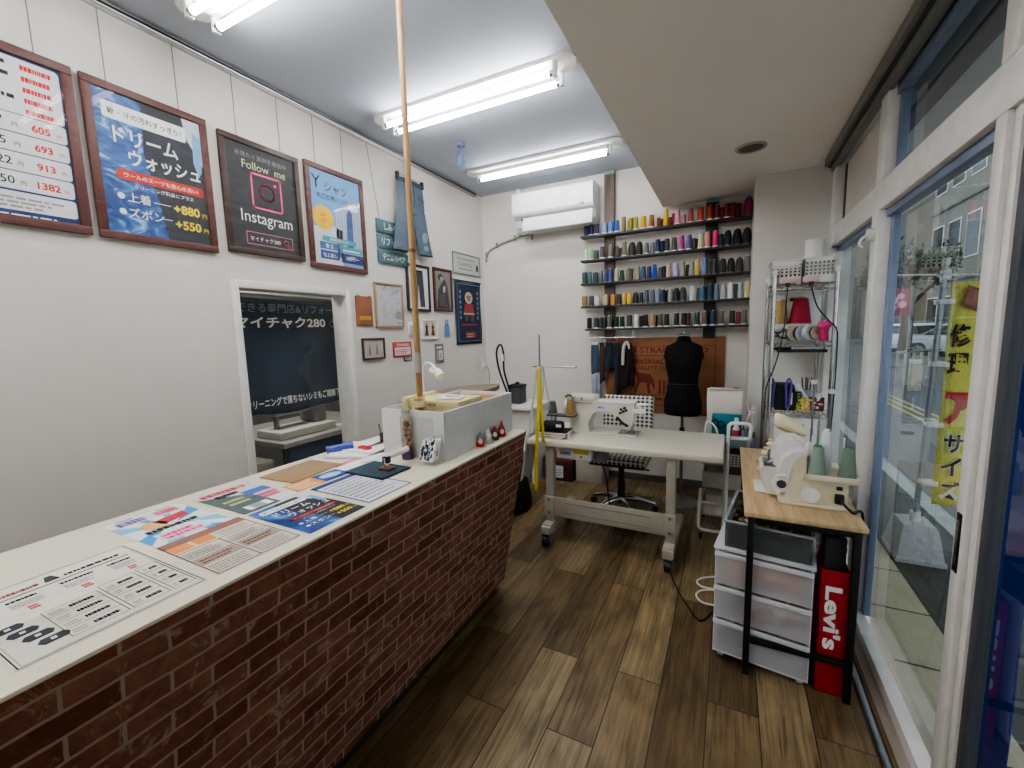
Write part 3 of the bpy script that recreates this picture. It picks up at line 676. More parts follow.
s.bars(.02, .14, .11, .165, 1, INKW, 1, 4, .7); s.rrect(.05, .03, .11, .12, .006, CARD, 1); s.rrect(.018, .03, .044, .12, .004, ink((160, 160, 158)), 1); s.bars(.058, .05, .1, .1, 3, INKB, 2, 7); b.build('plate', r)
b = MB(); s = Sheet(b, (WL + .003, 2.935, 1.47), EX, EZ, .155, .14); s.base(PAPER); s.bars(.02, .02, .13, .12, 6, INKG, 1, 9)
tag(b.build('paper_note', solid=.001), 'white paper note pinned up behind the wooden pole', 'note')

# ================================================================== back room seen through the doorway
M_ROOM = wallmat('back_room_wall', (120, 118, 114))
BX = -4.3
b = MB(); b.box((BX - .1, .6, 0), (BX, 3.7, 2.6), M_ROOM); b.box((BX, .5, 0), (WL - .11, .6, 2.6), M_ROOM); b.box((BX, 3.6, 0), (WL - .11, 3.7, 2.6), M_ROOM); b.box((BX, .5, 2.5), (WL - .11, 3.7, 2.6), M_ROOM)
b.build('wall_back_room', kind='structure')
MB().box((BX - .1, .5, -.12), (WL - .12, 3.7, 0), pm('back_room_floor', (92, 72, 54), .5, var=.2)).build('floor', kind='structure')
la = bpy.data.lights.new('back_room_light', 'AREA'); la.energy = 14; la.size = .8; la.color = (1, .97, .92)
lo = bpy.data.objects.new('back_room_light', la); COL.objects.link(lo); lo.location = (-3.3, 2.1, 2.45)
# noren curtain
r = thing('door_curtain', 'dark blue doorway curtain with white lettering along top and bottom', 'curtain', (-2.72, 2.02, 1.0))
CXX = -2.72
def nf(u, v):
    y = 1.525 + u * .90; z = 1.765 - v * .76 + .012 * math.sin(u * 7 + 1) * v - (.03 * u * (1 - u) * 4 * .3)
    return Vector((CXX + .014 * math.sin(u * 13 + v * 2.5) * (.4 + v) + .01 * math.sin(v * 9 + u * 4), y, z))
b = MB(); b.grid(nf, 40, 26, fabric((42, 54, 68))); b.build('cloth', r, solid=.002)
b = MB(); b.cyl((CXX, 1.50, 1.785), (CXX, 2.55, 1.785), .011, pm('rail_pole', (150, 150, 150), .4, .6)); b.build('rod', r)
NW = ink((214, 214, 208))
b = MB()
b.text('できる専門店&リフォーム', (CXX + .045, 1.99, 1.665), EX, EZ, .062, pm('ink', (122, 128, 134), .7), .78, bold=.01)
b.text('マイチャク280', (CXX + .045, 1.91, 1.565), EX, EZ, .075, NW, .66, bold=.025)
s = Sheet(b, (CXX + .045, 2.27, 1.545), EX, EZ, .1, .1); s.ring(.03, .05, .022, .007, NW); s.ring(.07, .05, .022, .007, NW); s.ring(.05, .075, .018, .006, NW)
b.text('クリーニングで落ちないシミもご相談下さい', (CXX + .05, 2.0, 1.055), EX, EZ, .058, NW, .80, bold=.02)
b.build('lettering', r)
# desk and machine in the back room
r = thing('work_desk', 'grey work desk with a dark blue cloth front in the back room', 'desk', (-3.3, 2.35, 0))
M_DESK = pm('pale_desk', (160, 158, 150), .5)
MB().box((-3.75, 1.95, .70), (-2.85, 3.05, .74), M_DESK, .006).build('tabletop', r)
b = MB(); b.box((-2.90, 2.0, .05), (-2.875, 3.0, .69), fabric((46, 62, 92))); b.build('cloth', r)
for x, y in ((-3.7, 2.0), (-3.7, 3.0), (-2.9, 1.985), (-2.9, 3.0)): MB().cyl((x, y, 0), (x, y, .70), .02, BLACKM).build('leg', r)
r = thing('sewing_machine', 'white flatbed machine standing on the back room desk', 'sewing machine', (-3.1, 2.35, .74))
b = MB(); b.box((-3.25, 2.0, .741), (-2.95, 2.5, .80), PLASTIC, .01); b.build('bed', r)
b = MB(); b.box((-3.25, 2.38, .80), (-3.05, 2.5, .94), GREY, .02); b.box((-3.2, 2.05, .90), (-3.08, 2.45, .98), pm('machine_grey', (150, 152, 152), .4), .02); b.cyl((-3.14, 2.1, .80), (-3.14, 2.1, .92), .02, STEEL); b.build('arm', r)
b = MB(); b.quad((-3.05, 2.55, .742), (-2.86, 2.55, .743), (-2.86, 2.98, .742), (-3.05, 2.98, .743), PAPER); tag(b.build('paper_sheet', solid=.001), 'white paper lying on the back room desk', 'paper')
r = thing('storage_cabinet', 'grey woven storage drawer block on the back room floor', 'drawers', (-3.2, 1.72, 0))
b = MB(); b.box((-3.45, 1.60, 0), (-2.95, 1.93, .62), pm('drawer_grey', (132, 128, 118), .7, var=.2, nscale=60.), .008); b.build('body', r)
for k in range(4):
    b = MB(); b.box((-2.95, 1.62, .03 + .148 * k), (-2.938, 1.91, .165 + .148 * k), pm('drawer_front', (144, 140, 130), .6, var=.15, nscale=60.), .004); b.build('drawer', r)
r = thing('office_chair', 'dark chair standing in the back room beside the desk', 'chair', (-3.95, 1.75, 0))
b = MB(); b.box((-4.10, 1.62, .95), (-4.05, 1.95, 1.35), BLACK, .02); b.build('backrest', r)
b = MB(); b.box((-4.09, 1.6, .45), (-3.77, 1.95, .5), BLACK, .02); b.build('seat', r)
b = MB(); b.cyl((-3.95, 1.78, 0.02), (-3.95, 1.78, .45), .03, BLACKM); b.box((-4.08, 1.75, .5), (-4.06, 1.82, 1.0), BLACKM); b.lathe([(.24, 0), (.24, .02), (.05, .04)], BLACKM, (-3.95, 1.78, 0)); b.build('base', r)
# ================================================================== service counter
def brick_mat():
    t = NT('brick_panel'); p = t.principled(Roughness=.85); p.inputs['Specular IOR Level'].default_value = .2
    co = t.coords(); sp = t.node('ShaderNodeSeparateXYZ'); t.link(co, sp.inputs[0]); cb = t.node('ShaderNodeCombineXYZ'); t.link(sp.outputs['Y'], cb.inputs['X']); t.link(sp.outputs['Z'], cb.inputs['Y'])
    dn = t.node('ShaderNodeTexNoise', i_Scale=9., i_Detail=3.); t.link(co, dn.inputs['Vector'])
    ad = t.node('ShaderNodeVectorMath', operation='MULTIPLY_ADD'); ad.inputs[1].default_value = (.012, .012, 0); t.link(dn.outputs['Color'], ad.inputs[0]); t.link(cb.outputs[0], ad.inputs[2])
    br = t.node('ShaderNodeTexBrick', offset=.5); t.link(ad.outputs[0], br.inputs['Vector'])
    for k, v in (('Scale', 1.), ('Brick Width', .163), ('Row Height', .051), ('Mortar Size', .0042), ('Mortar Smooth', .35), ('Bias', 0.)): br.inputs[k].default_value = v
    br.inputs['Color1'].default_value = (0, 0, 0, 1); br.inputs['Color2'].default_value = (1, 1, 1, 1)
    tone = t.ramp(br.outputs['Color'], [(0., lin((108, 66, 52))), (.35, lin((134, 86, 70))), (.7, lin((148, 104, 87))), (1., lin((124, 78, 63)))])
    n = t.node('ShaderNodeTexNoise', i_Scale=16., i_Detail=8., i_Roughness=.7, i_Distortion=.8); t.link(co, n.inputs['Vector'])
    tone = t.mix(1., tone, t.ramp(n.outputs[0], [(.3, (.6, .56, .54, 1)), (.6, (1.05, 1.03, 1, 1))]), 'MULTIPLY')
    n2 = t.node('ShaderNodeTexNoise', i_Scale=11., i_Detail=9., i_Roughness=.75, i_Distortion=1.5); t.link(co, n2.inputs['Vector'])
    tone = t.mix(t.ramp(n2.outputs[0], [(.56, (0, 0, 0, 1)), (.64, (.7, .7, .7, 1))]), tone, lin((182, 158, 140)))
    c = t.mix(br.outputs['Fac'], tone, lin((168, 146, 130)))
    t.link(c, p.inputs['Base Color'])
    hh = t.node('ShaderNodeMath', operation='SUBTRACT'); hh.inputs[0].default_value = 1.; t.link(br.outputs['Fac'], hh.inputs[1])
    t.bump(hh.outputs[0], p, .45, .006); return t.m
CT = .95
Y0C, Y1C = -.45, 2.147
r = thing('service_counter', 'long white topped shop counter with a leaning red brick front', 'counter', (-1.4, .9, 0))
M_TOP = pm('cream_counter_top', (232, 225, 203), .4, var=.03, nscale=4.)
b = MB(); b.box((-1.725, Y0C, CT - .010), (-1.007, Y1C, CT), M_TOP, .003); b.build('countertop', r)
b = MB(); tp = [(-1.60, CT - .010), (-1.011, CT - .010), (-1.146, .06), (-1.60, .06)]
b.add([(x, Y0C, z) for x, z in tp] + [(x, Y1C - .008 - (.06 if z < .1 else 0.), z) for x, z in tp], [(0, 1, 2, 3), (7, 6, 5, 4), (0, 4, 5, 1), (1, 5, 6, 2), (2, 6, 7, 3), (3, 7, 4, 0)], brick_mat()); b.build('brick_front', r)
MB().box((-1.56, Y0C, 0), (-1.17, 2.02, .06), pm('dark_kick_board', (54, 40, 32), .7), .002).build('kick_board', r)

Z0 = CT + .0012
UXC, UYC = (0, 1, 0), (-1, 0, 0)
def flyer(name, label, x0, x1, y0, y1, draw, rz=0., z=Z0, group='flyers laid on the counter', cat='flyer'):
    """sheet on the counter: reading direction along the counter, top of the sheet away from the customer"""
    M = Matrix.Rotation(rz, 3, 'Z'); c = V((x0 + x1) / 2, (y0 + y1) / 2, z); w, h = y1 - y0, x1 - x0
    ux, uy = M @ V(UXC), M @ V(UYC)
    b = MB(); s = Sheet(b, c - ux * (w / 2) - uy * (h / 2), ux, uy, w, h, .00035); draw(s)
    pts = [s.p(0, 0, -1), s.p(w, 0, -1), s.p(w, h, -1), s.p(0, h, -1)]
    b.quad(*pts, PAPER)
    return tag(b.build(name, smooth=None), label, cat, group)
BR = ink((116, 62, 52)); ORG = ink((226, 150, 80)); TAN = ink((176, 160, 144))
def d_sheet(s):
    w, h = s.w, s.h; s.base(ink((226, 222, 208))); s.border(.003, .0022, INKB); s.border(.0085, .0012, INKG)
    s.rect(.03, h * .80, w * .93, h * .812, INKB); s.bars(.06, h * .845, w * .42, h * .885, 1, ink((140, 60, 60)), 2, 3, .9); s.poly([(w * .44, h * .84), (w * .52, h * .84), (w * .52, h * .86), (w * .50, h * .93), (w * .46, h * .93), (w * .44, h * .86)], DKGREY); s.bars(w * .55, h * .845, w * .92, h * .88, 1, INKB, 2, 4, .9)
    for k in range(3):
        u = w * (.20 + .28 * k); s.bars(u, h * .73, u + w * .2, h * .77, 1, INKB, 2, 20 + k, .7); s.bars(u, h * .64, u + w * .17, h * .71, 3, INKG, 2, 40 + k)
        s.bars(u + w * .06, h * .555, u + w * .12, h * .62, 2, ink((214, 96, 100)), 2, 50 + k, .8)
    for u0, u1, v1 in ((.27, .56, .46), (.585, .80, .50), (.825, .965, .53)):
        v0 = .07; n = 4
        s.loop([(w * u0, h * v0), (w * u1, h * v0), (w * u1, h * v1), (w * u0, h * v1), (w * u0, h * v0)], .0014, INKB)
        for k in range(n):
            v = v0 + (v1 - v0) * k / n
            if k: s.rect(w * u0, h * v, w * u1, h * v + .0012, INKB)
            s.bars(w * (u0 + .02), h * (v + .025), w * (u0 + (u1 - u0) * .34), h * (v + .075), 2, TAN, 2, k); s.bars(w * (u0 + (u1 - u0) * .42), h * (v + .03), w * (u1 - .02), h * (v + .07), 1, INKB, 2, k + 9, .8)
    for k in range(4):
        u, v = w * (.035 + .035 * k), h * (.43 - .095 * k); L = w * .15
        s.poly([(u, v), (u + L * .16, v + h * .035), (u + L * .86, v + h * .035), (u + L, v), (u + L * .86, v - h * .035), (u + L * .16, v - h * .035)], DKGREY); s.rect(u + L * .4, v - h * .012, u + L * .58, v + h * .014, CARD, 2)
flyer('price_sheet', 'large cream alteration price sheet with four dark arrows, nearest on the counter', -1.463, -1.063, .206, .508, d_sheet)
def d_menu(s):
    w, h = s.w, s.h; s.base(ink((222, 214, 200))); s.border(.0, .003, BR); s.rect(0, h * .86, w, h, ink((150, 106, 92)))
    for k in range(2): s.rrect(w * (.02 + .26 * k), h * .70, w * (.24 + .26 * k), h * .86, .004, ORG, 2)
    s.bars(w * .55, h * .70, w * .97, h * .84, 4, TAN, 2, 2); s.rect(0, h * .655, w, h * .667, BR, 2); s.rect(w * .48, 0, w * .495, h * .66, BR, 2)
    for u in (0., .5):
        s.bars(w * (u + .03), h * .46, w * (u + .46), h * .63, 4, ink((150, 146, 136)), 2, 5 + int(u * 4)); s.rect(w * (u + .02), h * .25, w * (u + .47), h * .43, TAN, 2); s.bars(w * (u + .05), h * .28, w * (u + .44), h * .40, 2, BR, 3, 6); s.bars(w * (u + .03), h * .04, w * (u + .46), h * .22, 4, ink((160, 150, 140)), 2, 9)
flyer('flyer', 'white and brown menu flyer with orange boxes, by the counter edge', -1.352, -1.06, .533, .748, d_menu, rz=-.01)
def d_cyan(s):
    w, h = s.w, s.h; s.base(ink((232, 236, 240))); B1 = ink((120, 186, 220)); B2 = ink((70, 148, 204))
    for k in range(8):
        a = 2 * PI * k / 8 + .2; s.poly([(w * .5 + w * .1 * math.cos(a), h * .45 + h * .1 * math.sin(a)), (min(w, max(0, w * .5 + w * .7 * math.cos(a))), min(h, max(0, h * .45 + h * .7 * math.sin(a)))), (min(w, max(0, w * .5 + w * .7 * math.cos(a + .35))), min(h, max(0, h * .45 + h * .7 * math.sin(a + .35))))], B1 if k % 2 else B2, 1)
    s.rect(w * .08, h * .78, w * .9, h * .96, CARD, 2); s.bars(w * .1, h * .80, w * .55, h * .94, 1, ink((120, 90, 150)), 3, 2, .9); s.bars(w * .58, h * .80, w * .9, h * .94, 1, ink((206, 60, 90)), 3, 4, .9)
    s.circ(w * .36, h * .56, w * .15, ink((232, 176, 120)), 3, h * .13); s.poly([(w * .4, h * .66), (w * .86, h * .72), (w * .82, h * .56), (w * .44, h * .50)], ink((200, 60, 70)), 3)
    s.bars(w * .15, h * .36, w * .85, h * .46, 1, INKB, 4, 3, .8); s.rect(w * .15, h * .06, w * .75, h * .3, CARD, 3); s.bars(w * .2, h * .09, w * .7, h * .26, 2, ink((222, 70, 120)), 4, 7, .8)
flyer('flyer', 'sky blue flyer with red and white lettering, near the back edge of the counter', -1.665, -1.352, .535, .735, d_cyan, rz=.01)
def d_green(s):
    w, h = s.w, s.h; s.base(ink((206, 212, 214))); s.poly([(0, 0), (w * .62, 0), (w * .62, h * .55), (0, h * .86)], ink((86, 98, 98)), 1)
    s.bars(w * .08, h * .84, w * .86, h * .96, 1, ink((196, 50, 60)), 2, 1, .9); s.bars(w * .2, h * .70, w * .7, h * .80, 1, INKB, 3, 2, .9); s.rect(w * .55, h * .5, w * .98, h * .68, ink((70, 98, 176)), 2)
    s.bars(w * .12, h * .35, w * .52, h * .6, 2, ink((190, 196, 120)), 3, 5, .5); s.bars(w * .62, h * .25, w * .97, h * .46, 2, ink((214, 90, 124)), 3, 6, .8); s.rect(w * .15, h * .05, w * .55, h * .2, INKW, 3); s.rect(w * .24, h * .05, w * .44, h * .2, ink((150, 158, 160)), 4)
flyer('flyer', 'grey-green flyer with a red heading and blue box, behind the dark blue flyer', -1.658, -1.348, .768, .968, d_green)
flyer('flyer', 'dark blue water flyer with white lettering on the counter edge', -1.333, -1.038, .765, .972, draw_dream, rz=-.01)
KRAFT = pm('kraft_board', (150, 122, 88), .8, var=.1)
b = MB(); b.obox((-1.567, 1.142, CT + .003), (.185, .25, .004), KRAFT, .06, .001); tag(b.build('cardboard_sheet'), 'plain brown kraft board lying at the back of the counter', 'cardboard')
def d_orange(s):
    w, h = s.w, s.h; s.base(ink((230, 190, 150))); s.rect(0, 0, w * .5, h, ink((222, 140, 70)), 1); s.bars(w * .04, h * .1, w * .46, h * .9, 5, ink((240, 226, 200)), 2, 3)
    s.rect(w * .5, 0, w, h, ink((48, 74, 140)), 1); s.circ(w * .75, h * .55, w * .2, ink((150, 170, 210)), 2, h * .3); s.bars(w * .56, h * .4, w * .94, h * .7, 3, INKW, 3, 8)
flyer('flyer', 'half orange, half blue flyer beside the kraft board', -1.462, -1.362, .975, 1.21, d_orange, rz=-.05, z=Z0 + .0002)
def d_table(s):
    w, h = s.w, s.h; s.base(ink((226, 228, 234))); s.border(0, .007, ink((62, 80, 140))); s.rect(0, h * .9, w, h, ink((62, 80, 140)), 1)
    for k in range(9): s.rect(w * .06, h * (.08 + .09 * k), w * .94, h * (.083 + .09 * k), INKG, 1); s.bars(w * .08, h * (.1 + .09 * k), w * .9, h * (.145 + .09 * k), 1, ink((110, 112, 122)), 2, k)
flyer('flyer', 'white printed table flyer with a blue border, under the denim mat', -1.345, -1.048, 1.0, 1.212, d_table, rz=-.02)
r = thing('red_label_card', 'white card with a red heading strip between kraft board and denim mat', 'card', (-1.47, 1.33, CT))
b = MB(); s = Sheet(b, (-1.40, 1.21, Z0), UXC, UYC, .22, .12, .0004); s.base(PAPER); s.rect(.02, .07, .2, .1, INKR, 1); s.bars(.03, .077, .19, .095, 1, INKW, 2, 4); b.build('card', r)
# denim mat with a small hand press on it
M_DENM = fabric((50, 62, 74))
b = MB(); b.obox((-1.27, 1.266, CT + .005), (.212, .160, .006), M_DENM, -.04, .002); b.obox((-1.27, 1.266, CT + .0084), (.202, .150, .001), fabric((68, 82, 94)), -.04)
tag(b.build('denim_mat'), 'dark blue denim mat lying on the counter in front of the white box', 'mat')
r = thing('hand_press', 'small hand press with a copper foot and white lever on the denim mat', 'press', (-1.225, 1.27, CT + .009))
zb = CT + .0092
b = MB(); b.box((-1.255, 1.25, zb), (-1.20, 1.295, zb + .012), pm('copper', (150, 104, 80), .35, .8), .003); b.build('base', r)
b = MB(); b.cyl((-1.23, 1.272, zb + .012), (-1.23, 1.272, zb + .05), .011, CHROME); b.box((-1.243, 1.262, zb + .028), (-1.213, 1.284, zb + .055), BLACKM, .004); b.build('body', r)
b = MB(); b.tube([(-1.232, 1.27, zb + .05), (-1.225, 1.31, zb + .054), (-1.215, 1.385, zb + .06)], [.010, .0135, .013], PLASTIC, 10); b.build('lever', r)
# papers, blue pen case, scissors at the back edge
b = MB(); b.obox((-1.585, 1.46, CT + .008), (.20, .26, .012), PAPER, .35, .004); b.obox((-1.54, 1.50, CT + .0175), (.18, .2, .006), PAPER, .1, .002); b.obox((-1.42, 1.40, CT + .004), (.1, .13, .005), PAPER, .5, .001)
tag(b.build('paper_stack'), 'loose stack of white papers at the back of the counter', 'paper')
r = thing('pen_case', 'glossy blue pen case lying on the papers at the back of the counter', 'pen case', (-1.66, 1.385, CT))
b = MB(); b.cyl((-1.665, 1.355, CT + .023), (-1.60, 1.445, CT + .030), .019, pm('blue_plastic', (58, 82, 168), .25), n=18); b.build('body', r)
b = MB(); b.cyl((-1.67, 1.348, CT + .0225), (-1.665, 1.355, CT + .023), .0195, pm('blue_cap', (46, 66, 140), .3), n=18); b.build('cap', r)
r = thing('scissors', 'red handled scissors lying on the stack of papers', 'scissors', (-1.53, 1.49, CT + .02))
zz = CT + .024
b = MB(); b.tube([(-1.55 + .02 * math.cos(2 * PI * k / 12), 1.455 + .016 * math.sin(2 * PI * k / 12), zz) for k in range(12)], .005, INKR, 6, closed=True); b.tube([(-1.515 + .02 * math.cos(2 * PI * k / 12), 1.45 + .016 * math.sin(2 * PI * k / 12), zz) for k in range(12)], .005, INKR, 6, closed=True); b.build('handle', r)
b = MB(); b.obox((-1.535, 1.515, zz), (.012, .1, .003), STEEL, .15); b.obox((-1.528, 1.515, zz + .002), (.012, .1, .003), STEEL, -.12); b.build('blade', r)
r = thing('tape_dispenser', 'small tape dispenser with a white roll behind the papers', 'tape dispenser', (-1.45, 1.55, CT))
b = MB(); b.box((-1.50, 1.545, CT + .0005), (-1.42, 1.60, CT + .03), BLACK, .006); b.build('body', r)
b = MB(); b.cyl((-1.45, 1.552, CT + .05), (-1.45, 1.578, CT + .05), .03, PLASTIC, n=20); b.build('roll', r)
r = thing('pen_pot', 'small pot of pens standing behind the papers', 'pen pot', (-1.545, 1.60, CT))
b = MB(); b.lathe([(.024, 0), (.026, .06), (.022, .06), (.021, .005)], BLACK, (-1.545, 1.60, CT + .0005)); b.build('pot', r)
for k, c in enumerate(((180, 60, 50), (40, 40, 44), (150, 110, 70))):
    b = MB(); a = k * 2.1; b.cyl((-1.545 + .008 * math.cos(a), 1.60 + .008 * math.sin(a), CT + .008), (-1.545 + .026 * math.cos(a), 1.60 + .026 * math.sin(a), CT + .11), .004, ink(c), n=8); b.build('pen', r)

# ------------------------------------------------------------------ white divider box at the far end
BZ = CT + .0008; BT = 1.165
r = thing('divider_box', 'open topped white panel box standing on the far end of the counter', 'box', (-1.26, 1.80, CT))
M_BOXW = pm('white_laminate', (214, 214, 212), .45)
bx0, bx1, by0, by1 = -1.435, -1.085, 1.475, 2.12
b = MB(); b.box((bx0, by0, BZ), (bx1, by0 + .012, BT), M_BOXW, .002); b.build('front_panel', r)
b = MB(); b.box((bx1 - .012, by0 + .012, BZ), (bx1, by1, BT), M_BOXW, .002); b.build('side_panel', r)
b = MB(); b.box((bx0, by0 + .012, BZ), (bx0 + .012, by1, BT), M_BOXW, .002); b.build('side_panel', r)
b = MB(); b.box((bx0 + .012, by1 - .012, BZ), (bx1 - .012, by1, BT), M_BOXW, .002); b.build('back_panel', r)
b = MB(); b.box((bx0 + .012, by0 + .012, BZ), (bx1 - .012, by1 - .012, BZ + .01), M_BOXW); b.build('bottom', r)
b = MB(); s = Sheet(b, (-1.24, by0 - .0012, CT + .05), (1, 0, 0), EZ, .1, .135); s.base(pm('clear_sleeve', (206, 206, 200), .3)); s.border(.004, .002, ink((190, 190, 186))); b.build('sleeve', r)
# contents
M_CARD = pm('brown_cardboard', (164, 118, 74), .8, var=.1, bump=.1); M_CREAM = pm('cream_card', (222, 208, 158), .6)
b = MB(); b.box((bx0 + .015, 1.84, BZ + .011), (bx1 - .015, by1 - .016, 1.145), M_CARD, .004); b.box((bx0 + .1, 1.842, 1.146), (bx1 - .018, by1 - .02, 1.149), M_CARD)
tag(b.build('cardboard_box'), 'brown cardboard box filling the far half of the white divider box', 'box')
r = thing('storage_box', 'cream lidded box with brown lettering inside the white divider box', 'box', (-1.24, 1.72, CT))
b = MB(); b.box((-1.375, 1.615, BZ + .011), (-1.105, 1.825, 1.155), M_CREAM, .004); b.build('body', r)
b = MB(); b.box((-1.38, 1.61, 1.155), (-1.10, 1.83, 1.188), M_CREAM, .003); s = Sheet(b, (-1.36, 1.6092, 1.160), (1, 0, 0), EZ, .2, .022); s.bars(.02, .002, .16, .02, 1, ink((150, 130, 80)), 1, 5, .8); b.build('lid', r)
b = MB(); b.obox((-1.20, 1.70, 1.193), (.12, .1, .006), PAPER, .3, .002); b.tube([(-1.24, 1.72, 1.198), (-1.2, 1.69, 1.205), (-1.15, 1.70, 1.2)], .006, PAPER, 8)
tag(b.build('crumpled_tissue'), 'crumpled white tissue on the lid of the cream box', 'tissue')
b = MB(); b.box((-1.419, 1.60, BZ + .011), (-1.385, 1.83, 1.185), M_CREAM, .005); b.cyl((-1.402, 1.595, 1.187), (-1.402, 1.835, 1.187), .016, M_CREAM)
tag(b.build('fabric_roll'), 'cream fabric roll standing along the rear side of the divider box', 'roll')
# business card stand, flower tube
r = thing('card_stand', 'clear stand of black and white patterned cards against the white box', 'card stand', (-1.13, 1.43, CT))
b = MB(); b.box((-1.18, 1.395, BZ), (-1.085, 1.45, BZ + .006), COVER); b.quad((-1.178, 1.398, BZ + .006), (-1.087, 1.398, BZ + .006), (-1.087, 1.405, BZ + .05), (-1.178, 1.405, BZ + .05), COVER); b.build('holder', r)
for k in range(3):
    b = MB(); M = Matrix.Translation((-1.133 + .004 * k, 1.418 + .012 * k, BZ + .057 + .003 * k)) @ Matrix.Rotation(math.radians(-22 + 2 * k), 4, 'X'); b.box((-.036, -.0012, -.045), (.036, .0012, .045), PAPER, M=M)
    R = random.Random(k)
    for q in range(60):
        u, v = R.uniform(-.034, .026), R.uniform(-.042, .034); b.box((u, -.0018, v), (u + R.uniform(.003, .009), -.0013, v + R.uniform(.006, .018)), INKB if q % 3 else ink((120, 130, 150)), M=M)
    b.build('card', r)
r = thing('flower_bottle', 'tall clear bottle of dried flowers with a purple foot', 'bottle', (-1.275, 1.455, CT))
fx, fy = -1.268, 1.447
b = MB(); b.lathe([(.026, .0), (.026, .185), (.018, .2), (.018, .207)], clear('bottle_glass', (236, 232, 228), refl=1.), (fx, fy, BZ), 20); b.build('glass', r)
b = MB(); b.lathe([(.0235, .004), (.0235, .04), (.018, .05)], pm('purple_petals', (86, 62, 104), .7, var=.4, nscale=80.), (fx, fy, BZ), 16); b.build('foot', r)
b = MB(); R = random.Random(3)
for k in range(46):
    a = R.uniform(0, 6.28); q = R.uniform(.004, .017); z = R.uniform(.05, .18); c = R.choice([(214, 190, 160), (186, 128, 92), (150, 80, 60), (226, 212, 190)])
    b.ell((fx + q * math.cos(a), fy + q * math.sin(a), BZ + z), (.007, .007, .009), ink(c), 8, 5)
b.tube([(fx, fy, BZ + .03), (fx + .003, fy, BZ + .1), (fx - .003, fy, BZ + .18)], .002, ink((96, 92, 60)), 5)
b.build('dried_flowers', r)
b = MB(); b.lathe([(.019, .207), (.019, .222), (.0, .222)], pm('silver_cap', (180, 178, 170), .3, .7), (fx, fy, BZ), 16); b.build('cap', r)
# four little gnome figurines along the edge
for k, (x, y, hat, bodyc, label) in enumerate((( -1.068, 1.742, (120, 116, 116), (170, 40, 44), 'tiny grey capped gnome figurine in red, nearest of the row on the counter edge'), (-1.066, 1.815, (206, 206, 206), (190, 186, 182), 'tiny all white gnome figurine in the row on the counter edge'),
        (-1.067, 1.885, (110, 46, 48), (60, 52, 50), 'tiny dark bodied gnome figurine with a maroon cap'), (-1.067, 1.96, (170, 40, 46), (168, 38, 44), 'tiny all red gnome figurine, farthest along the counter edge'))):
    r = thing('gnome_figurine', label, 'figurine', (x, y, CT), group='gnome figurines beside the white box')
    b = MB(); b.lathe([(.0, 0), (.019, .001), (.0215, .014), (.016, .032), (.0, .038)], pm('gnome_body', bodyc, .7), (x, y, BZ), 14); b.build('body', r)
    b = MB(); b.ell((x + .006, y - .012, BZ + .03), (.013, .01, .014), pm('gnome_beard', (214, 208, 200), .9), 10, 6); b.ell((x + .008, y - .018, BZ + .038), (.004, .004, .004), pm('gnome_nose', (214, 168, 140), .6), 8, 5); b.build('beard', r)
    b = MB(); b.lathe([(.0185, .034), (.0155, .045), (.009, .06), (.003, .072 + .012 * (k == 3)), (.0, .076 + .014 * (k == 3))], pm('gnome_hat', hat, .8), (x, y, BZ), 12); b.build('hat', r)
# wooden pole from the counter to the ceiling
r = thing('wooden_pole', 'slim wooden pole rising from the counter box to the ceiling', 'pole', (-1.25, 1.53, CT))
def pole_mat():
    t = NT('bamboo_pole'); p = t.principled(Roughness=.45); n = t.node('ShaderNodeTexNoise', i_Scale=3., i_Detail=5.); t.link(t.coords((12, 12, 1.2)), n.inputs['Vector'])
    t.link(t.ramp(n.outputs[0], [(.3, lin((150, 112, 70))), (.7, lin((198, 160, 112)))]), p.inputs['Base Color']); return t.m
PX, PY = -1.253, 1.533
b = MB(); b.cyl((PX, PY, BZ + .011), (PX, PY, CZ), .0145, pole_mat(), r1=.0125, n=18); b.build('shaft', r)
b = MB(); b.cyl((PX, PY, 1.175), (PX, PY, 1.20), .03, M_CREAM, n=14); b.tube([(PX + .024 * math.cos(2.2 * k), PY + .024 * math.sin(2.2 * k), 1.165 + .0022 * k) for k in range(24)], .006, pm('cream_cord', (206, 182, 130), .8), 6); b.build('lashing', r)
b = MB(); b.cyl((PX, PY, 1.855), (PX, PY, 1.87), .0155, pm('brown_tape', (130, 96, 60), .5), n=18); b.cyl((PX, PY, 1.33), (PX, PY, 1.42), .0158, pm('clear_tape', (186, 176, 160), .3), n=18); b.build('tape', r)
# clear vinyl sheet hung from a cord along the counter
r = thing('vinyl_sheet', 'clear vinyl screen hung along the counter from a taut white cord', 'vinyl screen', (PX, .5, 1.02))
FILM = clear('vinyl_film', (252, 252, 251), refl=1.5, rough=.07, base=.05, ior=1.4, rgb=(236, 236, 234), wav=.22)
def vf(u, v):
    y = -.42 + u * (PY + .40); k = max(0., (u - .72) / .28); zt = 2.235
    rad = .010 * k * math.sin(v * 34) * (1 - k * .3)
    return Vector((PX + .006 * math.sin(u * 11 + v * 3) + .004 * math.sin(v * 21 + u * 5) + rad + .0, y, 1.03 + v * (zt - 1.03)))
b = MB(); b.grid(vf, 70, 60, FILM); b.build('film', r)
b = MB(); b.tube([(PX, PY - .012, 2.236), (PX, .5, 2.234), (PX, -.42, 2.232)], .0042, pm('white_cord', (240, 240, 240), .4), 6); b.build('cord', r)
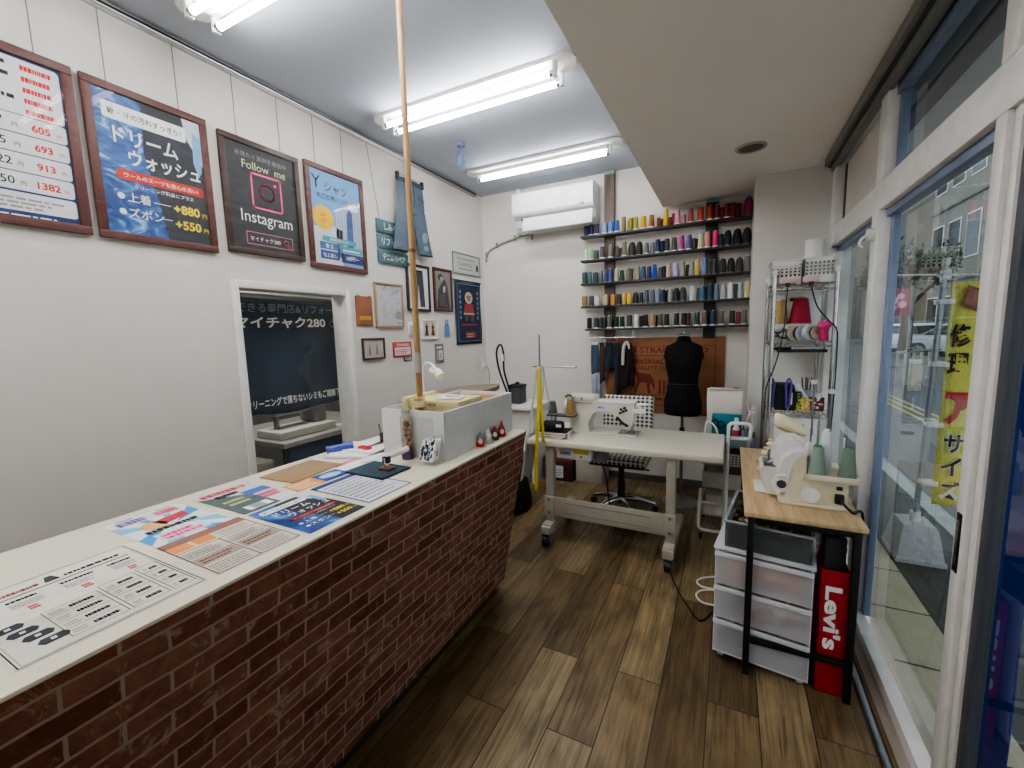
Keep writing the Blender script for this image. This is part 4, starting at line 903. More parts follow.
# gooseneck lamp behind the box
r = thing('gooseneck_lamp', 'white gooseneck lamp arching behind the counter box', 'lamp', (-1.55, 1.98, CT))
lx, ly = -1.545, 1.93
b = MB(); b.lathe([(.05, 0), (.05, .012), (.015, .02)], PLASTIC, (lx, ly, BZ), 20); b.build('base', r)
b = MB(); pts = [(lx, ly, BZ + .018), (lx, ly, 1.2)] + [(lx + .075 - .075 * math.cos(a), ly - .01 * k, 1.27 + .075 * math.sin(a)) for k, a in enumerate([math.radians(20 * q) for q in range(7)])]
b.tube(pts, .006, PLASTIC, 8); b.build('neck', r)
q = pts[-1]
b = MB(); b.cyl(q, (q[0] + .04, q[1] - .02, q[2] - .03), .009, PLASTIC); b.tube([(q[0] + .035 + .02 * math.cos(2 * PI * k / 12), q[1] - .02 + .034 * math.sin(2 * PI * k / 12), q[2] - .03 - .012 * math.cos(2 * PI * k / 12)) for k in range(12)], .009, WHITE, 8, closed=True)
b.cyl((q[0] + .045, q[1] - .02, q[2] - .036), (q[0] + .075, q[1] - .03, q[2] - .06), .02, WHITE, r1=.026); b.build('lamp_head', r)
# ================================================================== air conditioner
r = thing('air_conditioner', 'white wall mounted air conditioner with its louvre half open', 'air conditioner', (-1.57, WB, 2.47))
AX0, AX1, AY = -1.985, -1.16, 4.0
M_AC = pm('ac_white', (228, 230, 228), .35)
b = MB()
prof = [(WB - .002, 2.86), (AY + .02, 2.86), (AY, 2.84), (AY - .002, 2.66), (AY + .015, 2.638), (AY + .07, 2.61), (AY + .10, 2.545), (AY + .16, 2.50), (WB - .002, 2.50)]
b.prism([(y, z) for y, z in prof], (AX0, 0, 0), EX, EZ, AX1 - AX0, M_AC); b.build('body', r, smooth=25)
b = MB(); b.box((AX0 + .07, AY + .055, 2.60), (AX1 - .05, AY + .09, 2.635), DGREY, .004); b.build('air_outlet', r)
b = MB(); M = Matrix.Translation((0, AY + .02, 2.548)) @ Matrix.Rotation(math.radians(-10), 4, 'X'); b.box((AX0 + .105, -.006, -.066), (AX1 - .012, .006, .066), M_AC, .004, M=M); b.build('louvre', r)
b = MB(); b.box((AX1 - .12, AY - .006, 2.655), (AX1 - .085, AY + .002, 2.672), pm('sensor_window', (60, 62, 66), .2), .002); b.cyl((AX1 - .103, AY - .004, 2.663), (AX1 - .103, AY - .009, 2.663), .006, WHITE); b.build('sensor', r)
b = MB(); b.tube([(AX0 + .1, 4.16, 2.52), (AX0 + .08, 4.2, 2.50), (AX0, 4.235, 2.50), (-2.20, 4.245, 2.46), (-2.38, 4.248, 2.40), (-2.435, 4.248, 2.33), (-2.44, 4.248, 2.27)], .011, pm('grey_pipe', (150, 148, 140), .5), 8)
for x, z in ((-2.08, 2.485), (-2.30, 2.432), (-2.43, 2.345)): b.box((x - .008, 4.225, z - .016), (x + .008, 4.259, z + .03), GREY, .003)
b.build('pipe', r)
b = MB(); b.box((-2.035, 4.2, 2.52), (AX0 - .004, 4.258, CZ - .012), M_AC, .004); b.build('duct_cover', r)
b = MB(); b.tube([(-1.93 + .035 * math.cos(2 * PI * k / 14), 4.245, 2.44 + .035 * math.sin(2 * PI * k / 14)) for k in range(14)], .004, PLASTIC, 6, closed=True); b.cyl((-1.88, 4.235, 2.45), (-1.88, 4.235, 2.50), .012, STEEL); b.build('coiled_wire', r)

# ================================================================== thread shelving
M_DARKW = pm('dark_stained_board', (46, 44, 44), .5, var=.2, nscale=20.)
def post_mat():
    t = NT('stained_post'); p = t.principled(Roughness=.55); n = t.node('ShaderNodeTexNoise', i_Scale=4., i_Detail=5., i_Distortion=.5); t.link(t.coords((10, 10, .8)), n.inputs['Vector'])
    t.link(t.ramp(n.outputs[0], [(.3, lin((70, 60, 60))), (.55, lin((108, 88, 80))), (.8, lin((84, 78, 88)))]), p.inputs['Base Color']); return t.m
M_POST = post_mat()
M_CAPG = pm('grey_green_cap', (120, 158, 150), .5)
SHZ = [2.387, 2.163, 1.943, 1.727, 1.508]      # top faces of the five shelves
r = thing('thread_shelf', 'five tier dark wooden thread shelf on two upright posts', 'shelf', (-.6, WB, 1.46))
for k, (x, zt, zb) in enumerate(((-1.063, CZ - .002, 1.40), (-.175, SZ - .002, 1.40))):
    b = MB(); b.box((x - .048, 4.208, zb), (x + .048, WB - .002, zt - .03), M_POST if k == 0 else M_DARKW, .003); b.build('post', r)
    b = MB(); b.box((x - .05, 4.205, zt - .03), (x + .05, WB - .002, zt), M_CAPG, .004); b.build('post_cap', r)
M_LINER = [None, None, None, None, pm('green_edge', (58, 90, 84), .5)]
for k, z in enumerate(SHZ):
    x0 = -1.315 if k < 4 else -1.275
    b = MB(); b.box((x0, 4.10, z - .018), (.128, 4.206, z), M_DARKW, .002); b.build('shelf_board', r)
# spools: (x, colour, name, height, form)   forms: c cone, y cylinder, t thin tube, d domed, w cone on a white foot
ROWS = [
 [(-1.259,(44,46,84),'navy',.092,'y'),(-1.213,(50,50,88),'indigo',.098,'w'),(-1.160,(72,62,86),'slate purple',.1,'w'),(-1.090,(128,160,204),'pale blue',.105,'w'),(-1.030,(74,124,204),'bright blue',.105,'w'),(-.971,(44,84,160),'royal blue',.105,'w'),(-.910,(132,118,66),'tall olive gold',.13,'t'),(-.868,(134,160,108),'sage green',.1,'t'),(-.842,(150,134,38),'olive yellow',.108,'y'),(-.800,(172,150,66),'mustard',.112,'w'),(-.734,(222,164,38),'amber yellow',.112,'w'),(-.662,(166,98,50),'copper brown',.112,'w'),(-.606,(118,68,50),'chestnut',.09,'t'),(-.572,(112,52,40),'russet',.075,'t'),(-.539,(214,176,52),'tall golden yellow',.14,'c'),(-.508,(160,78,46),'rust orange',.08,'t'),(-.480,(138,52,50),'brick red',.108,'t'),(-.446,(226,146,178),'candy pink',.122,'w'),(-.394,(178,112,112),'dusty pink',.075,'t'),(-.338,(176,76,82),'rose red',.12,'w'),(-.261,(204,76,48),'orange red',.118,'w'),(-.189,(196,64,44),'vermilion',.122,'w'),(-.135,(110,38,60),'burgundy',.118,'w'),(-.098,(150,48,46),'dark red',.095,'t'),(-.058,(132,48,50),'maroon',.118,'w'),(-.018,(122,38,42),'deep crimson',.118,'y'),(.024,(128,40,44),'oxblood',.108,'t'),(.098,(152,40,88),'tall magenta',.15,'d')],
 [(-1.268,(196,212,196),'pale mint',.095,'w'),(-1.212,(132,186,110),'bright green',.1,'w'),(-1.165,(74,84,84),'slate',.085,'y'),(-1.107,(78,76,78),'dark grey',.11,'w'),(-1.028,(122,114,106),'warm grey',.115,'w'),(-.978,(112,104,88),'taupe',.108,'t'),(-.944,(60,58,56),'soot grey',.09,'t'),(-.902,(124,118,88),'tall olive',.13,'w'),(-.833,(62,60,58),'charcoal',.12,'d'),(-.766,(48,48,46),'soft black',.115,'d'),(-.706,(120,122,122),'black and white',.1,'w'),(-.655,(128,130,134),'silver grey',.1,'t'),(-.607,(48,58,98),'navy',.118,'w'),(-.565,(34,38,60),'midnight blue',.1,'y'),(-.528,(70,70,76),'iron grey',.115,'w'),(-.468,(86,82,90),'plum grey',.118,'w'),(-.409,(198,74,142),'magenta',.125,'w'),(-.349,(100,86,154),'violet',.125,'w'),(-.312,(128,118,112),'stone grey',.1,'t'),(-.288,(40,38,38),'black',.092,'t'),(-.255,(214,206,170),'cream',.12,'w'),(-.201,(218,138,126),'salmon pink',.128,'w'),(-.141,(240,52,120),'hot pink',.132,'w'),(-.100,(46,50,56),'gunmetal',.1,'y'),(-.046,(32,38,52),'dark navy',.125,'d'),(.023,(30,36,34),'black green',.13,'d'),(.094,(42,42,40),'brown black',.13,'d')],
 [(-1.284,(54,82,88),'deep teal',.108,'y'),(-1.231,(78,106,108),'grey teal',.11,'c'),(-1.177,(66,78,90),'slate blue',.1,'y'),(-1.122,(84,100,98),'sea grey',.112,'c'),(-1.072,(62,72,116),'dusk blue',.112,'t'),(-1.030,(62,76,132),'denim blue',.115,'c'),(-.974,(176,168,150),'beige',.115,'c'),(-.924,(50,74,62),'forest green',.1,'c'),(-.878,(140,132,112),'khaki',.118,'t'),(-.845,(94,66,54),'brown',.108,'t'),(-.815,(146,138,116),'pale khaki',.112,'t'),(-.780,(150,150,138),'stone',.115,'c'),(-.729,(66,82,106),'steel blue',.115,'c'),(-.680,(54,66,108),'ink blue',.112,'t'),(-.632,(46,78,184),'royal blue',.122,'c'),(-.588,(110,112,112),'black and white',.1,'t'),(-.555,(60,52,48),'bitter brown',.105,'t'),(-.510,(188,176,150),'light beige',.12,'c'),(-.451,(168,158,206),'lavender',.118,'c'),(-.396,(158,152,130),'greenish khaki',.125,'c'),(-.358,(62,82,66),'bottle green',.1,'t'),(-.322,(150,150,146),'white flecked grey',.112,'c'),(-.276,(206,172,84),'gold',.128,'c'),(-.222,(112,132,190),'periwinkle blue',.13,'c'),(-.180,(72,76,62),'dark olive',.112,'t'),(-.143,(62,64,66),'charcoal',.115,'c'),(-.078,(54,52,52),'black',.118,'d'),(-.016,(48,44,42),'brown black',.118,'d'),(.046,(66,60,60),'ash black',.118,'d'),(.103,(126,124,124),'mid grey',.125,'c')],
 [(-1.285,(160,126,76),'tan gold',.098,'y'),(-1.222,(70,74,82),'slate',.096,'y'),(-1.161,(216,208,198),'off white',.092,'y'),(-1.079,(196,172,134),'sand beige',.1,'y'),(-1.006,(204,140,66),'orange',.095,'y'),(-.950,(78,62,58),'dark brown',.096,'y'),(-.900,(206,166,60),'ochre yellow',.1,'t'),(-.852,(232,196,70),'bright yellow',.1,'y'),(-.797,(44,46,46),'black',.1,'d'),(-.748,(50,52,54),'soft black',.098,'t'),(-.700,(78,92,106),'slate blue',.118,'c'),(-.647,(106,114,114),'sea grey',.118,'c'),(-.598,(128,142,166),'pale slate blue',.122,'c'),(-.556,(52,64,86),'navy',.112,'c'),(-.524,(56,66,80),'blue black',.108,'t'),(-.493,(150,150,144),'light grey',.112,'c'),(-.443,(50,52,54),'charcoal',.118,'d'),(-.387,(76,80,80),'iron grey',.12,'d'),(-.310,(206,210,204),'white',.122,'c'),(-.262,(92,116,122),'grey teal',.11,'t'),(-.231,(74,104,134),'steel blue',.118,'c'),(-.172,(48,70,102),'deep blue',.128,'c'),(-.120,(104,126,142),'dusty blue',.13,'c'),(-.068,(170,174,178),'silver',.122,'c'),(-.014,(216,218,220),'cool white',.128,'c'),(.024,(104,120,108),'grey green',.122,'t'),(.060,(160,170,182),'pale blue grey',.125,'c'),(.108,(214,206,146),'pale yellow',.132,'c')],
 [(-1.238,(44,42,42),'black',.098,'y'),(-1.200,(150,150,148),'grey',.1,'t'),(-1.168,(52,62,62),'green black',.098,'w'),(-1.128,(44,74,72),'bottle teal',.098,'t'),(-1.088,(46,52,54),'blue black',.1,'y'),(-1.040,(98,98,90),'olive grey',.108,'w'),(-.973,(48,62,56),'dark green',.1,'w'),(-.920,(40,54,50),'pine black',.098,'w'),(-.854,(76,78,76),'charcoal',.11,'w'),(-.788,(226,226,222),'white',.108,'w'),(-.746,(56,38,36),'espresso',.098,'t'),(-.706,(62,38,40),'dark maroon brown',.108,'w'),(-.644,(174,140,100),'tan',.108,'w'),(-.608,(56,46,42),'bark brown',.1,'t'),(-.577,(96,92,86),'pebble grey',.108,'w'),(-.521,(60,52,48),'dark brown',.106,'w'),(-.438,(50,50,46),'soft black',.108,'w'),(-.378,(46,44,44),'coal',.106,'w'),(-.341,(104,40,46),'maroon',.106,'t'),(-.270,(62,62,60),'iron black',.11,'w'),(-.209,(120,96,88),'cocoa',.114,'w'),(-.144,(48,62,84),'navy',.116,'w'),(-.081,(104,102,98),'grey brown',.112,'w'),(.006,(54,54,52),'smoke black',.11,'w'),(.050,(128,44,54),'red',.1,'t'),(.094,(100,98,98),'mid grey',.114,'w')],
]
SHN = ['top', 'second highest', 'middle', 'fourth', 'lowest']
M_FOOT = pm('white_spool_foot', (226, 226, 222), .4); M_CORE = pm('spool_core', (176, 164, 140), .6)
def spool(x, y, z, rgb, nm, h, form, label, group, wid=1.):
    R = {'c': .0285, 'w': .0295, 'y': .0265, 't': .019, 'd': .034}[form] * wid; T = thread(rgb)
    r = thing('thread_spool', label, 'thread spool', (x, y, z), group=group)
    b = MB(); f = .010 if form in 'w' else .004
    if form == 'c': pr = [(R, f), (R, f + .012), (R * .74, h * .94), (R * .6, h * .97)]
    elif form == 'w': pr = [(R * .88, f), (R * .9, f + .01), (R * .8, h * .93), (R * .68, h * .965)]
    elif form == 'd': pr = [(R * .9, f), (R, h * .35), (R * .92, h * .7), (R * .7, h * .9), (R * .3, h * .985)]
    else: pr = [(R * .96, f), (R, f + .006), (R, h * .93), (R * .9, h * .96)]
    b.lathe(pr, T, (x, y, z), 18); b.build('thread', r, smooth=50)
    b = MB(); b.lathe([(R * 1.08 if form == 'w' else R * .9, .0004), (R * 1.1 if form == 'w' else R * .92, f), (R * .8, f + .002)], M_FOOT if form in 'wt' else M_CORE, (x, y, z), 18); b.build('foot', r)
    b = MB(); b.lathe([(.010, h * .95), (.0085, h), (.0, h)], M_FOOT if form in 'wc' else M_CORE, (x, y, z), 10); b.build('core', r)
    return r
for k, row in enumerate(ROWS):
    seen = set()
    for i, (x, rgb, nm, h, form) in enumerate(row):
        assert nm not in seen, (k, nm); seen.add(nm)
        gaps = [abs(x - row[j][0]) for j in (i - 1, i + 1) if 0 <= j < len(row)]
        R = {'c': .0285, 'w': .0325, 'y': .0265, 't': .019, 'd': .034}[form]
        y = 4.140 if i % 2 == 0 else 4.146
        wid = 1.
        if gaps and min(gaps) < R * 1.9: y, wid = (4.132, .86) if form not in 't' else (4.178, .9)
        spool(x, y, SHZ[k] + .0006, rgb, nm, h * (1.12 if k == 4 else 1.04), form, f'{nm} spool of thread on the {SHN[k]} thread shelf', f'thread spools on the {SHN[k]} shelf', wid)

# ================================================================== kraft board with the printed patch
def kraft_big():
    t = NT('leather_patch_board'); p = t.principled(Roughness=.75); n = t.node('ShaderNodeTexNoise', i_Scale=3.5, i_Detail=8.); t.link(t.coords(), n.inputs['Vector'])
    t.link(t.ramp(n.outputs[0], [(.3, lin((126, 82, 52))), (.7, lin((158, 108, 72)))]), p.inputs['Base Color']); return t.m
r = thing('printed_board', 'large brown cardboard panel printed with dark red lettering and two horses', 'board', (-.56, WB, .69))
b = MB(); b.box((-1.10, WB - .022, .69), (-.04, WB - .004, 1.41), kraft_big(), .004); b.build('panel', r)
b = MB(); LS = ink((112, 46, 40)); LG = ink((98, 66, 44)); XB, ZB = (1, 0, 0), EZ
s = Sheet(b, (-1.10, WB - .0226, .69), XB, ZB, 1.06, .72, .0005); w, h = s.w, s.h
s.border(.075, .006, LG, 1)
s.text("LEVI STRAUSS & CO", w * .5, h * .80, h * .075, LS, 2, w * .74, bold=.02)
s.rect(w * .14, h * .76, w * .86, h * .768, LS, 1); s.text('ORIGINAL RIVETED', w * .5, h * .655, h * .06, LS, 2, w * .56, bold=.02); s.text('QUALITY CLOTHING', w * .5, h * .565, h * .06, LS, 2, w * .56, bold=.02)
s.text('XX', w * .76, h * .60, h * .07, LS, 2, bold=.02)
def horse(u, v, k, d):
    P = [(0, .30), (.05, .36), (.16, .37), (.24, .38), (.29, .46), (.34, .45), (.40, .38), (.38, .35), (.33, .37), (.29, .31), (.27, .22), (.31, .08), (.33, 0), (.29, 0), (.26, .10), (.22, .20), (.10, .20), (.10, .10), (.07, 0), (.03, 0), (.05, .12), (.03, .20), (-.03, .08), (-.05, .1), (-.02, .26)]
    s.poly([(u + d * x * k, v + y * k) for x, y in P], LS, 2)
horse(w * .42, h * .26, .52, -1); horse(w * .56, h * .26, .52, 1)
for u in (.485, .52): s.poly([(w * u - .012, h * .26), (w * u + .012, h * .26), (w * u + .01, h * .42), (w * u, h * .46), (w * u - .01, h * .42)], LS, 2)
s.rect(w * .40, h * .42, w * .58, h * .427, LS, 3); s.rect(w * .22, h * .235, w * .78, h * .245, LS, 2); s.bars(w * .24, h * .17, w * .76, h * .215, 1, LS, 2, 5, .8)
b.build('printed_patch', r, smooth=None)

# ================================================================== hanging rail with garments under the lowest shelf
r = thing('clothes_rail', 'thin steel rail hung from the lowest thread shelf', 'rail', (-1.03, 4.13, 1.41))
b = MB(); b.cyl((-1.265, 4.13, 1.418), (-.80, 4.13, 1.418), .006, CHROME, n=10); b.build('bar', r)
for x in (-1.245, -.822): 
    b = MB(); b.cyl((x, 4.13, 1.418), (x, 4.13, 1.489), .004, CHROME, n=8); b.build('bracket', r)
def hung(name, label, cat, x, w, z1, z0, m, top=None, d=.018, y=4.13, m2=None, wave=7.):
    r = thing(name, label, cat, (x, y, z0), group='clothes on the rail')
    def fn(u, v): 
        ww = w * (.82 + .18 * min(1, v * 4)); a = (u - .5)
        return Vector((x + a * ww, y + d * math.sin(u * wave + v * 2) * (.5 + v * .6) + (.03 * v), z1 + (z0 - z1) * v - .02 * math.sin(u * 5 + 1) * v))
    b = MB(); b.grid(fn, 14, 18, m); b.build('fabric', r, solid=.004)
    b = MB(); b.tube([(x, y, z1 - .005), (x, y, z1 + .02), (x + .008, y, z1 + .035), (x, y, z1 + .045), (x - .008, y, z1 + .036)], .0025, CHROME, 6); b.box((x - w * .36, y - .012, z1 - .02), (x + w * .36, y + .012, z1 + .002), top or BLACK, .003); b.build('clip', r)
    if m2:
        b = MB(); b.grid(lambda u, v: fn(u, .48 + .5 * v) + Vector((0, -.006, 0)), 14, 10, m2); b.build('lower_panel', r, solid=.004)
hung('jeans', 'pale and dark blue folded jeans at the left end of the rail', 'jeans', -1.185, .085, 1.372, .74, fabric((78, 90, 106)), WHITE, m2=fabric((166, 176, 190)))
hung('trousers', 'brown checked trousers hanging second on the rail', 'trousers', -1.115, .055, 1.372, .98, fabric((96, 74, 66)), BLACK)
hung('apron', 'short navy denim piece hanging on the rail before the brown board', 'apron', -1.043, .09, 1.372, 1.10, fabric((50, 61, 76)), BLACK)
hung('trousers', 'narrow dark navy trousers hanging on the rail', 'trousers', -.965, .06, 1.372, .80, fabric((52, 57, 68)), BLACK)
hung('shirt', 'white collared dark shirt at the right end of the rail', 'shirt', -.875, .11, 1.372, .94, fabric((52, 42, 44)), BLACK)
b = MB(); b.tube([(-.905, 4.10, 1.16), (-.90, 4.098, 1.30), (-.885, 4.10, 1.365), (-.86, 4.10, 1.36), (-.845, 4.10, 1.31)], [.014, .016, .016, .014, .006], fabric((206, 200, 188)), 8); b.build('collar', [o for o in bpy.data.objects if o.get('label', '').startswith('white collared')][0])

# ================================================================== mannequin
r = thing('dress_form', 'black torso mannequin on a thin metal stand', 'mannequin', (-.345, 3.82, 0))
M_FORM = fabric((26, 27, 27), 'black_jersey')
mx, my = -.345, 3.82
def ering(z, rx, ry, dx=0., dy=0., n=28, p=2.3):
    out = []
    for k in range(n):
        a = 2 * PI * k / n; c, q = math.cos(a), math.sin(a); e = 2 / p
        out.append(Vector((mx + dx + rx * math.copysign(abs(c) ** e, c), my + dy + ry * math.copysign(abs(q) ** e, q), z)))
    return out
b = MB(); T = [(.765, .150, .10), (.778, .163, .112), (.82, .170, .118), (.87, .168, .116), (.93, .155, .108), (.99, .138, .098), (1.04, .128, .092), (1.09, .133, .096), (1.15, .148, .108), (1.20, .158, .116), (1.25, .163, .112), (1.30, .165, .100), (1.335, .163, .088), (1.354, .145, .076), (1.368, .095, .064), (1.385, .062, .055), (1.41, .058, .053), (1.43, .056, .052)]
b.loft([ering(z, rx * .89, ry, dy=(-.012 if 1.12 < z < 1.28 else 0)) for z, rx, ry in T], M_FORM); b.build('torso', r, smooth=60, sub=1)
b = MB(); b.lathe([(.050, 1.431), (.052, 1.437), (.035, 1.447), (.012, 1.450), (.010, 1.462), (.0, 1.465)], CHROME, (mx, my, 0), 20, sx=1.05); b.build('neck_cap', r)
b = MB()
for s_ in (-1, 1): b.lathe([(.0, .0), (.05, .002), (.052, .008), (.0, .012)], M_FORM, (0, 0, 0), 18, M=Matrix.Translation((mx + s_ * .138, my, 1.285)) @ Matrix.Rotation(s_ * math.radians(78), 4, 'Y'), sx=1., sy=.8)
b.build('arm_cap', r)
b = MB(); b.tube([(v.x + (v.x - mx) * .012, v.y + (v.y - my) * .012, 1.035) for v in ering(1.035, .131 * .89, .095)], .0022, pm('waist_tape', (70, 70, 66), .7), 6, closed=True); b.build('waist_seam', r)
b = MB(); b.cyl((mx, my, .02), (mx, my, .79), .013, STEEL, n=14); b.cyl((mx, my, .62), (mx, my, .66), .02, BLACKM); b.build('pole', r)
b = MB(); b.lathe([(.145, 0.0005), (.148, .008), (.14, .016), (.03, .022), (.018, .04)], STEEL, (mx, my, 0), 32); b.build('base', r)

# ================================================================== back left corner: desk, steam tank, hoses, ironing board
r = thing('side_desk', 'white panelled desk in the back left corner', 'desk', (-2.0, 4.0, 0))
b = MB(); b.box((-2.46, 3.72, .735), (-1.68, 4.24, .765), WHITE, .004); b.build('tabletop', r)
for x in (-2.44, -1.715): 
    b = MB(); b.box((x, 3.75, .0), (x + .022, 4.22, .735), WHITE, .002); b.build('side_panel', r)
b = MB(); b.box((-2.418, 3.80, .30), (-1.715, 3.82, .735), WHITE); b.build('front_panel', r)
r = thing('steam_tank', 'dark grey steam iron tank on the corner desk', 'steam iron', (-1.955, 3.95, .765))
b = MB(); b.box((-2.02, 3.88, .766), (-1.885, 4.03, .955), DGREY, .018, 3); b.build('body', r)
b = MB(); b.box((-2.025, 3.875, .93), (-1.88, 4.035, .962), BLACK, .012); b.cyl((-1.95, 3.95, .96), (-1.95, 3.95, .985), .02, BLACK); b.build('lid', r)
b = MB(); b.tube([(-2.01, 3.90, .80), (-2.045, 3.85, .95), (-2.10, 3.84, 1.12), (-2.125, 3.84, 1.28), (-2.10, 3.84, 1.36), (-2.065, 3.84, 1.365), (-2.045, 3.84, 1.28), (-2.045, 3.84, 1.12), (-2.02, 3.86, .98), (-2.0, 3.872, .88)], .010, BLACK, 8); b.build('hose', r)
r = thing('wall_clip', 'small white clip holding the looped black steam hose', 'clip', (-2.10, 4.2, 1.30))
b = MB(); b.cyl((-2.05, 3.83, 1.21), (-2.055, 3.83, 1.28), .014, PLASTIC, n=10); b.tube([(-2.055, 3.835, 1.25), (-2.07, 4.0, 1.29), (-2.09, WB, 1.30)], .004, PLASTIC, 6); b.build('body', r)
r = thing('ironing_board', 'grey beige padded ironing board with a rounded tip in the back corner', 'ironing board', (-2.15, 3.45, 0))
b = MB(); P = [(-2.40, 2.78), (-2.38, 3.35), (-2.30, 3.56), (-2.20, 3.70), (-2.10, 3.75), (-2.03, 3.71), (-1.98, 3.56), (-1.96, 3.35), (-1.98, 2.78)]
b.prism(P, (0, 0, .945), (1, 0, 0), (0, 1, 0), .04, fabric((150, 136, 122))); b.build('padded_top', r)
for sgn in (-1, 1):
    b = MB(); b.tube([(-2.2 + sgn * .14, 2.82, 0.0), (-2.2 + sgn * .14, 2.82, .014), (-2.2 + sgn * .1, 3.5, .945)], .012, ALU); b.tube([(-2.2 + sgn * .14, 3.55, 0.0), (-2.2 + sgn * .14, 3.55, .014), (-2.2 + sgn * .1, 2.88, .945)], .012, ALU); b.build('leg', r)
# power outlet in the corner
r = thing('power_outlet', 'white wall outlet with a plug at the back left corner', 'outlet', (WL, 4.17, 1.09))
b = MB(); b.box((WL + .001, 4.13, 1.09), (WL + .009, 4.20, 1.21), PLASTIC, .003); b.build('plate', r)
b = MB(); b.box((WL + .009, 4.15, 1.12), (WL + .04, 4.18, 1.15), PLASTIC, .004); b.tube([(WL + .035, 4.165, 1.135), (WL + .07, 4.17, 1.10), (WL + .075, 4.18, 1.0), (WL + .06, 4.18, .80), (WL + .06, 4.18, .766)], .004, pm('grey_cable', (120, 116, 108), .6), 6); b.build('plug', r)
# box and panel on the floor by the back wall
r = thing('shoe_box', 'dark maroon box with a white label on the floor by the back wall', 'box', (-1.50, 4.1, 0))
b = MB(); b.box((-1.66, 3.93, .0005), (-1.36, 4.21, .215), pm('maroon_box', (64, 34, 34), .6), .003); b.build('body', r)
b = MB(); b.box((-1.665, 3.925, .185), (-1.355, 4.215, .225), pm('maroon_lid', (88, 36, 36), .6), .003); b.build('lid', r)
b = MB(); s = Sheet(b, (-1.565, 3.9292, .03), (1, 0, 0), EZ, .11, .125); s.base(ink((200, 204, 208))); s.bars(.01, .02, .1, .1, 3, INKG, 1, 6); b.build('label', r)
b = MB(); b.box((-1.34, 3.98, .0005), (-1.07, 4.23, .30), pm('pale_panel', (176, 170, 160), .6), .004); tag(b.build('floor_cabinet'), 'pale grey low cabinet on the floor right of the maroon box', 'cabinet')
# black bag between counter and table
r = thing('tote_bag', 'black bag slumped on the floor behind the counter end', 'bag', (-1.66, 3.15, 0))
b = MB(); b.loft([[Vector((-1.66 + rx * math.cos(2 * PI * k / 16), 3.15 + ry * math.sin(2 * PI * k / 16) + .0, z)) for k in range(16)] for z, rx, ry in ((.0005, .17, .23), (.06, .185, .25), (.2, .16, .22), (.31, .13, .19), (.36, .10, .17))], pm('black_nylon', (16, 16, 18), .6, bump=.3)); b.build('body', r)
b = MB(); b.tube([(-1.60, 3.05, .35), (-1.58, 3.05, .45), (-1.60, 3.15, .48), (-1.62, 3.25, .45), (-1.62, 3.25, .35)], .009, BLACK); b.build('handle', r)
# ================================================================== industrial sewing table
TZ = .75
r = thing('sewing_table', 'cream industrial sewing table on a wheeled steel frame', 'table', (-.64, 2.98, 0))
M_TT = pm('cream_table_top', (218, 212, 194), .38, var=.03, nscale=5.); M_LEGP = pm('cream_steel', (178, 172, 158), .45, var=.05)
b = MB(); b.box((-1.265, 2.685, TZ - .045), (-.015, 3.295, TZ), M_TT, .012, 3); b.build('tabletop', r)
for x in (-1.115, -.305):
    b = MB(); b.box((x - .028, 2.73, .13), (x + .028, 2.785, TZ - .045), M_LEGP, .004); b.box((x - .03, 2.735, TZ - .075), (x + .03, 3.2, TZ - .045), M_LEGP, .003); b.build('leg', r)
    b = MB(); b.box((x - .034, 2.66, .10), (x + .034, 3.22, .15), M_LEGP, .006); b.box((x - .033, 2.635, .085), (x + .033, 2.735, .14), M_LEGP, .004); b.build('foot', r)
    for y in (2.665, 3.17):
        c = MB(); c.box((x - .02, y - .02, .072), (x + .02, y + .02, .10), STEEL, .004); c.box((x - .024, y - .03, .025), (x - .020, y + .015, .078), CHROME); c.box((x + .020, y - .03, .025), (x + .024, y + .015, .078), CHROME); cs = c.build('caster', r)
        c = MB(); c.cyl((x - .018, y - .018, .0365), (x + .018, y - .018, .0365), .036, BLACK, n=20); c.cyl((x - .0195, y - .018, .0365), (x + .0195, y - .018, .0365), .02, CHROME, n=14); c.build('wheel', cs)
b = MB(); b.box((-1.09, 2.72, .195), (-.33, 2.735, .338), M_LEGP, .004)
for z in (.232, .302): b.box((-1.0, 2.7185, z - .004), (-.42, 2.722, z + .004), pm('cream_groove', (150, 144, 132), .5))
for x in (-1.115, -.305):
    b.box((x - .035, 2.716, .195), (x + .035, 2.732, .338), M_LEGP, .003)
    for z in (.22, .315): b.cyl((x, 2.716, z), (x, 2.709, z), .011, STEEL, n=10)
b.build('stretcher', r)
b = MB(); b.box((-1.08, 3.02, .10), (-.34, 3.05, .13), M_LEGP, .003); b.box((-.82, 2.92, .12), (-.50, 3.14, .145), pm('pedal_grey', (112, 106, 98), .6), .008); b.build('treadle', r)
b = MB(); b.box((-1.07, 2.76, .61), (-.82, 2.94, .70), PLASTIC, .006); s = Sheet(b, (-1.06, 2.7594, .615), (1, 0, 0), EZ, .23, .075); s.rect(.015, .02, .10, .06, ink((178, 184, 200))); s.bars(.02, .03, .092, .05, 1, ink((70, 80, 120)), 2, 4, .8); s.rect(.118, .038, .222, .07, ink((226, 196, 40))); s.circ(.17, .02, .007, INKB); b.build('control_box', r)
b = MB(); b.box((-.805, 2.80, .59), (-.735, 2.92, .70), GREY, .01); b.tube([(-.76, 2.80, .60), (-.72, 2.78, .50), (-.70, 2.80, .3), (-.66, 2.95, .15)], .006, BLACK, 6); b.build('motor', r)

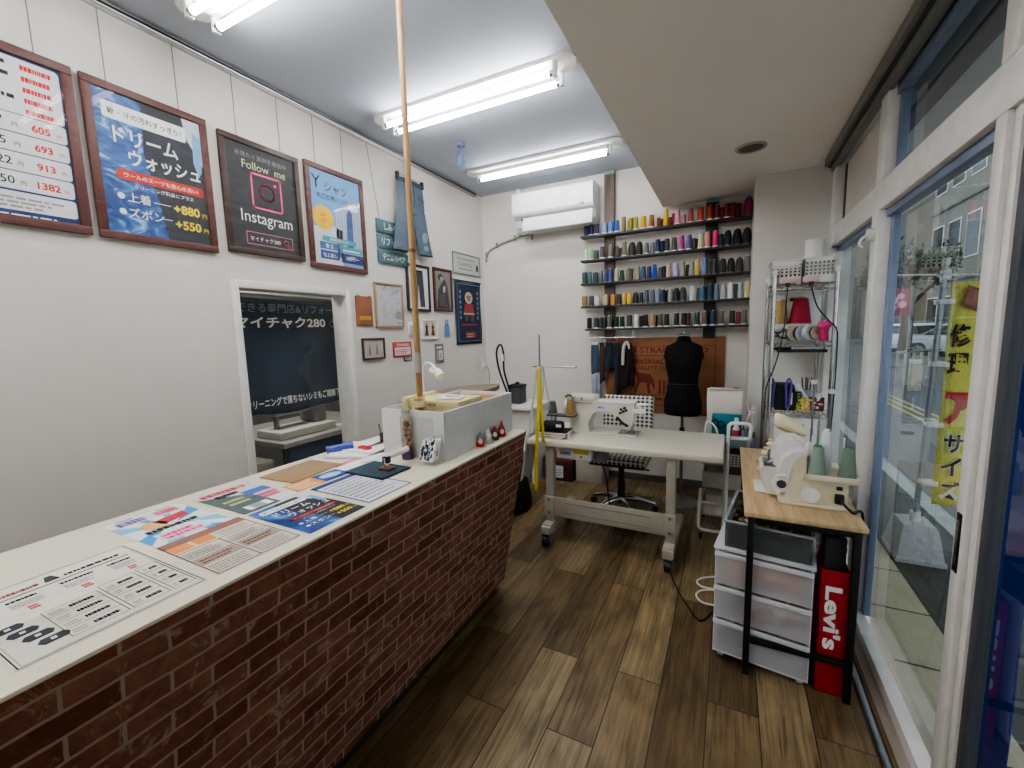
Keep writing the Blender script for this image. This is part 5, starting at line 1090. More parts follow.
# ------------------------------------------------------------------ sewing machine
r = thing('sewing_machine', 'cream industrial lockstitch sewing machine set into the cream table', 'sewing machine', (-.80, 3.05, TZ))
M_MC = pm('machine_cream', (214, 210, 196), .35); zt = TZ + .0006
b = MB(); b.box((-1.06, 2.975, zt), (-.57, 3.165, zt + .012), M_MC, .004); b.box((-.645, 3.02, zt + .012), (-.585, 3.12, zt + .0135), STEEL); b.box((-.70, 3.0, zt + .012), (-.56, 3.14, zt + .0128), CHROME); b.build('bed', r)
b = MB(); b.loft([[Vector((x, y, z)) for x, y in ((x0, y0), (x1, y0), (x1, y1), (x0, y1))] for z, x0, x1, y0, y1 in ((zt + .012, -1.05, -.90, 2.985, 3.125), (zt + .09, -1.045, -.91, 2.99, 3.12), (zt + .17, -1.045, -.88, 2.99, 3.12), (zt + .215, -1.045, -.84, 2.99, 3.12), (zt + .29, -1.045, -.84, 2.99, 3.12))], M_MC)
b.build('column', r)
b = MB(); b.box((-.90, 2.995, zt + .185), (-.60, 3.115, zt + .285), M_MC, .018, 3); b.box((-.91, 2.99, zt + .278), (-.58, 3.12, zt + .292), WHITE, .006); b.build('arm', r)
b = MB(); b.prism([(-.735, zt + .275), (-.585, zt + .275), (-.58, zt + .19), (-.60, zt + .08), (-.64, zt + .075), (-.73, zt + .18)], (0, 2.985, 0), (1, 0, 0), EZ, -.13, M_MC)
b.build('head', r)
b = MB(); s = Sheet(b, (-.895, 2.9935, zt + .205), (1, 0, 0), EZ, .13, .058); s.base(ink((206, 206, 214))); s.text('JUKI', .062, .017, .024, ink((82, 74, 160)), 1, .075, bold=.03); b.build('name_plate', r)
b = MB()
for u, v in ((-.67, .232), (-.645, .247), (-.655, .215), (-.675, .200), (-.635, .226)): b.cyl((u, 2.984, zt + v), (u, 2.976, zt + v), .010, BLACK, n=12)
b.tube([(-.70, 2.975, zt + .165), (-.66, 2.97, zt + .12), (-.62, 2.975, zt + .09)], .011, BLACK); b.build('tension_dial', r)
b = MB(); b.cyl((-.615, 3.07, zt + .02), (-.615, 3.07, zt + .085), .006, STEEL, n=10); b.box((-.63, 3.055, zt + .0136), (-.60, 3.09, zt + .02), STEEL, .002); b.cyl((-.60, 3.055, zt + .03), (-.60, 3.055, zt + .12), .005, STEEL, n=8); b.build('presser_foot', r)
b = MB(); b.box((-1.07, 2.985, zt + .285), (-.86, 3.125, zt + .335), M_MC, .012, 3); b.cyl((-.955, 2.985, zt + .31), (-.955, 2.978, zt + .31), .008, GREY, n=12); b.box((-1.06, 2.98, zt + .268), (-.88, 2.985, zt + .274), GREY); b.build('motor_housing', r)
b = MB(); b.cyl((-1.06, 3.055, zt + .22), (-1.10, 3.055, zt + .22), .065, M_MC, n=24); b.cyl((-1.10, 3.055, zt + .22), (-1.105, 3.055, zt + .22), .045, GREY, n=24); b.build('hand_wheel', r)
b = MB(); b.tube([(-.575, 3.0, zt + .26), (-.555, 2.985, zt + .262), (-.535, 2.98, zt + .24), (-.53, 2.98, zt + .20)], .007, WHITE); b.box((-.585, 2.97, zt + .205), (-.50, 2.985, zt + .245), WHITE, .008); b.cyl((-.56, 2.985, zt + .28), (-.49, 2.985, zt + .285), .012, WHITE); b.build('work_lamp', r)
r.scale = (1, 1, .82)

# ------------------------------------------------------------------ thread stand, tapes, things on the left of the table
r = thing('thread_stand', 'tall thin two armed thread stand at the left end of the sewing table', 'thread stand', (-1.19, 2.78, TZ))
b = MB(); b.cyl((-1.195, 2.78, TZ + .0006), (-1.195, 2.78, 1.475), .0065, STEEL, n=10); b.cyl((-1.195, 2.78, TZ + .0006), (-1.195, 2.78, TZ + .02), .022, STEEL, n=16); b.build('pole', r)
b = MB(); b.cyl((-1.195, 2.78, 1.255), (-.95, 2.78, 1.250), .0055, STEEL, n=8); b.tube([(-.95, 2.78, 1.25), (-.93, 2.78, 1.25), (-.925, 2.775, 1.258)], .008, STEEL, 8); b.cyl((-1.195, 2.78, 1.255), (-1.195, 2.66, 1.262), .005, STEEL, n=8); b.build('arm', r)
b = MB(); b.tube([(-1.175, 2.778, 1.25), (-1.165, 2.778, 1.12), (-1.185, 2.778, .98), (-1.15, 2.778, .95), (-1.12, 2.778, .96), (-1.145, 2.778, 1.10), (-1.165, 2.778, 1.25)], .004, ALU, 6); b.build('wire_loop', r)
r = thing('tape_measure', 'yellow tape measure hanging in front of the table edge from the thread stand', 'tape measure', (-1.16, 2.66, .38))
b = MB(); MY = pm('yellow_tape', (212, 192, 60), .5)
b.grid(lambda u, v: Vector((-1.15 - .035 * v + (u - .5) * .026 + .006 * math.sin(v * 6), 2.658 + .004 * math.sin(v * 9), 1.265 - .89 * v)), 2, 24, MY); b.build('tape', r, solid=.0012)
b = MB(); b.grid(lambda u, v: Vector((-1.138 + .02 * (v - .5) + (u - .5) * .02, 2.664 + .004 * math.sin(v * 9), 1.262 - .52 * v)), 2, 14, MY); b.build('tape_tail', r, solid=.0012)
r = thing('fabric_strip', 'narrow white strip of cloth hanging beside the yellow tape', 'cloth strip', (-1.2, 2.67, .75))
b = MB(); b.grid(lambda u, v: Vector((-1.168 - .075 * v + (u - .5) * .018, 2.668 + .008 * v, 1.25 - .49 * v)), 2, 16, fabric((206, 202, 194))); b.build('cloth', r, solid=.002)
r = thing('cloth_drape', 'white cloth hanging down from the left end of the sewing table', 'cloth', (-1.32, 2.85, .42))
b = MB(); b.grid(lambda u, v: Vector((-1.276 - .05 * v + .012 * math.sin(u * 12) * v, 2.72 + u * .22 - .03 * v, .765 - .34 * v + .02 * math.sin(u * 6) * v)), 12, 12, fabric((202, 198, 190))); b.build('cloth', r, solid=.003)
bk = ((-1.115, 2.82, 0., .20, .16, .014, (170, 84, 80), 'thin red covered notebook, lowest of the stack on the sewing table'), (-1.105, 2.825, .0145, .215, .165, .012, (206, 200, 190), 'pale notebook in the stack on the sewing table'), (-1.10, 2.83, .027, .21, .17, .017, (44, 44, 48), 'black notebook topmost of the stack on the sewing table'))
for x, y, dz, w_, d_, h_, c, lb in bk:
    r = thing('notebook', lb, 'notebook', (x, y, TZ + dz), group='notebooks on the sewing table')
    z0 = TZ + .0008 + dz; b = MB(); b.box((x - w_ / 2, y - d_ / 2, z0), (x + w_ / 2, y + d_ / 2, z0 + .002), ink(c), .0005); b.box((x - w_ / 2, y - d_ / 2, z0 + h_ - .002), (x + w_ / 2, y + d_ / 2, z0 + h_), ink(c), .0005); b.box((x - w_ / 2, y - d_ / 2, z0), (x - w_ / 2 + .003, y + d_ / 2, z0 + h_), ink(c)); b.build('cover', r)
    b = MB(); b.box((x - w_ / 2 + .003, y - d_ / 2 + .003, z0 + .002), (x + w_ / 2 - .004, y + d_ / 2 - .003, z0 + h_ - .002), PAPER); b.build('pages', r)
r = thing('tool_case', 'soft dark grey pouch resting on the black notebook', 'pouch', (-1.13, 2.83, TZ + .045))
b = MB(); b.box((-1.20, 2.77, TZ + .0455), (-1.045, 2.88, TZ + .105), fabric((52, 54, 60)), .02, 3); b.build('body', r)
b = MB(); b.box((-1.075, 2.764, TZ + .078), (-1.035, 2.771, TZ + .098), PLASTIC, .003); b.build('tag', r)
r = thing('thread_tray', 'grey tray on a bracket carrying thread cones beside the machine', 'tray', (-1.06, 2.93, TZ))
b = MB(); b.box((-1.20, 2.90, TZ + .125), (-.985, 3.01 - .03, TZ + .137), DGREY, .004); b.cyl((-1.145, 2.945, TZ + .0006), (-1.145, 2.945, TZ + .125), .008, STEEL); b.build('plate', r)
def cone_spool(x, y, z, rgb, h, R, label, top=None, group=None, name='thread_cone'):
    r = thing(name, label, 'thread cone', (x, y, z), group=group)
    b = MB(); b.lathe([(R, .006), (R, .015), (R * .66, h * .93), (R * .55, h * .95)], thread(rgb), (x, y, z), 24); b.build('thread', r, smooth=50)
    b = MB(); b.lathe([(R * 1.02, .0005), (R * 1.02, .006), (R * .9, .008)], top or M_CORE, (x, y, z), 24); b.lathe([(R * .5, h * .93), (R * .42, h), (R * .2, h)], top or M_CORE, (x, y, z), 16); b.build('core', r)
    return r
cone_spool(-1.025, 2.94, TZ + .1375, (176, 132, 82), .125, .036, 'tan cone of thread on the grey tray beside the machine')
cone_spool(-1.165, 2.94, TZ + .1375, (98, 108, 106), .10, .034, 'grey-green cone of thread on the grey tray beside the machine')
r = thing('thread_snips', 'green handled snips lying on top of the tan thread cone', 'snips', (-1.02, 2.94, TZ + .263))
b = MB(); b.tube([(-1.06, 2.935, TZ + .270), (-1.035, 2.93, TZ + .285), (-1.01, 2.94, TZ + .272), (-.99, 2.95, TZ + .27)], .009, ink((40, 128, 84))); b.build('handle', r)
b = MB(); b.tube([(-1.02, 2.945, TZ + .268), (-1.0, 2.92, TZ + .285), (-.985, 2.93, TZ + .27)], .006, WHITE); b.build('blade', r)
r = thing('oil_cup', 'tiny clear cup standing on the cream table by the notebooks', 'cup', (-.985, 2.78, TZ))
b = MB(); b.lathe([(.014, .0005), (.016, .04), (.013, .04), (.012, .004)], pm('frosted_cup', (206, 204, 198), .3), (-.985, 2.78, TZ), 16); b.build('body', r)

# ------------------------------------------------------------------ checked office chair behind the table
def check_mat():
    t = NT('black_white_check'); p = t.principled(Roughness=.85); co = t.coords((28, 28, 28)); sp = t.node('ShaderNodeSeparateXYZ'); t.link(co, sp.inputs[0])
    def stripe(sock):
        a = t.node('ShaderNodeMath', operation='FRACT'); t.link(sock, a.inputs[0]); c = t.node('ShaderNodeMath', operation='GREATER_THAN'); c.inputs[1].default_value = .5; t.link(a.outputs[0], c.inputs[0]); return c.outputs[0]
    ax = stripe(sp.outputs['X']); y = t.node('ShaderNodeMath', operation='ADD'); t.link(sp.outputs['Y'], y.inputs[0]); t.link(sp.outputs['Z'], y.inputs[1]); ay = stripe(y.outputs[0])
    s_ = t.node('ShaderNodeMath', operation='ADD'); t.link(ax, s_.inputs[0]); t.link(ay, s_.inputs[1]); d = t.node('ShaderNodeMath', operation='MULTIPLY'); d.inputs[1].default_value = .5; t.link(s_.outputs[0], d.inputs[0])
    t.link(t.ramp(d.outputs[0], [(.2, lin((226, 222, 212))), (.5, lin((188, 184, 176))), (.8, lin((24, 24, 26)))]), p.inputs['Base Color']); t.n[-1]
    for n in t.n:
        if n.type == 'VALTORGB': n.color_ramp.interpolation = 'CONSTANT'
    return t.m
M_CHK = check_mat()
r = thing('office_chair', 'swivel chair in black and white checked fabric behind the sewing table', 'chair', (-.77, 3.46, 0))
cx, cy = -.77, 3.45
b = MB(); b.box((cx - .225, cy - .21, .44), (cx + .225, cy + .2, .51), M_CHK, .03, 3); b.build('seat', r)
b = MB(); b.box((cx - .215, cy - .20, .425), (cx + .215, cy + .19, .445), BLACK, .01); b.build('seat_pan', r)
b = MB(); M = Matrix.Translation((cx + .01, cy + .20, .795)) @ Matrix.Rotation(math.radians(-6), 4, 'X'); b.box((-.21, -.028, -.145), (.21, .028, .145), M_CHK, .025, 3, M=M); b.build('backrest', r)
b = MB(); b.tube([(cx, cy + .05, .43), (cx, cy + .22, .44), (cx + .01, cy + .245, .52), (cx + .02, cy + .245, .74)], .016, BLACK); b.build('back_support', r)
b = MB(); b.cyl((cx, cy, .09), (cx, cy, .43), .024, BLACK, n=16); b.cyl((cx, cy, .08), (cx, cy, .26), .036, BLACK, r1=.03, n=16); b.build('column', r)
for k in range(5):
    a = 2 * PI * k / 5 + .3; ex, ey = cx + .27 * math.cos(a), cy + .27 * math.sin(a)
    b = MB(); b.tube([(cx, cy, .115), (cx + .14 * math.cos(a), cy + .14 * math.sin(a), .105), (ex, ey, .07)], [.026, .02, .014], CHROME, 10); L = b.build('base_arm', r)
    b = MB(); b.cyl((ex - .014 * math.sin(a), ey + .014 * math.cos(a), .0255), (ex + .014 * math.sin(a), ey - .014 * math.cos(a), .0255), .025, BLACK, n=16); b.cyl((ex, ey, .03), (ex, ey, .075), .008, STEEL); b.build('caster', L)
b = MB(); b.tube([(cx + .05, cy - .1, .42), (cx + .24, cy - .12, .41)], .007, BLACK); b.build('lever', r)
# ================================================================== wire rack by the pillar
RX0, RX1, RY0, RY1 = .232, .548, 3.16, 3.70
r = thing('wire_rack', 'chrome four post wire shelving rack between pillar and window', 'rack', ((RX0 + RX1) / 2, 3.43, 0))
for x in (RX0, RX1):
    for y in (RY0, RY1):
        b = MB(); b.cyl((x, y, .012), (x, y, 1.80), .0125, CHROME, n=12)
        for k in range(12): b.cyl((x, y, .15 + k * .14), (x, y, .153 + k * .14), .0135, STEEL, n=12)
        b.build('post', r)
        b = MB(); b.cyl((x, y, 1.80), (x, y, 1.83), .014, PLASTIC, n=12); b.cyl((x, y, .0005), (x, y, .012), .017, BLACK, n=12); b.build('post_cap', r)
RZ = (.12, .50, .955, 1.395, 1.74)
for z in RZ:
    b = MB()
    for dz in (0, -.03):
        b.tube([(RX0, RY0, z + dz - .004), (RX1, RY0, z + dz - .004), (RX1, RY1, z + dz - .004), (RX0, RY1, z + dz - .004)], .004, CHROME, 6, closed=True)
    for k in range(1, 14):
        x = RX0 + (RX1 - RX0) * k / 14; b.cyl((x, RY0, z - .002), (x, RY1, z - .002), .0018, CHROME, n=5)
    for k in range(12):
        x = RX0 + (RX1 - RX0) * k / 12; xx = RX0 + (RX1 - RX0) * (k + 1) / 12; b.cyl((x, RY0, z - (.005 if k % 2 else .033)), (xx, RY0, z - (.033 if k % 2 else .005)), .002, CHROME, n=5)
        y = RY0 + (RY1 - RY0) * k / 12; yy = RY0 + (RY1 - RY0) * (k + 1) / 12; b.cyl((RX0, y, z - (.005 if k % 2 else .033)), (RX0, yy, z - (.033 if k % 2 else .005)), .002, CHROME, n=5)
    b.build('shelf', r)
def basket(x0, x1, y0, y1, z, h, label, dark=1):
    r = thing('plastic_basket', label, 'basket', ((x0 + x1) / 2, (y0 + y1) / 2, z), group='white baskets on the rack')
    b = MB(); t = .003; zb = z + h * .34
    b.box((x0, y0, z), (x1, y1, z + .004), PLASTIC)
    def lattice(p, q):
        p, q = V(p), V(q); L = (q - p).length; d = (q - p) / L; n = Vector((d.y, -d.x, 0)) * t
        def bar(u0, u1, v0, v1):
            a = p + d * u0; c = p + d * u1; b.add([a + Vector((0, 0, v0)), c + Vector((0, 0, v0)), c + Vector((0, 0, v1)), a + Vector((0, 0, v1)), a - n + Vector((0, 0, v0)), c - n + Vector((0, 0, v0)), c - n + Vector((0, 0, v1)), a - n + Vector((0, 0, v1))], [(0, 1, 2, 3), (7, 6, 5, 4), (0, 4, 5, 1), (1, 5, 6, 2), (2, 6, 7, 3), (3, 7, 4, 0)], PLASTIC)
        bar(0, L, 0, zb - z); bar(0, L, h - .02, h)
        nc = max(3, int(L / .021)); 
        for k in range(nc + 1): bar(max(0, L * k / nc - .005), min(L, L * k / nc + .005), zb - z, h - .02)
        for k in range(1, 4): v = (zb - z) + (h - .02 - zb + z) * k / 4; bar(0, L, v - .0045, v + .0045)
    lattice((x0, y0, z), (x1, y0, z)); lattice((x1, y0, z), (x1, y1, z)); lattice((x1, y1, z), (x0, y1, z)); lattice((x0, y1, z), (x0, y0, z)); b.build('body', r)
    b = MB()
    for a, c in (((x0 - .006, y0 - .006), (x1 + .006, y0 + .004)), ((x0 - .006, y1 - .004), (x1 + .006, y1 + .006)), ((x0 - .006, y0), (x0 + .004, y1)), ((x1 - .004, y0), (x1 + .006, y1))): b.box((a[0], a[1], z + h - .002), (c[0], c[1], z + h + .006), PLASTIC, .002)
    b.build('rim', r)
    b = MB(); b.box((x0 + .008, y0 + .008, z + .005), (x1 - .008, y1 - .008, z + h - .045 * dark), fabric((74, 66, 62) if dark else (150, 146, 142)), .006); b.build('contents', r)
    return r
basket(.215, .372, 3.18, 3.42, 1.7405, .145, 'white perforated basket at the left on top of the wire rack')
basket(.388, .535, 3.18, 3.42, 1.7405, .15, 'white perforated basket on the wire rack with a paper roll behind it', 0)
b = MB(); b.lathe([(.018, 0), (.056, .0), (.056, .30), (.018, .30), (.018, .27)], PAPER, (.475, 3.49, 1.7408), 28); tag(b.build('paper_roll'), 'white paper roll standing behind the baskets on top of the rack', 'paper roll')
for k, (x, lab, pts) in enumerate(((.30, 'black cable with a pink plug hanging from the left basket on the rack', [(.30, 3.15, 1.75), (.298, 3.143, 1.68), (.292, 3.14, 1.5), (.285, 3.138, 1.42), (.27, 3.135, 1.33), (.245, 3.135, 1.22), (.21, 3.14, 1.1), (.205, 3.14, .9)]),
        (.42, 'black cable with a pink plug running from the right basket to the rack post', [(.42, 3.15, 1.75), (.425, 3.143, 1.70), (.455, 3.14, 1.60), (.51, 3.135, 1.52), (.555, 3.135, 1.46), (.562, 3.14, 1.35), (.562, 3.14, 1.1), (.555, 3.14, .8)]))):
    r = thing('power_cable', lab, 'cable', (x, 3.15, pts[-1][2]))
    b = MB(); b.tube(pts, .004, BLACK, 6); b.build('cord', r)
    b = MB(); b.box((x - .045, 3.150, 1.748), (x + .04, 3.172, 1.782), pm('pale_pink_plug', (206, 176, 170), .5), .004); b.build('plug', r)
    b = MB(); b.cyl((x, 3.15, 1.75), (x, 3.15, 1.725), .012, BLACK, n=10); b.build('connector', r)
# second shelf
z2 = RZ[3] + .0008
def bin_box(x0, x1, y0, y1, z0, z1, label):
    r = thing('storage_bin', label, 'storage bin', ((x0 + x1) / 2, (y0 + y1) / 2, z0), group='white bins on the rack')
    b = MB(); t = .004
    b.box((x0, y0, z0), (x1, y0 + t, z1), PLASTIC, .001); b.box((x0, y1 - t, z0), (x1, y1, z1), PLASTIC, .001); b.box((x0, y0, z0), (x0 + t, y1, z1), PLASTIC, .001); b.box((x1 - t, y0, z0), (x1, y1, z1), PLASTIC, .001); b.box((x0, y0, z0), (x1, y1, z0 + t), PLASTIC)
    b.box((x0 - .004, y0 - .004, z1 - .008), (x1 + .004, y0, z1), PLASTIC, .001); b.build('body', r)
    xm = (x0 + x1) / 2; b = MB(); b.box((xm - .045, y0 - .002, z1 - .062), (xm + .045, y0 + .001, z1 - .042), BLACK, .0006); b.build('handle', r)
bin_box(.255, .525, 3.46, 3.67, z2, 1.715, 'tall white bin with a dark hand slot behind the red thread cone')
b = MB(); b.box((.25, 3.31, z2), (.47, 3.44, 1.498), pm('pale_box', (206, 204, 200), .6), .003); tag(b.build('storage_box'), 'pale flat box under the gold and red thread cones on the rack', 'box')
cone_spool(.288, 3.37, 1.4985, (172, 142, 84), .165, .046, 'gold cone of thread standing on the wire rack', group=None)
cone_spool(.398, 3.37, 1.4985, (172, 28, 52), .175, .062, 'large red cone of thread standing on the wire rack')
def ribbon_roll(c, R, w, face, tape, az, label, tilt=0.):
    r = thing('ribbon_roll', label, 'ribbon roll', (c[0], c[1], z2), group='ribbon rolls on the rack')
    M = Matrix.Translation(c) @ Matrix.Rotation(az, 4, 'Z') @ Matrix.Rotation(math.radians(90) + tilt, 4, 'Y')
    def lz(prof, m): 
        q = MB(); n = 24; q.lathe(prof, m, (0, 0, 0), n); return MB().add([M @ Vector(v) for v in q.v], q.f, m)
    lz([(R * .93, -w / 2), (R * .93, w / 2)], pm('ribbon', tape, .5)).build('tape', r)
    q = lz([(R * .3, -w / 2 - .002), (R, -w / 2 - .002), (R, -w / 2), (R * .3, -w / 2), (R * .3, -w / 2 - .002)], ink(face)); q2 = lz([(R * .3, w / 2), (R, w / 2), (R, w / 2 + .002), (R * .3, w / 2 + .002), (R * .3, w / 2)], ink(face))
    q.add(q2.v, q2.f, q2.mats[0]); q.build('flange', r)
zc = z2 + .0485
ribbon_roll((.345, 3.225, zc), .046, .022, (198, 184, 160), (120, 100, 80), math.radians(-58), 'cream faced ribbon roll at the left of the row on the wire rack')
ribbon_roll((.385, 3.225, zc), .046, .02, (188, 190, 194), (70, 64, 62), math.radians(-52), 'dark taped ribbon roll, second in the row on the wire rack')
ribbon_roll((.425, 3.225, zc), .046, .022, (206, 212, 220), (196, 204, 214), math.radians(-40), 'all white ribbon roll, third in the row on the wire rack')
ribbon_roll((.468, 3.225, zc), .043, .018, (176, 164, 140), (110, 92, 66), math.radians(-60), 'tan ribbon roll at the right of the row beside the pink pot')
r = thing('elastic_bundle', 'flat bundle of grey and white striped elastic bands on the wire rack', 'elastic', (.275, 3.21, z2))
for k in range(5):
    b = MB(); z = z2 + .010 + .016 * k; b.tube([(.245 + .06 * u + .01 * math.sin(k * 2), 3.19 + .03 * math.sin(u * PI) - .004 * k, z + .008 * math.sin(u * 5 + k)) for u in [q / 8 for q in range(9)]], .008, fabric(((196, 196, 192), (88, 86, 82), (210, 206, 196), (110, 106, 98), (190, 190, 188))[k]), 8); b.build('band', r)
r = thing('pink_pot', 'bright pink pincushion on a pink pot at the right of the wire rack', 'pincushion', (.512, 3.22, z2))
b = MB(); b.lathe([(.024, 0), (.026, .01), (.022, .05), (.027, .075), (.024, .075)], pm('pink_plastic', (196, 52, 108), .4), (.507, 3.215, z2), 20); b.build('pot', r)
b = MB(); b.ell((.507, 3.215, z2 + .095), (.037, .037, .028), fabric((226, 86, 152)), 18, 9); b.build('cushion', r)
b = MB(); 
for k in range(7): a = k * .9; b.cyl((.507 + .014 * math.cos(a), 3.215 + .014 * math.sin(a), z2 + .112), (.507 + .018 * math.cos(a), 3.215 + .018 * math.sin(a), z2 + .126), .002, INKW if k % 2 else BLACK, n=6)
b.build('pin', r)
r = thing('shelf_tray', 'flat black tray slung under the second rack shelf', 'tray', (.36, 3.3, 1.32))
b = MB(); b.box((.27, 3.19, 1.325), (.52, 3.5, 1.33), BLACK, .002); b.box((.265, 3.185, 1.325), (.525, 3.19, 1.345), BLACK, .001); b.box((.265, 3.5, 1.325), (.525, 3.505, 1.345), BLACK, .001); b.build('plate', r)
b = MB()
for x, y in ((.28, 3.20), (.51, 3.20), (.28, 3.49), (.51, 3.49)): b.cyl((x, y, 1.33), (x, y, 1.364), .003, BLACK, n=6)
b.build('hanger', r)
b = MB(); b.box((.36, 3.2, 1.3304), (.5, 3.4, 1.35), pm('white_pad', (206, 206, 206), .6), .004); tag(b.build('sewing_pattern'), 'white folded pattern sheet on the black tray of the rack', 'paper')
# third shelf
z3 = RZ[2] + .0008
r = thing('tool_bag', 'black tool pouch holding purple handled scissors on the wire rack', 'bag', (.30, 3.26, z3))
b = MB(); b.loft([[Vector((x, y, z)) for x, y in ((x0, y0), (x1, y0), (x1, y1), (x0, y1))] for z, x0, x1, y0, y1 in ((z3, .265, .375, 3.19, 3.33), (z3 + .08, .255, .385, 3.185, 3.34), (z3 + .165, .245, .365, 3.19, 3.33))], pm('black_canvas', (30, 31, 34), .8, bump=.2)); b.build('body', r)
b = MB(); b.box((.345, 3.180, z3 + .04), (.358, 3.186, z3 + .115), PAPER); b.build('tag', r)
PUR = pm('purple_handle', (92, 70, 150), .4)
for k, (x, lab) in enumerate(((.243, 'purple handled scissors standing left of the black pouch'), (.335, 'purple handled scissors standing in front of the black pouch'))):
    r = thing('scissors', lab, 'scissors', (x, 3.175, z3), group='scissors on the rack')
    zt = z3 + .02; b = MB(); b.tube([(x - .008, 3.174, zt), (x - .012, 3.172, zt + .09), (x - .014, 3.174, zt + .15), (x, 3.175, zt + .185), (x + .014, 3.174, zt + .15), (x + .010, 3.172, zt + .09), (x + .006, 3.174, zt)], .0065, PUR, 8); b.build('handle', r)
    b = MB(); b.box((x - .006, 3.172, z3), (x + .006, 3.176, zt + .01), STEEL); b.build('blade', r)
for k, (x, y, w_, h_, c1, c2, a, lab) in enumerate(((.385, 3.23, .08, .12, (34, 44, 44), (196, 190, 120), .15, 'black and green notion packet leaning on the wire rack'), (.395, 3.20, .05, .075, (206, 196, 96), (60, 64, 48), -.1, 'yellow packet of trims at the front of the wire rack'), (.435, 3.205, .045, .085, (196, 160, 70), (230, 214, 150), .1, 'gold packet of trims on the wire rack'), (.485, 3.21, .085, .09, (92, 34, 40), (214, 196, 190), -.2, 'dark red patterned packet at the right of the wire rack'))):
    r = thing('notion_packet', lab, 'packet', (x, y, z3), group='packets on the rack')
    M = Matrix.Translation((x, y, z3 + .002)) @ Matrix.Rotation(a, 4, 'Z') @ Matrix.Rotation(math.radians(-24), 4, 'X')
    b = MB(); b.box((-w_ / 2, -.006, 0), (w_ / 2, .006, h_), pm('packet', c1, .35), .004, M=M); R = random.Random(k)
    for q in range(9): u, v = R.uniform(-.4, .25) * w_, R.uniform(.1, .8) * h_; b.box((u, -.0075, v), (u + .18 * w_, -.0062, v + .1 * h_), ink(c2), M=M)
    b.build('body', r)
r = thing('price_card', 'white folded card leaning behind the packets on the wire rack', 'card', (.43, 3.28, z3))
M = Matrix.Translation((.43, 3.30, z3 + .05)) @ Matrix.Rotation(.2, 4, 'Z') @ Matrix.Rotation(-.5, 4, 'Y') @ Matrix.Rotation(-.3, 4, 'X')
b = MB(); b.box((-.035, -.002, -.03), (.035, .002, .11), PAPER, M=M); b.box((-.025, -.003, .03), (.02, -.002, .04), INKG, M=M); b.build('card', r)
b = MB(); M = Matrix.Translation((.505, 3.28, z3 + .003)); b.loft([[M @ Vector((rx * math.cos(2 * PI * k / 12), .05 * math.sin(2 * PI * k / 12), z)) for k in range(12)] for z, rx in ((0, .035), (.03, .04), (.075, .03), (.11, .012))], pm('clear_bag', (206, 212, 216), .25)); tag(b.build('plastic_bag'), 'small clear plastic bag at the right end of the rack shelf', 'bag')
r = thing('measuring_rods', 'dark bundle of rods in a clear cup at the back of the rack', 'rods', (.46, 3.42, z3))
b = MB(); b.lathe([(.03, 0), (.034, .11), (.03, .11), (.028, .006)], pm('cup_plastic', (150, 160, 166), .3), (.46, 3.42, z3), 16); b.build('cup', r)
for k in range(4):
    b = MB(); a = k * 1.6; b.cyl((.46 + .01 * math.cos(a), 3.42 + .01 * math.sin(a), z3 + .008), (.46 + .028 * math.cos(a), 3.42 + .028 * math.sin(a), z3 + .19), .004, DGREY, n=8); b.build('rod', r)
bin_box(.262, .50, 3.185, 3.62, RZ[1] + .0008, .912, 'large white bin with a dark hand slot low on the wire rack')

# ================================================================== trolley with bag and tools
r = thing('utility_trolley', 'grey and white tiered utility trolley with a tubular handle', 'trolley', (-.01, 3.32, 0))
M_TR = pm('trolley_white', (206, 202, 194), .45); M_TRG = pm('trolley_grey_blue', (128, 142, 150), .45)
tx0, tx1, ty0, ty1 = -.155, .175, 3.335, 3.60
def tray(z, h, m, holes=False):
    b = MB(); b.box((tx0, ty0, z), (tx1, ty1, z + .006), m)
    for a, c in (((tx0, ty0), (tx1, ty0 + .005)), ((tx0, ty1 - .005), (tx1, ty1)), ((tx0, ty0), (tx0 + .005, ty1)), ((tx1 - .005, ty0), (tx1, ty1))): b.box((a[0], a[1], z), (c[0], c[1], z + h), m, .001)
    if holes:
        for i in range(13):
            for j in range(4): u = tx0 + .03 + i * .0225; v = z + .02 + j * .018; b.box((u, ty0 - .0012, v), (u + .012, ty0 + .001, v + .010), DGREY)
    b.box((tx0 - .004, ty0 - .004, z + h - .01), (tx1 + .004, ty0, z + h), m, .002); b.build('tray', r)
tray(.64, .09, M_TRG); tray(.50, .095, M_TR, True); tray(.33, .12, M_TR); tray(.12, .09, M_TR)
for x in (-.172, -.03):
    pass
b = MB(); b.tube([(-.165, 3.315, .33), (-.17, 3.22, .12), (-.165, 3.195, .085), (-.14, 3.19, .07), (-.03, 3.19, .07), (-.012, 3.195, .085), (-.008, 3.22, .12), (-.008, 3.315, .60)], .0105, M_TR, 10); b.tube([(-.16, 3.275, .24), (-.012, 3.275, .24)], .008, M_TR, 8); b.build('leg_loop', r)
b = MB(); b.tube([(.002, 3.20, .05), (.004, 3.22, .60), (.006, 3.22, .80), (.012, 3.22, .832), (.035, 3.22, .845), (.115, 3.22, .845), (.135, 3.22, .832), (.138, 3.22, .80), (.135, 3.23, .745), (.13, 3.25, .735), (.02, 3.25, .735)], .0115, WHITE, 10); b.tube([(.13, 3.25, .74), (.13, 3.33, .66)], .01, WHITE, 8); b.build('handle', r)
for x in (-.15, .16):
    b = MB(); b.cyl((x, 3.585, .05), (x, 3.585, .73), .010, M_TR, n=10); b.build('post', r)
for x, y in ((-.15, 3.19), (.002, 3.19), (-.15, 3.585), (.16, 3.585)):
    b = MB(); b.cyl((x - .01, y, .0245), (x + .01, y, .0245), .024, BLACK, n=16); b.cyl((x, y, .03), (x, y, .08), .007, STEEL); b.build('caster', r)
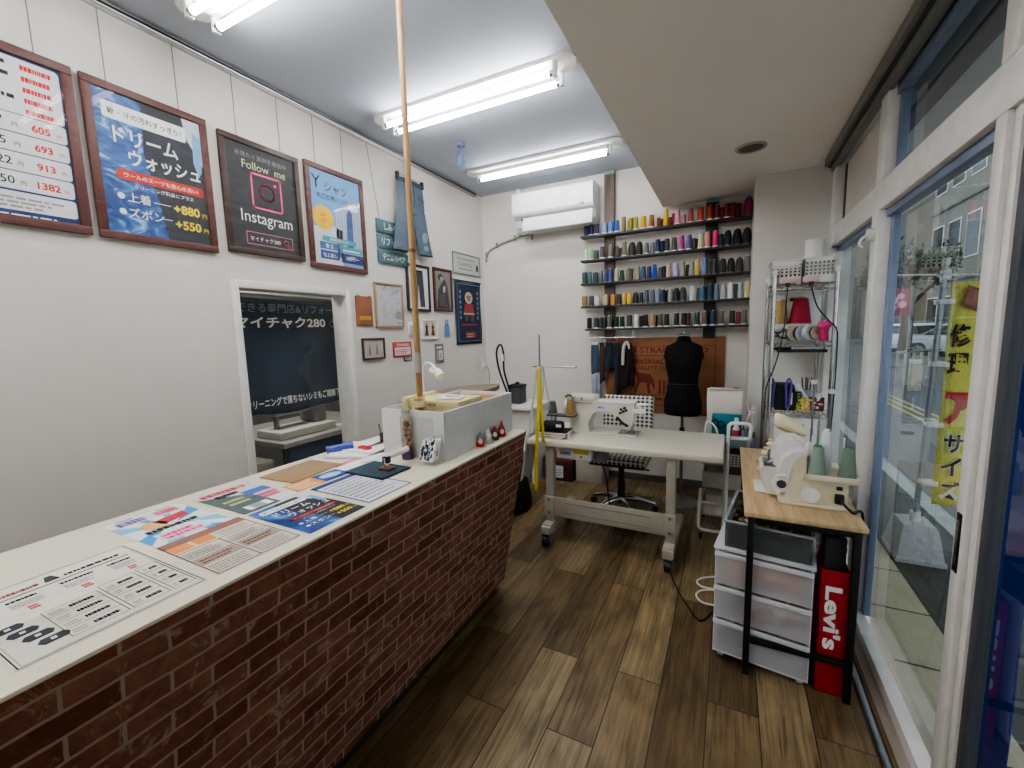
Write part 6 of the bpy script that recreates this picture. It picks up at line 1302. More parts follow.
# contents of the trolley
tz = .6465
r = thing('paper_bag', 'large white paper bag standing in the top trolley tray', 'bag', (-.03, 3.52, tz))
b = MB(); b.loft([[Vector((x, y, z)) for x, y in ((x0, y0), (x1, y0), (x1, y1), (x0, y1))] for z, x0, x1, y0, y1 in ((tz, -.135, .085, 3.46, 3.58), (.82, -.14, .085, 3.455, 3.58), (.98, -.145, .088, 3.47, 3.56), (1.04, -.145, .09, 3.49, 3.53))], pm('white_paper_bag', (214, 208, 198), .75, var=.05, nscale=6., bump=.1)); b.build('body', r)
b = MB(); b.box((-.13, 3.475, 1.033), (.088, 3.535, 1.047), pm('bag_fold', (196, 188, 176), .75), .004); b.box((.03, 3.49, 1.047), (.09, 3.53, 1.051), DGREY); b.build('folded_top', r)
r = thing('file_case', 'teal file case standing in front of the white paper bag', 'file', (-.02, 3.43, tz))
b = MB(); b.box((-.105, 3.415, tz), (.088, 3.445, .868), pm('teal_case', (0, 120, 134), .4), .004); b.build('body', r)
b = MB(); b.tube([(-.1, 3.41, .85), (-.06, 3.408, .80), (-.02, 3.408, .78), (.03, 3.408, .80), (.075, 3.41, .82)], .004, pm('teal_dark', (0, 92, 106), .5), 6); b.build('edge_trim', r)
r = thing('scissors', 'black handled scissors standing by the teal file case in the trolley', 'scissors', (-.07, 3.38, tz))
b = MB()
for c in ((-.085, 3.385, .805), (-.045, 3.385, .795)): b.tube([(c[0] + .02 * math.cos(2 * PI * k / 12), c[1], c[2] + .026 * math.sin(2 * PI * k / 12)) for k in range(12)], .006, BLACK, 7, closed=True)
b.build('handle', r)
b = MB(); b.cyl((-.075, 3.385, .782), (-.06, 3.385, tz + .001), .006, STEEL, n=8); b.cyl((-.05, 3.386, .772), (-.06, 3.386, tz + .002), .006, STEEL, n=8); b.build('blade', r)
r = thing('wire_stand', 'white bent wire stand at the left end of the trolley tray', 'stand', (-.12, 3.36, tz))
b = MB(); b.tube([(-.15, 3.355, tz + .004), (-.14, 3.355, .80), (-.115, 3.36, .815), (-.07, 3.36, .76), (-.06, 3.36, tz + .004)], .006, WHITE, 8); b.build('frame', r)
r = thing('glue_bottle', 'red labelled white bottle standing inside the trolley handle', 'bottle', (.05, 3.40, tz))
b = MB(); b.lathe([(.024, 0), (.026, .01), (.026, .12), (.012, .155), (.012, .165)], PLASTIC, (.055, 3.385, tz), 18); b.build('body', r)
b = MB(); b.lathe([(.0267, .05), (.0267, .115), (.0262, .12)], pm('red_label', (190, 52, 76), .5), (.055, 3.385, tz), 18); b.build('label', r)
b = MB(); b.lathe([(.014, .165), (.014, .20), (.010, .205), (.0, .205)], WHITE, (.055, 3.385, tz), 14); b.build('cap', r)
r = thing('marker_pens', 'dark and red pens standing in a pot in the trolley', 'pens', (.105, 3.40, tz))
b = MB(); b.lathe([(.026, 0), (.028, .12), (.024, .12), (.022, .006)], pm('blue_grey_pot', (118, 134, 150), .4), (.11, 3.385, tz), 16); b.build('pot', r)
for k, c in enumerate(((36, 36, 40), (150, 40, 50), (60, 70, 96))):
    b = MB(); a = k * 2.1; b.cyl((.11 + .008 * math.cos(a), 3.385 + .008 * math.sin(a), tz + .01), (.11 + .024 * math.cos(a), 3.385 + .024 * math.sin(a), tz + .165), .005, ink(c), n=8); b.build('pen', r)
r = thing('cable_bundle', 'bundle of white cable hung in loops at the right of the trolley', 'cable', (.15, 3.45, .75))
b = MB()
for k in range(6): b.tube([(.135 + .006 * k + .022 * math.cos(2 * PI * q / 16), 3.40 + .02 * k, (.79 + .010 * k) + (.07 + .006 * (k % 3)) * math.sin(2 * PI * q / 16)) for q in range(16)], .005, PLASTIC, 6, closed=True)
b.tube([(.14, 3.42, .86), (.13, 3.5, .90), (.12, 3.6, .93)], .005, PLASTIC, 6); b.build('cord', r)
b = MB(); b.box((-.13, 3.36, .1265), (.14, 3.57, .27), pm('pale_carton', (190, 180, 166), .7), .004); tag(b.build('carton'), 'pale carton in the lowest tray of the trolley', 'box')
b = MB(); b.box((-.12, 3.35, .3365), (-.02, 3.50, .40), pm('orange_case', (168, 88, 46), .5), .006); tag(b.build('tool_case'), 'orange brown case in the lower trolley tray', 'case')
b = MB(); b.tube([(.00, 2.72, .006), (-.10, 2.66, .006), (-.135, 2.60, .006), (-.10, 2.555, .006), (-.02, 2.56, .006), (-.1, 2.52, .006), (-.13, 2.46, .006), (-.09, 2.40, .006), (0., 2.41, .006)], .0055, PLASTIC, 7); tag(b.build('floor_cable'), 'white cable looped on the floor left of the drawer unit', 'cable')
b = MB(); b.tube([(-.30, 2.68, .005), (-.24, 2.5, .005), (-.16, 2.33, .005), (-.08, 2.25, .005), (.03, 2.6, .005)], .004, BLACK, 6); tag(b.build('floor_cable'), 'thin black cable trailing on the floor from the sewing table', 'cable')

# ================================================================== overlock table
OZ = .735
r = thing('side_table', 'narrow wood topped table with black steel legs by the window', 'table', (.275, 2.48, 0))
def oak_mat():
    t = NT('light_oak_top'); p = t.principled(Roughness=.45); n = t.node('ShaderNodeTexNoise', i_Scale=3., i_Detail=7., i_Distortion=.7); t.link(t.coords((12, 1.2, 5)), n.inputs['Vector'])
    t.link(t.ramp(n.outputs[0], [(.3, lin((178, 146, 104))), (.7, lin((208, 182, 142)))]), p.inputs['Base Color']); return t.m
b = MB(); b.box((.073, 1.945, OZ - .020), (.482, 3.02, OZ), oak_mat(), .003); b.build('tabletop', r)
for x in (.099, .452):
    for y in (1.962, 3.0):
        b = MB(); b.box((x - .0125, y - .0125, .0005), (x + .0125, y + .0125, OZ - .0205), BLACKM, .002); b.build('leg', r)
b = MB()
for y in (1.962, 3.0): b.box((.112, y - .01, OZ - .045), (.44, y + .01, OZ - .0205), BLACKM, .002)
for x in (.099, .452): b.box((x - .01, 1.975, OZ - .045), (x + .01, 2.99, OZ - .0205), BLACKM, .002)
b.build('apron', r)
b = MB(); b.box((.112, 1.952, .15), (.44, 1.972, .172), BLACKM, .002); b.build('crossbar', r)

# ------------------------------------------------------------------ overlock machine
r = thing('overlock_machine', 'cream and white overlock sewing machine on the wood topped table', 'overlock machine', (.31, 2.25, OZ))
z = OZ + .0008
b = MB(); b.box((.205, 2.09, z), (.455, 2.36, z + .018), IVORY, .006); b.box((.12, 2.2, z + .002), (.21, 2.36, z + .012), PLASTIC, .004); b.build('base_plate', r)
b = MB(); P = [(.225, .018), (.445, .018), (.445, .135), (.30, .138), (.298, .213), (.285, .222), (.262, .20), (.246, .16), (.238, .10), (.228, .05)]
b.prism([(x, v) for x, v in P], (0, 2.105, z), (1, 0, 0), EZ, -.235, IVORY); b.build('body', r, smooth=40)
b = MB(); P = [(.205, .05), (.199, .10), (.203, .155), (.220, .200), (.25, .228), (.283, .234), (.302, .226), (.30, .2145), (.285, .2225), (.262, .2005), (.2455, .16), (.2375, .10), (.2275, .05)]
b.prism(P, (0, 2.100, z), (1, 0, 0), EZ, -.238, PLASTIC); b.build('side_cover', r, smooth=50)
b = MB(); P2 = [(.195, .05), (.206, .14), (.222, .185), (.245, .212), (.273, .222), (.302, .215), (.315, .24), (.275, .262), (.225, .252), (.19, .205), (.185, .10)]
b.prism(P2, (0, 2.19, z), (1, 0, 0), EZ, -.15, PLASTIC); b.build('top_cover', r, smooth=50)
b = MB(); b.loft([[Vector((x, y, z + q)) for x, y in ((x0, 2.16), (x1, 2.16), (x1, 2.34), (x0, 2.34))] for q, x0, x1 in ((.015, .165, .215), (.055, .145, .218), (.122, .138, .215), (.136, .146, .21))], PLASTIC)
b.build('front_cover', r)
b = MB(); b.box((.15, 2.17, z + .137), (.195, 2.30, z + .142), STEEL, .001); b.tube([(.16, 2.2, z + .146), (.178, 2.2, z + .151), (.192, 2.2, z + .166)], .006, STEEL); b.cyl((.172, 2.23, z + .142), (.172, 2.23, z + .20), .004, STEEL); b.build('needle_plate', r)
b = MB(); b.cyl((.318, 2.107, z + .055), (.318, 2.085, z + .055), .033, PLASTIC, n=28); b.cyl((.318, 2.086, z + .055), (.318, 2.082, z + .055), .026, WHITE, n=28); b.build('hand_wheel', r)
b = MB(); b.tube([(.215 + .032 * math.cos(a) , 2.10, z + .085 + .04 * math.sin(a)) for a in [math.radians(60 + 20 * k) for k in range(11)]], .006, WHITE, 8); b.cyl((.213, 2.108, z + .085), (.213, 2.098, z + .085), .018, DGREY, n=16); b.build('guide_lever', r)
b = MB(); b.box((.285, 2.06, z + .125), (.47, 2.20, z + .132), IVORY, .003)
for a, c in (((.285, 2.06), (.47, 2.066)), ((.285, 2.194), (.47, 2.2)), ((.285, 2.06), (.291, 2.2)), ((.464, 2.06), (.47, 2.2))): b.box((a[0], a[1], z + .125), (c[0], c[1], z + .152), IVORY, .003)
b.build('spool_tray', r)
b = MB(); b.box((.405, 2.1, z + .085), (.425, 2.1065, z + .10), BLACK, .001); b.box((.40, 2.085, z + .03), (.43, 2.106, z + .07), BLACK, .004); b.build('socket', r)
for x, zt in ((.335, .50), (.40, .46)):
    b = MB(); b.cyl((x, 2.28, z + .13), (x, 2.28, z + zt * .6), .0055, STEEL, n=10); b.cyl((x, 2.28, z + zt * .6), (x, 2.28, z + zt), .004, STEEL, n=10); b.cyl((x, 2.28, z + zt), (x, 2.28, z + zt + .016), .012, WHITE, r1=.014, n=14); b.build('thread_guide', r)
for x in (.318, .372, .425):
    b = MB(); b.cyl((x, 2.13, z + .132), (x, 2.13, z + .30), .003, WHITE, n=8); b.build('spool_pin', r)
ts = z + .1324
def tray_cone(x, y, rgb, h, R, label, top):
    q = cone_spool(x, y, ts, rgb, h, R, label, top=top); return q
tray_cone(.335, 2.105, (136, 158, 142), .135, .031, 'pale green cone of thread at the left of the overlock tray', pm('green_core', (60, 128, 74), .5))
tray_cone(.437, 2.105, (120, 142, 122), .135, .031, 'darker green cone of thread at the right of the overlock tray', pm('green_core', (60, 128, 74), .5))
tray_cone(.372, 2.168, (222, 224, 222), .19, .024, 'tall white cone of thread between the two green cones', WHITE)
tray_cone(.312, 2.172, (226, 226, 222), .13, .02, 'short white cone of thread at the back of the overlock tray', WHITE)
b = MB(); b.tube([(.417, 2.08, z + .05), (.43, 2.065, z + .035), (.455, 2.06, z + .012), (.475, 2.10, z + .006), (.495, 2.11, z - .002), (.503, 2.13, z - .10), (.505, 2.2, z - .4), (.50, 2.3, .02)], .0055, BLACK, 7); tag(b.build('power_cable'), 'thick black cable from the overlock machine over the table edge', 'cable')
FOAM = pm('cream_fleece', (238, 226, 190), .9, var=.1, bump=.4)
b = MB(); b.loft([[Vector((.262 + dx, 2.40, z + .285)) + Vector((0, .055 * math.cos(2 * PI * k / 14) * s_, .04 * math.sin(2 * PI * k / 14) * s_ - dz)) for k in range(14)] for dx, dz, s_ in ((-.065, -.02, .7), (-.05, -.02, 1.05), (0, 0, .95), (.05, .02, .8), (.075, .035, .4))], FOAM)
tag(b.build('fabric_roll', sub=1), 'rolled cream fleece resting on top of the overlock machine', 'fabric')
R = random.Random(9); b = MB()
for k in range(60):
    a, q = R.uniform(0, 6.28), R.uniform(0, .05); hh = R.uniform(.01, .10 - q); b.ell((.195 + q * math.cos(a) * .9, 2.46 + q * math.sin(a) * 1.2, z + .012 + hh * 2.0), (R.uniform(.012, .022), R.uniform(.012, .024), R.uniform(.008, .014)), R.choice([FOAM, pm('ochre_scrap', (214, 186, 140), .9), pm('cream_scrap', (216, 200, 160), .9)]), 8, 5)
tag(b.build('fabric_scraps', kind='stuff'), 'heap of cream and ochre fabric scraps behind the overlock machine', 'scraps')

# ------------------------------------------------------------------ drawer unit under the table
M_TRANS = None
def frosted(name, rgb, a):
    t = NT(name); d = t.node('ShaderNodeBsdfPrincipled'); d.inputs['Base Color'].default_value = lin(rgb); d.inputs['Roughness'].default_value = .35
    tr = t.node('ShaderNodeBsdfTransparent'); tl = t.node('ShaderNodeBsdfTranslucent'); tl.inputs[0].default_value = lin(rgb)
    m = t.node('ShaderNodeMixShader'); m.inputs[0].default_value = .4; t.link(d.outputs[0], m.inputs[1]); t.link(tl.outputs[0], m.inputs[2])
    m2 = t.node('ShaderNodeMixShader'); m2.inputs[0].default_value = a; t.link(m.outputs[0], m2.inputs[1]); t.link(tr.outputs[0], m2.inputs[2]); t.link(m2.outputs[0], t.out.inputs[0]); return t.m
M_FROST = frosted('frosted_plastic', (240, 240, 244), .45); M_FROSTB = frosted('frosted_white', (244, 244, 246), .06)
DW, DD, DH = .362, .46, .535
D = thing('drawer_unit', 'white translucent three drawer unit on casters under the wood topped table', 'drawers', (-.033, 2.012, 0), -.135)
def dl(b, name, p=None): return b.build(name, p or D, world=False)
b = MB()
b.box((0, .006, .03), (.006, DD, DH - .012), M_FROSTB, .001); b.box((DW - .006, .006, .03), (DW, DD, DH - .012), M_FROSTB, .001); b.box((0, DD - .006, .03), (DW, DD, DH - .012), M_FROSTB, .001); b.box((-.006, -.004, DH - .014), (DW + .006, DD + .004, DH), M_FROSTB, .003); b.box((0, 0, .03), (DW, DD, .042), M_FROSTB, .002)
dl(b, 'body')
SCR = [[(196, 120, 120), (216, 196, 180), (226, 190, 90), (206, 160, 150)], [(120, 126, 140), (176, 90, 110), (200, 196, 186), (226, 222, 206)], [(150, 156, 164), (206, 206, 206), (120, 130, 150), (186, 182, 176)]]
for k in range(3):
    z0 = .045 + (2 - k) * .1595; z1 = z0 + .152
    b = MB(); b.quad((.004, -.006, z0), (DW - .004, -.006, z0), (DW - .004, -.006, z1), (.004, -.006, z1), M_FROST); b.box((.010, -.003, z0 + .004), (.014, DD - .03, z1 - .02), M_FROST); b.box((DW - .014, -.003, z0 + .004), (DW - .010, DD - .03, z1 - .02), M_FROST); b.box((.01, -.003, z0 + .002), (DW - .01, DD - .03, z0 + .005), M_FROST)
    dr = dl(b, 'drawer')
    b = MB(); b.box((.0, -.014, z1 - .022), (DW, -.006, z1 - .002), M_FROSTB, .003); dl(b, 'handle', dr)
    R = random.Random(20 + k); b = MB()
    for q in range(22):
        b.ell((R.uniform(.04, DW - .04), R.uniform(.02, .12), z0 + R.uniform(.03, .10)), (R.uniform(.025, .05), R.uniform(.015, .03), R.uniform(.018, .036)), fabric(R.choice(SCR[k])), 9, 6)
    o = dl(b, 'fabric_scraps', dr); o['kind'] = 'stuff'
for x, y in ((.03, .03), (DW - .03, .03), (.03, DD - .04), (DW - .03, DD - .04)):
    b = MB(); b.cyl((x - .012, y, .016), (x + .012, y, .016), .0155, pm('pale_caster', (196, 196, 196), .4), n=14); b.box((x - .012, y - .012, .018), (x + .012, y + .012, .031), M_FROSTB); dl(b, 'caster')
# clear grey bin on the drawer unit
M_SMOKE = frosted('smoky_plastic', (120, 126, 128), .45)
r = thing('storage_bin', 'smoky clear bin of brown buttons on top of the drawer unit', 'storage bin', (-.033, 2.012, DH + .001), -.135)
b = MB(); x0, x1, y0, y1, z0, z1 = .035, .352, .015, .43, 0., .115
for a, c in (((x0, y0), (x1, y0 + .004)), ((x0, y1 - .004), (x1, y1)), ((x0, y0), (x0 + .004, y1)), ((x1 - .004, y0), (x1, y1))): b.box((a[0], a[1], z0), (c[0], c[1], z1), M_SMOKE)
b.box((x0, y0, z0), (x1, y1, z0 + .003), M_SMOKE); b.build('body', r, world=False)
b = MB()
for a, c in (((x0 - .008, y0 - .008), (x1 + .008, y0 + .006)), ((x0 - .008, y1 - .006), (x1 + .008, y1 + .008)), ((x0 - .008, y0), (x0 + .006, y1)), ((x1 - .006, y0), (x1 + .008, y1))): b.box((a[0], a[1], z1 - .004), (c[0], c[1], z1 + .006), pm('grey_rim', (150, 154, 156), .35), .003)
b.build('rim', r, world=False)
b = MB(); b.box((x0 + .01, y0 + .01, z0 + .004), (x1 - .01, y1 - .01, z0 + .07), pm('dark_contents', (44, 46, 46), .8)); b.build('black_cloth', r, world=False)
R = random.Random(4); b = MB()
for k in range(220):
    x, y = R.uniform(x0 + .02, x1 - .02), R.uniform(y0 + .02, y1 - .02); q = R.uniform(.008, .014); rr = Matrix.Translation((x, y, z0 + .078 + R.uniform(0, .03))) @ Matrix.Rotation(R.uniform(-.7, .7), 4, 'X') @ Matrix.Rotation(R.uniform(-.7, .7), 4, 'Y')
    t_ = MB(); m = pm('button', R.choice([(110, 78, 54), (70, 52, 42), (160, 134, 104), (48, 44, 42), (196, 184, 164)]), .4); t_.lathe([(q, 0), (q, .004), (0, .004)], m, (0, 0, 0), 10); b.add([rr @ Vector(v) for v in t_.v], t_.f, m)
o = b.build('button_heap', r, world=False); o['kind'] = 'stuff'
# red box with white lettering
r = thing('shoe_box', 'tall red box with white lettering standing beside the drawer unit', 'box', (.388, 2.04, 0))
M_RED = pm('red_card', (158, 22, 36), .45, var=.04)
lx0, lx1, ly0, ly1, lh = .349, .447, 1.982, 2.10, .53
b = MB()
for a, c in (((lx0, ly0), (lx1, ly0 + .003)), ((lx0, ly1 - .003), (lx1, ly1)), ((lx0, ly0), (lx0 + .003, ly1)), ((lx1 - .003, ly0), (lx1, ly1))): b.box((a[0], a[1], .0005), (c[0], c[1], lh), M_RED)
b.box((lx0, ly0, .0005), (lx1, ly1, .004), M_RED); b.build('body', r)
b = MB(); b.add([(lx0 + .003, ly1 - .01, lh - .002), (lx1 - .003, ly1 - .01, lh - .002), (lx1 - .003, ly1 - .05, lh + .07), (lx0 + .003, ly1 - .05, lh + .07)], [(0, 1, 2, 3)], M_RED); b.build('lid_flap', r, solid=.002)
b = MB(); b.text("Levi's", (lx0 + .018, ly0 - .0012, lh * .62), (0, 0, -1), (1, 0, 0), .058, INKW, .27, al='c', bold=.035); b.build('lettering', r)
r = thing('shopping_bag', 'black folded bag standing in the red box under the table', 'bag', (.395, 2.04, .0045))
b = MB(); b.box((lx0 + .012, ly0 + .03, .0045), (lx1 - .012, ly1 - .015, .655), pm('black_bag', (26, 27, 30), .6, bump=.2), .008); b.build('body', r)
b = MB(); b.tube([(.385, 2.025, .65), (.385, 2.03, .685), (.385, 2.06, .685), (.385, 2.068, .65)], .005, BLACK); b.build('handle', r)
# ================================================================== outside
GZ = -.05
def ground(name, x0, x1, y0, y1, z, rgb, joints=None, sc=4., var=.2):
    t = NT(name); p = t.principled(Roughness=.85); co = t.coords(); n = t.node('ShaderNodeTexNoise', i_Scale=sc, i_Detail=9., i_Roughness=.7); t.link(co, n.inputs['Vector']); c = lin(rgb)
    col = t.ramp(n.outputs[0], [(.3, tuple(v * (1 - var) for v in c[:3]) + (1,)), (.7, tuple(min(1, v * (1 + var)) for v in c[:3]) + (1,))])
    if joints:
        sp = t.node('ShaderNodeSeparateXYZ'); t.link(co, sp.inputs[0]); a = t.node('ShaderNodeMath', operation='PINGPONG'); a.inputs[1].default_value = joints / 2; t.link(sp.outputs['Y'], a.inputs[0])
        l = t.node('ShaderNodeMath', operation='LESS_THAN'); l.inputs[1].default_value = .006; t.link(a.outputs[0], l.inputs[0]); col = t.mix(l.outputs[0], col, lin((60, 60, 56)))
    t.link(col, p.inputs['Base Color']); n2 = t.node('ShaderNodeTexNoise', i_Scale=160., i_Detail=3.); t.link(co, n2.inputs['Vector']); t.bump(n2.outputs[0], p, .3, .004)
    return MB().box((x0, y0, z - .2), (x1, y1, z), t.m).build(name, kind='structure', loc=(0, 2.4, z))
ground('pavement', .70, .985, -3, 9, GZ, (196, 186, 160), joints=.46, var=.12)
ground('pavement', .985, 1.47, -3, 40, GZ - .004, (78, 80, 77), var=.18)
ground('kerb', 1.47, 1.60, -3, 60, GZ + .008, (158, 162, 162), joints=1.2)
ground('road', 1.60, 10.5, -3, 80, GZ - .05, (98, 102, 104), var=.12)
ground('pavement', 10.5, 16, -3, 80, GZ + .02, (140, 138, 132), joints=2.)
b = MB(); YL = pm('yellow_tactile', (176, 168, 112), .8, var=.15)
for k in range(3): b.box((2.78 + .16 * k, 5.0, GZ - .05), (2.84 + .16 * k, 13, GZ - .046), YL)
b.build('road_marking', kind='structure')
r = thing('awning', 'grey-blue underside of the shop awning outside above the window', 'awning', (1.2, 1.5, 2.47))
b = MB(); b.box((.703, -1.5, 2.47), (1.75, 3.76, 2.62), pm('awning_soffit', (204, 212, 216), .7, var=.05), .004); b.build('soffit_panel', r)
b = MB(); b.box((1.75, -1.5, 2.40), (1.80, 3.76, 2.62), pm('awning_fascia', (60, 74, 104), .5), .004); b.box((.703, -1.5, 2.44), (.77, 3.76, 2.47), pm('shutter_box', (44, 58, 88), .5)); b.build('fascia', r)
# nobori flag on a water base
r = thing('advertising_flag', 'yellow vertical shop flag with black and red characters on a pole outside', 'flag', (1.10, 3.52, GZ))
fx, fy = 1.125, 3.62
b = MB(); b.cyl((fx, fy, GZ + .20), (fx + .02, fy - .06, 1.83), .016, pm('grey_pole', (170, 176, 186), .35, .4), n=12); b.cyl((fx + .02, fy - .06, 1.83), (fx + .021, fy - .062, 1.87), .02, WHITE, n=12); b.build('pole', r)
b = MB(); b.cyl((fx - .22, fy - .05, 1.79), (fx + .42, fy - .07, 1.74), .006, WHITE, n=8); b.box((fx, fy - .08, 1.74), (fx + .045, fy - .045, 1.80), PLASTIC, .004); b.build('cross_rod', r)
FX0, FX1, FZ0, FZ1, FY = 1.175, 1.56, .335, 1.725, 3.55
MYF = fabric((232, 226, 116)); 
b = MB(); b.grid(lambda u, v: Vector((FX0 + u * (FX1 - FX0), FY + .006 * math.sin(v * 8 + u * 3), FZ0 + v * (FZ1 - FZ0))), 6, 20, MYF); b.build('banner', r, solid=.002)
b = MB(); s = Sheet(b, (FX0, FY - .012, FZ0), (1, 0, 0), EZ, FX1 - FX0, FZ1 - FZ0, .001); w, h = s.w, s.h
FR_ = ink((200, 58, 70)); FP = ink((226, 150, 150)); FB = ink((34, 32, 30)); FT = ink((150, 96, 86))
s.poly([(w * .12, h * .90), (w * .30, h * .87), (w * .36, h * .96), (w * .18, h * .985)], FT, 1); s.poly([(w * .15, h * .91), (w * .28, h * .89), (w * .32, h * .95), (w * .2, h * .975)], ink((176, 120, 104)), 2)
for ch, u, v in (('修', .058, .77), ('理', .058, .645), ('洋', .178, .77), ('服', .178, .645)): s.text(ch, u, h * (v - .05), h * .10, FB, 2, .098, bold=.03)
s.text('ア', .085, h * .375, h * .15, FR_, 2, .14, bold=.05); s.circ(.185, h * .47, .045, ink((224, 206, 206)), 1, h * .05)
for ch, u, v in (('サ', .075, .29), ('イ', .07, .185), ('ズ', .075, .075)): s.text(ch, u, h * (v - .045), h * .09, ink((232, 228, 212)), 1, .105, bold=.07); s.text(ch, u, h * (v - .042), h * .084, FB, 2, .095, bold=.025)
b.build('lettering', r)
b = MB()
for k in range(4): zz = FZ0 + .12 + .38 * k; b.box((fx - .01, FY - .02, zz), (FX0 + .02, FY + .05, zz + .03), PLASTIC, .004)
b.build('strap', r)
r = thing('flag_base', 'worn white tapered ballast block under the yellow flag', 'flag base', (1.12, 3.62, GZ))
b = MB(); b.loft([[Vector((x, y, z)) for x, y in ((fx - a, fy - c), (fx + a, fy - c), (fx + a, fy + c), (fx - a, fy + c))] for z, a, c in ((GZ + .001, .125, .16), (GZ + .03, .125, .16), (GZ + .035, .117, .15), (GZ + .22, .088, .11), (GZ + .235, .08, .10))], pm('worn_concrete', (186, 184, 186), .8, var=.15, nscale=30., bump=.3)); b.build('block', r)
b = MB(); b.cyl((fx, fy, GZ + .235), (fx, fy, GZ + .30), .028, PLASTIC, n=14); b.build('socket', r)
# blue roller banner right outside the nearest glass
r = thing('blue_banner', 'plain deep blue banner standing right outside the glass at the right edge', 'banner', (.77, 1.72, GZ))
b = MB(); b.grid(lambda u, v: Vector((.765 + .004 * math.sin(v * 9 + u * 4), 1.655 + u * .205, .02 + v * 1.62)), 6, 20, fabric((38, 60, 146))); b.build('cloth', r, solid=.003)
b = MB(); b.box((.735, 1.645, GZ + .001), (.80, 1.87, .02), ALU, .004); b.box((.755, 1.65, 1.635), (.775, 1.865, 1.66), ALU, .003); b.cyl((.785, 1.75, .02), (.785, 1.75, 1.64), .007, ALU); b.build('stand', r)
# street furniture and cars
r = thing('street_fence', 'low grey guard fence along the far roadside outside', 'fence', (4.4, 15, GZ))
b = MB()
for k in range(7): x, y = 3.55 + .27 * k, 13.9 + .37 * k; b.cyl((x, y, GZ - .05), (x, y, .75), .035, pm('fence_grey', (150, 156, 150), .5), n=10)
b.build('post', r)
b = MB()
for z in (.35, .7): b.cyl((3.5, 13.8, z), (5.25, 16.2, z), .03, pm('fence_grey', (150, 156, 150), .5), n=8)
b.build('rail', r)
r = thing('sign_board', 'small grey sandwich board standing on the roadside outside', 'sign', (3.75, 13.0, GZ))
b = MB(); b.loft([[Vector((3.62 + .30 * i, 12.95 + s_ * .03 + s_ * .0, z)) for i, s_ in ((0, -1), (1, -1), (1, 1), (0, 1))] for z in (GZ - .05, .5)], pm('sandwich_board', (180, 176, 160), .6)); b.build('panel', r)
b = MB(); b.box((3.62, 12.93, .5), (3.92, 12.99, .62), pm('sign_top', (196, 194, 186), .6), .02); b.build('header', r)
r = thing('street_sign', 'dark red street sign with pale flower shapes on a pole outside', 'sign', (3.2, 11.5, GZ))
b = MB(); b.cyl((3.24, 11.5, GZ - .05), (3.24, 11.5, 2.2), .03, GREY, n=10); b.build('pole', r)
b = MB(); b.box((2.83, 11.47, 1.62), (3.20, 11.5, 2.15), pm('sign_red', (136, 40, 56), .5), .005)
s = Sheet(b, (2.83, 11.4685, 1.62), (1, 0, 0), EZ, .37, .53, .001)
for u, v, q in ((.12, .3, .07), (.22, .38, .06), (.25, .22, .07), (.12, .16, .05)): s.circ(u, v, q, ink((222, 170, 180)))
b.build('panel', r)
def tree(x, y, h, label, seed):
    r = thing('street_tree', label, 'tree', (x, y, GZ)); R = random.Random(seed)
    BK = pm('bark', (64, 54, 46), .9, var=.3, nscale=30.)
    b = MB(); b.tube([(x, y, GZ - .1), (x + .05, y, h * .3), (x - .05, y + .1, h * .6), (x, y, h * .85)], [.26, .2, .15, .06], BK, 10)
    for k in range(5): a = k * 1.3; b.tube([(x, y, h * (.42 + .06 * k)), (x + .5 * math.cos(a), y + .5 * math.sin(a), h * (.55 + .06 * k)), (x + 1.0 * math.cos(a), y + 1.0 * math.sin(a), h * (.68 + .05 * k))], [.09, .06, .03], BK, 7)
    b.build('trunk', r)
    vs = []; fs = []; 
    b = MB(); LM = pm('leaf_green', (52, 74, 46), .8, var=.4, nscale=3.)
    for k in range(900):
        a, q, e = R.uniform(0, 6.28), R.uniform(.2, 1.) ** .5 * 1.5, R.gauss(0, .5); c = Vector((x + q * math.cos(a), y + q * math.sin(a), h * .8 + e * (1.2 - q * .4)))
        d = Vector((R.gauss(0, 1), R.gauss(0, 1), R.gauss(0, 1))).normalized() * .13; e2 = d.orthogonal().normalized() * .07
        b.add([c - d, c + e2, c + d, c - e2], [(0, 1, 2, 3)], LM)
    b.build('crown', r)
tree(6.6, 24.0, 4.8, 'dark roadside tree, the nearer of the two outside', 1)
tree(9.4, 38.0, 5.5, 'dark roadside tree far down the street outside', 2)
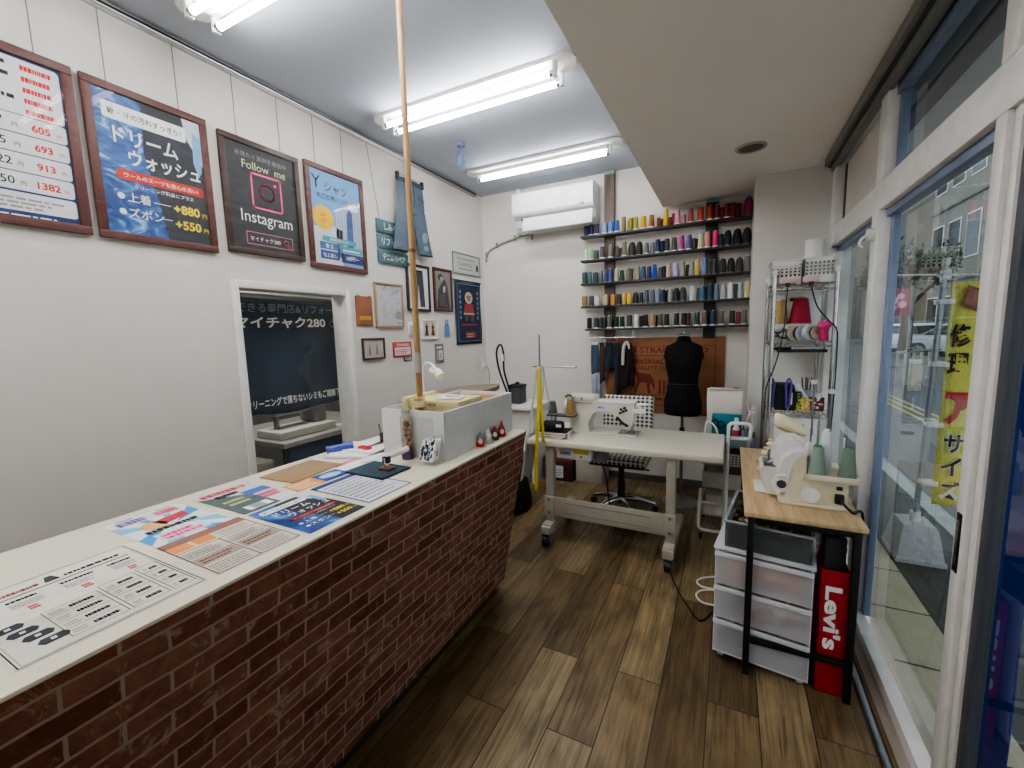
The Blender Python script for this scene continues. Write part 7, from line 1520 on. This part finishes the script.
def car(x, y, rz, rgb, label):
    r = thing('car', label, 'car', (x, y, GZ - .05), rz)
    P = pm('car_paint', rgb, .25, .1); G = pm('car_glass', (44, 54, 62), .1)
    def ring(z, x0, x1, y0, y1, k=.12):
        return [Vector(p) for p in ((x0 + k, y0, z), (x1 - k, y0, z), (x1, y0 + k, z), (x1, y1 - k, z), (x1 - k, y1, z), (x0 + k, y1, z), (x0, y1 - k, z), (x0, y0 + k, z))]
    b = MB(); b.loft([ring(.22, -.80, .80, -2.0, 2.0), ring(.45, -.85, .85, -2.1, 2.1), ring(.80, -.84, .84, -2.08, 2.08), ring(.92, -.80, .80, -2.0, 2.0)], P); b.loft([ring(.90, -.76, .76, -1.75, 1.35), ring(1.40, -.64, .64, -1.45, .65), ring(1.47, -.58, .58, -1.35, .5)], P); b.build('body', r, world=False)
    b = MB(); b.loft([ring(.95, -.765, .765, -1.765, 1.33), ring(1.36, -.665, .665, -1.50, .74)], G); b.build('window', r, world=False)
    for sx in (-1, 1):
        for yy in (-1.3, 1.35):
            b = MB(); b.cyl((sx * .66, yy, .31), (sx * .86, yy, .31), .31, BLACK, n=20); b.cyl((sx * .86, yy, .31), (sx * .87, yy, .31), .18, STEEL, n=14); b.build('wheel', r, world=False)
    b = MB()
    for sx in (-.6, .6): b.ell((sx, -2.07, .68), (.16, .04, .08), WHITE, 12, 6)
    b.build('headlight', r, world=False)
car(8.3, 30.0, .25, (226, 228, 230), 'white car parked nearer to the window frame, outside across the street')
car(9.2, 26.2, 1.15, (206, 216, 222), 'pale silver car behind the flag pole, outside across the street')
def building(x0, x1, y0, y1, h, rgb, label, seed, floors=3):
    r = thing('building', label, 'building', ((x0 + x1) / 2, (y0 + y1) / 2, GZ)); 
    b = MB(); b.box((x0, y0, GZ - .1), (x1, y1, h), pm('facade', rgb, .8, var=.08, nscale=.8)); b.build('wall', r)
    b = MB(); b.box((x0 - .15, y0 - .15, h), (x1 + .15, y1 + .15, h + .3), pm('parapet', tuple(int(c * .85) for c in rgb), .7)); b.build('roof', r)
    W = pm('dark_window', (52, 66, 78), .15); nb = max(2, int((y1 - y0) / 2.6))
    for f in range(floors):
        for k in range(nb):
            yy = y0 + (y1 - y0) * (k + .5) / nb; z0 = .4 + f * (h / floors)
            b = MB(); b.box((x0 - .05, yy - .9, z0), (x0 - .01, yy + .9, z0 + h / floors * .55), WHITE, .01); b.box((x0 - .06, yy - .82, z0 + .08), (x0 - .045, yy + .82, z0 + h / floors * .55 - .08), W); b.build('window', r)
        b = MB(); b.box((x0 - .12, y0, (f + .82) * h / floors), (x0 - .01, y1, (f + .82) * h / floors + .12), pm('ledge', tuple(int(c * .8) for c in rgb), .7)); b.build('ledge', r)
building(13.5, 24, 1, 17, 17, (104, 120, 136), 'grey-blue building directly across the street outside', 1)
building(13.2, 24, 18, 44, 15, (136, 134, 128), 'grey building further along the street outside', 2)
building(9, 26, 52, 60, 16, (126, 122, 116), 'brown grey building closing the end of the street outside', 3)

# ------------------------------------------------------------------ sky and render look
w = bpy.data.worlds.new('overcast_sky'); scene.world = w; w.use_nodes = True
nt = w.node_tree; nt.nodes.clear()
o = nt.nodes.new('ShaderNodeOutputWorld'); bg = nt.nodes.new('ShaderNodeBackground'); tc = nt.nodes.new('ShaderNodeTexCoord'); sp = nt.nodes.new('ShaderNodeSeparateXYZ'); rp = nt.nodes.new('ShaderNodeValToRGB')
rp.color_ramp.elements[0].position = .45; rp.color_ramp.elements[0].color = lin((206, 210, 210)); rp.color_ramp.elements[1].position = .9; rp.color_ramp.elements[1].color = lin((222, 228, 232))
mr = nt.nodes.new('ShaderNodeMapRange'); mr.inputs[1].default_value = -1; mr.inputs[2].default_value = 1
nt.links.new(tc.outputs['Generated'], sp.inputs[0]); nt.links.new(sp.outputs['Z'], mr.inputs[0]); nt.links.new(mr.outputs[0], rp.inputs[0]); nt.links.new(rp.outputs[0], bg.inputs[0]); bg.inputs[1].default_value = 1.5; nt.links.new(bg.outputs[0], o.inputs[0])
vs = scene.view_settings; vs.view_transform = 'AgX'; vs.look = 'AgX - Medium High Contrast'; vs.exposure = .72; vs.gamma = 1.
scene.cycles.max_bounces = 10; scene.cycles.transparent_max_bounces = 24; scene.cycles.use_denoising = True
scene.cycles.sample_clamp_indirect = 6.
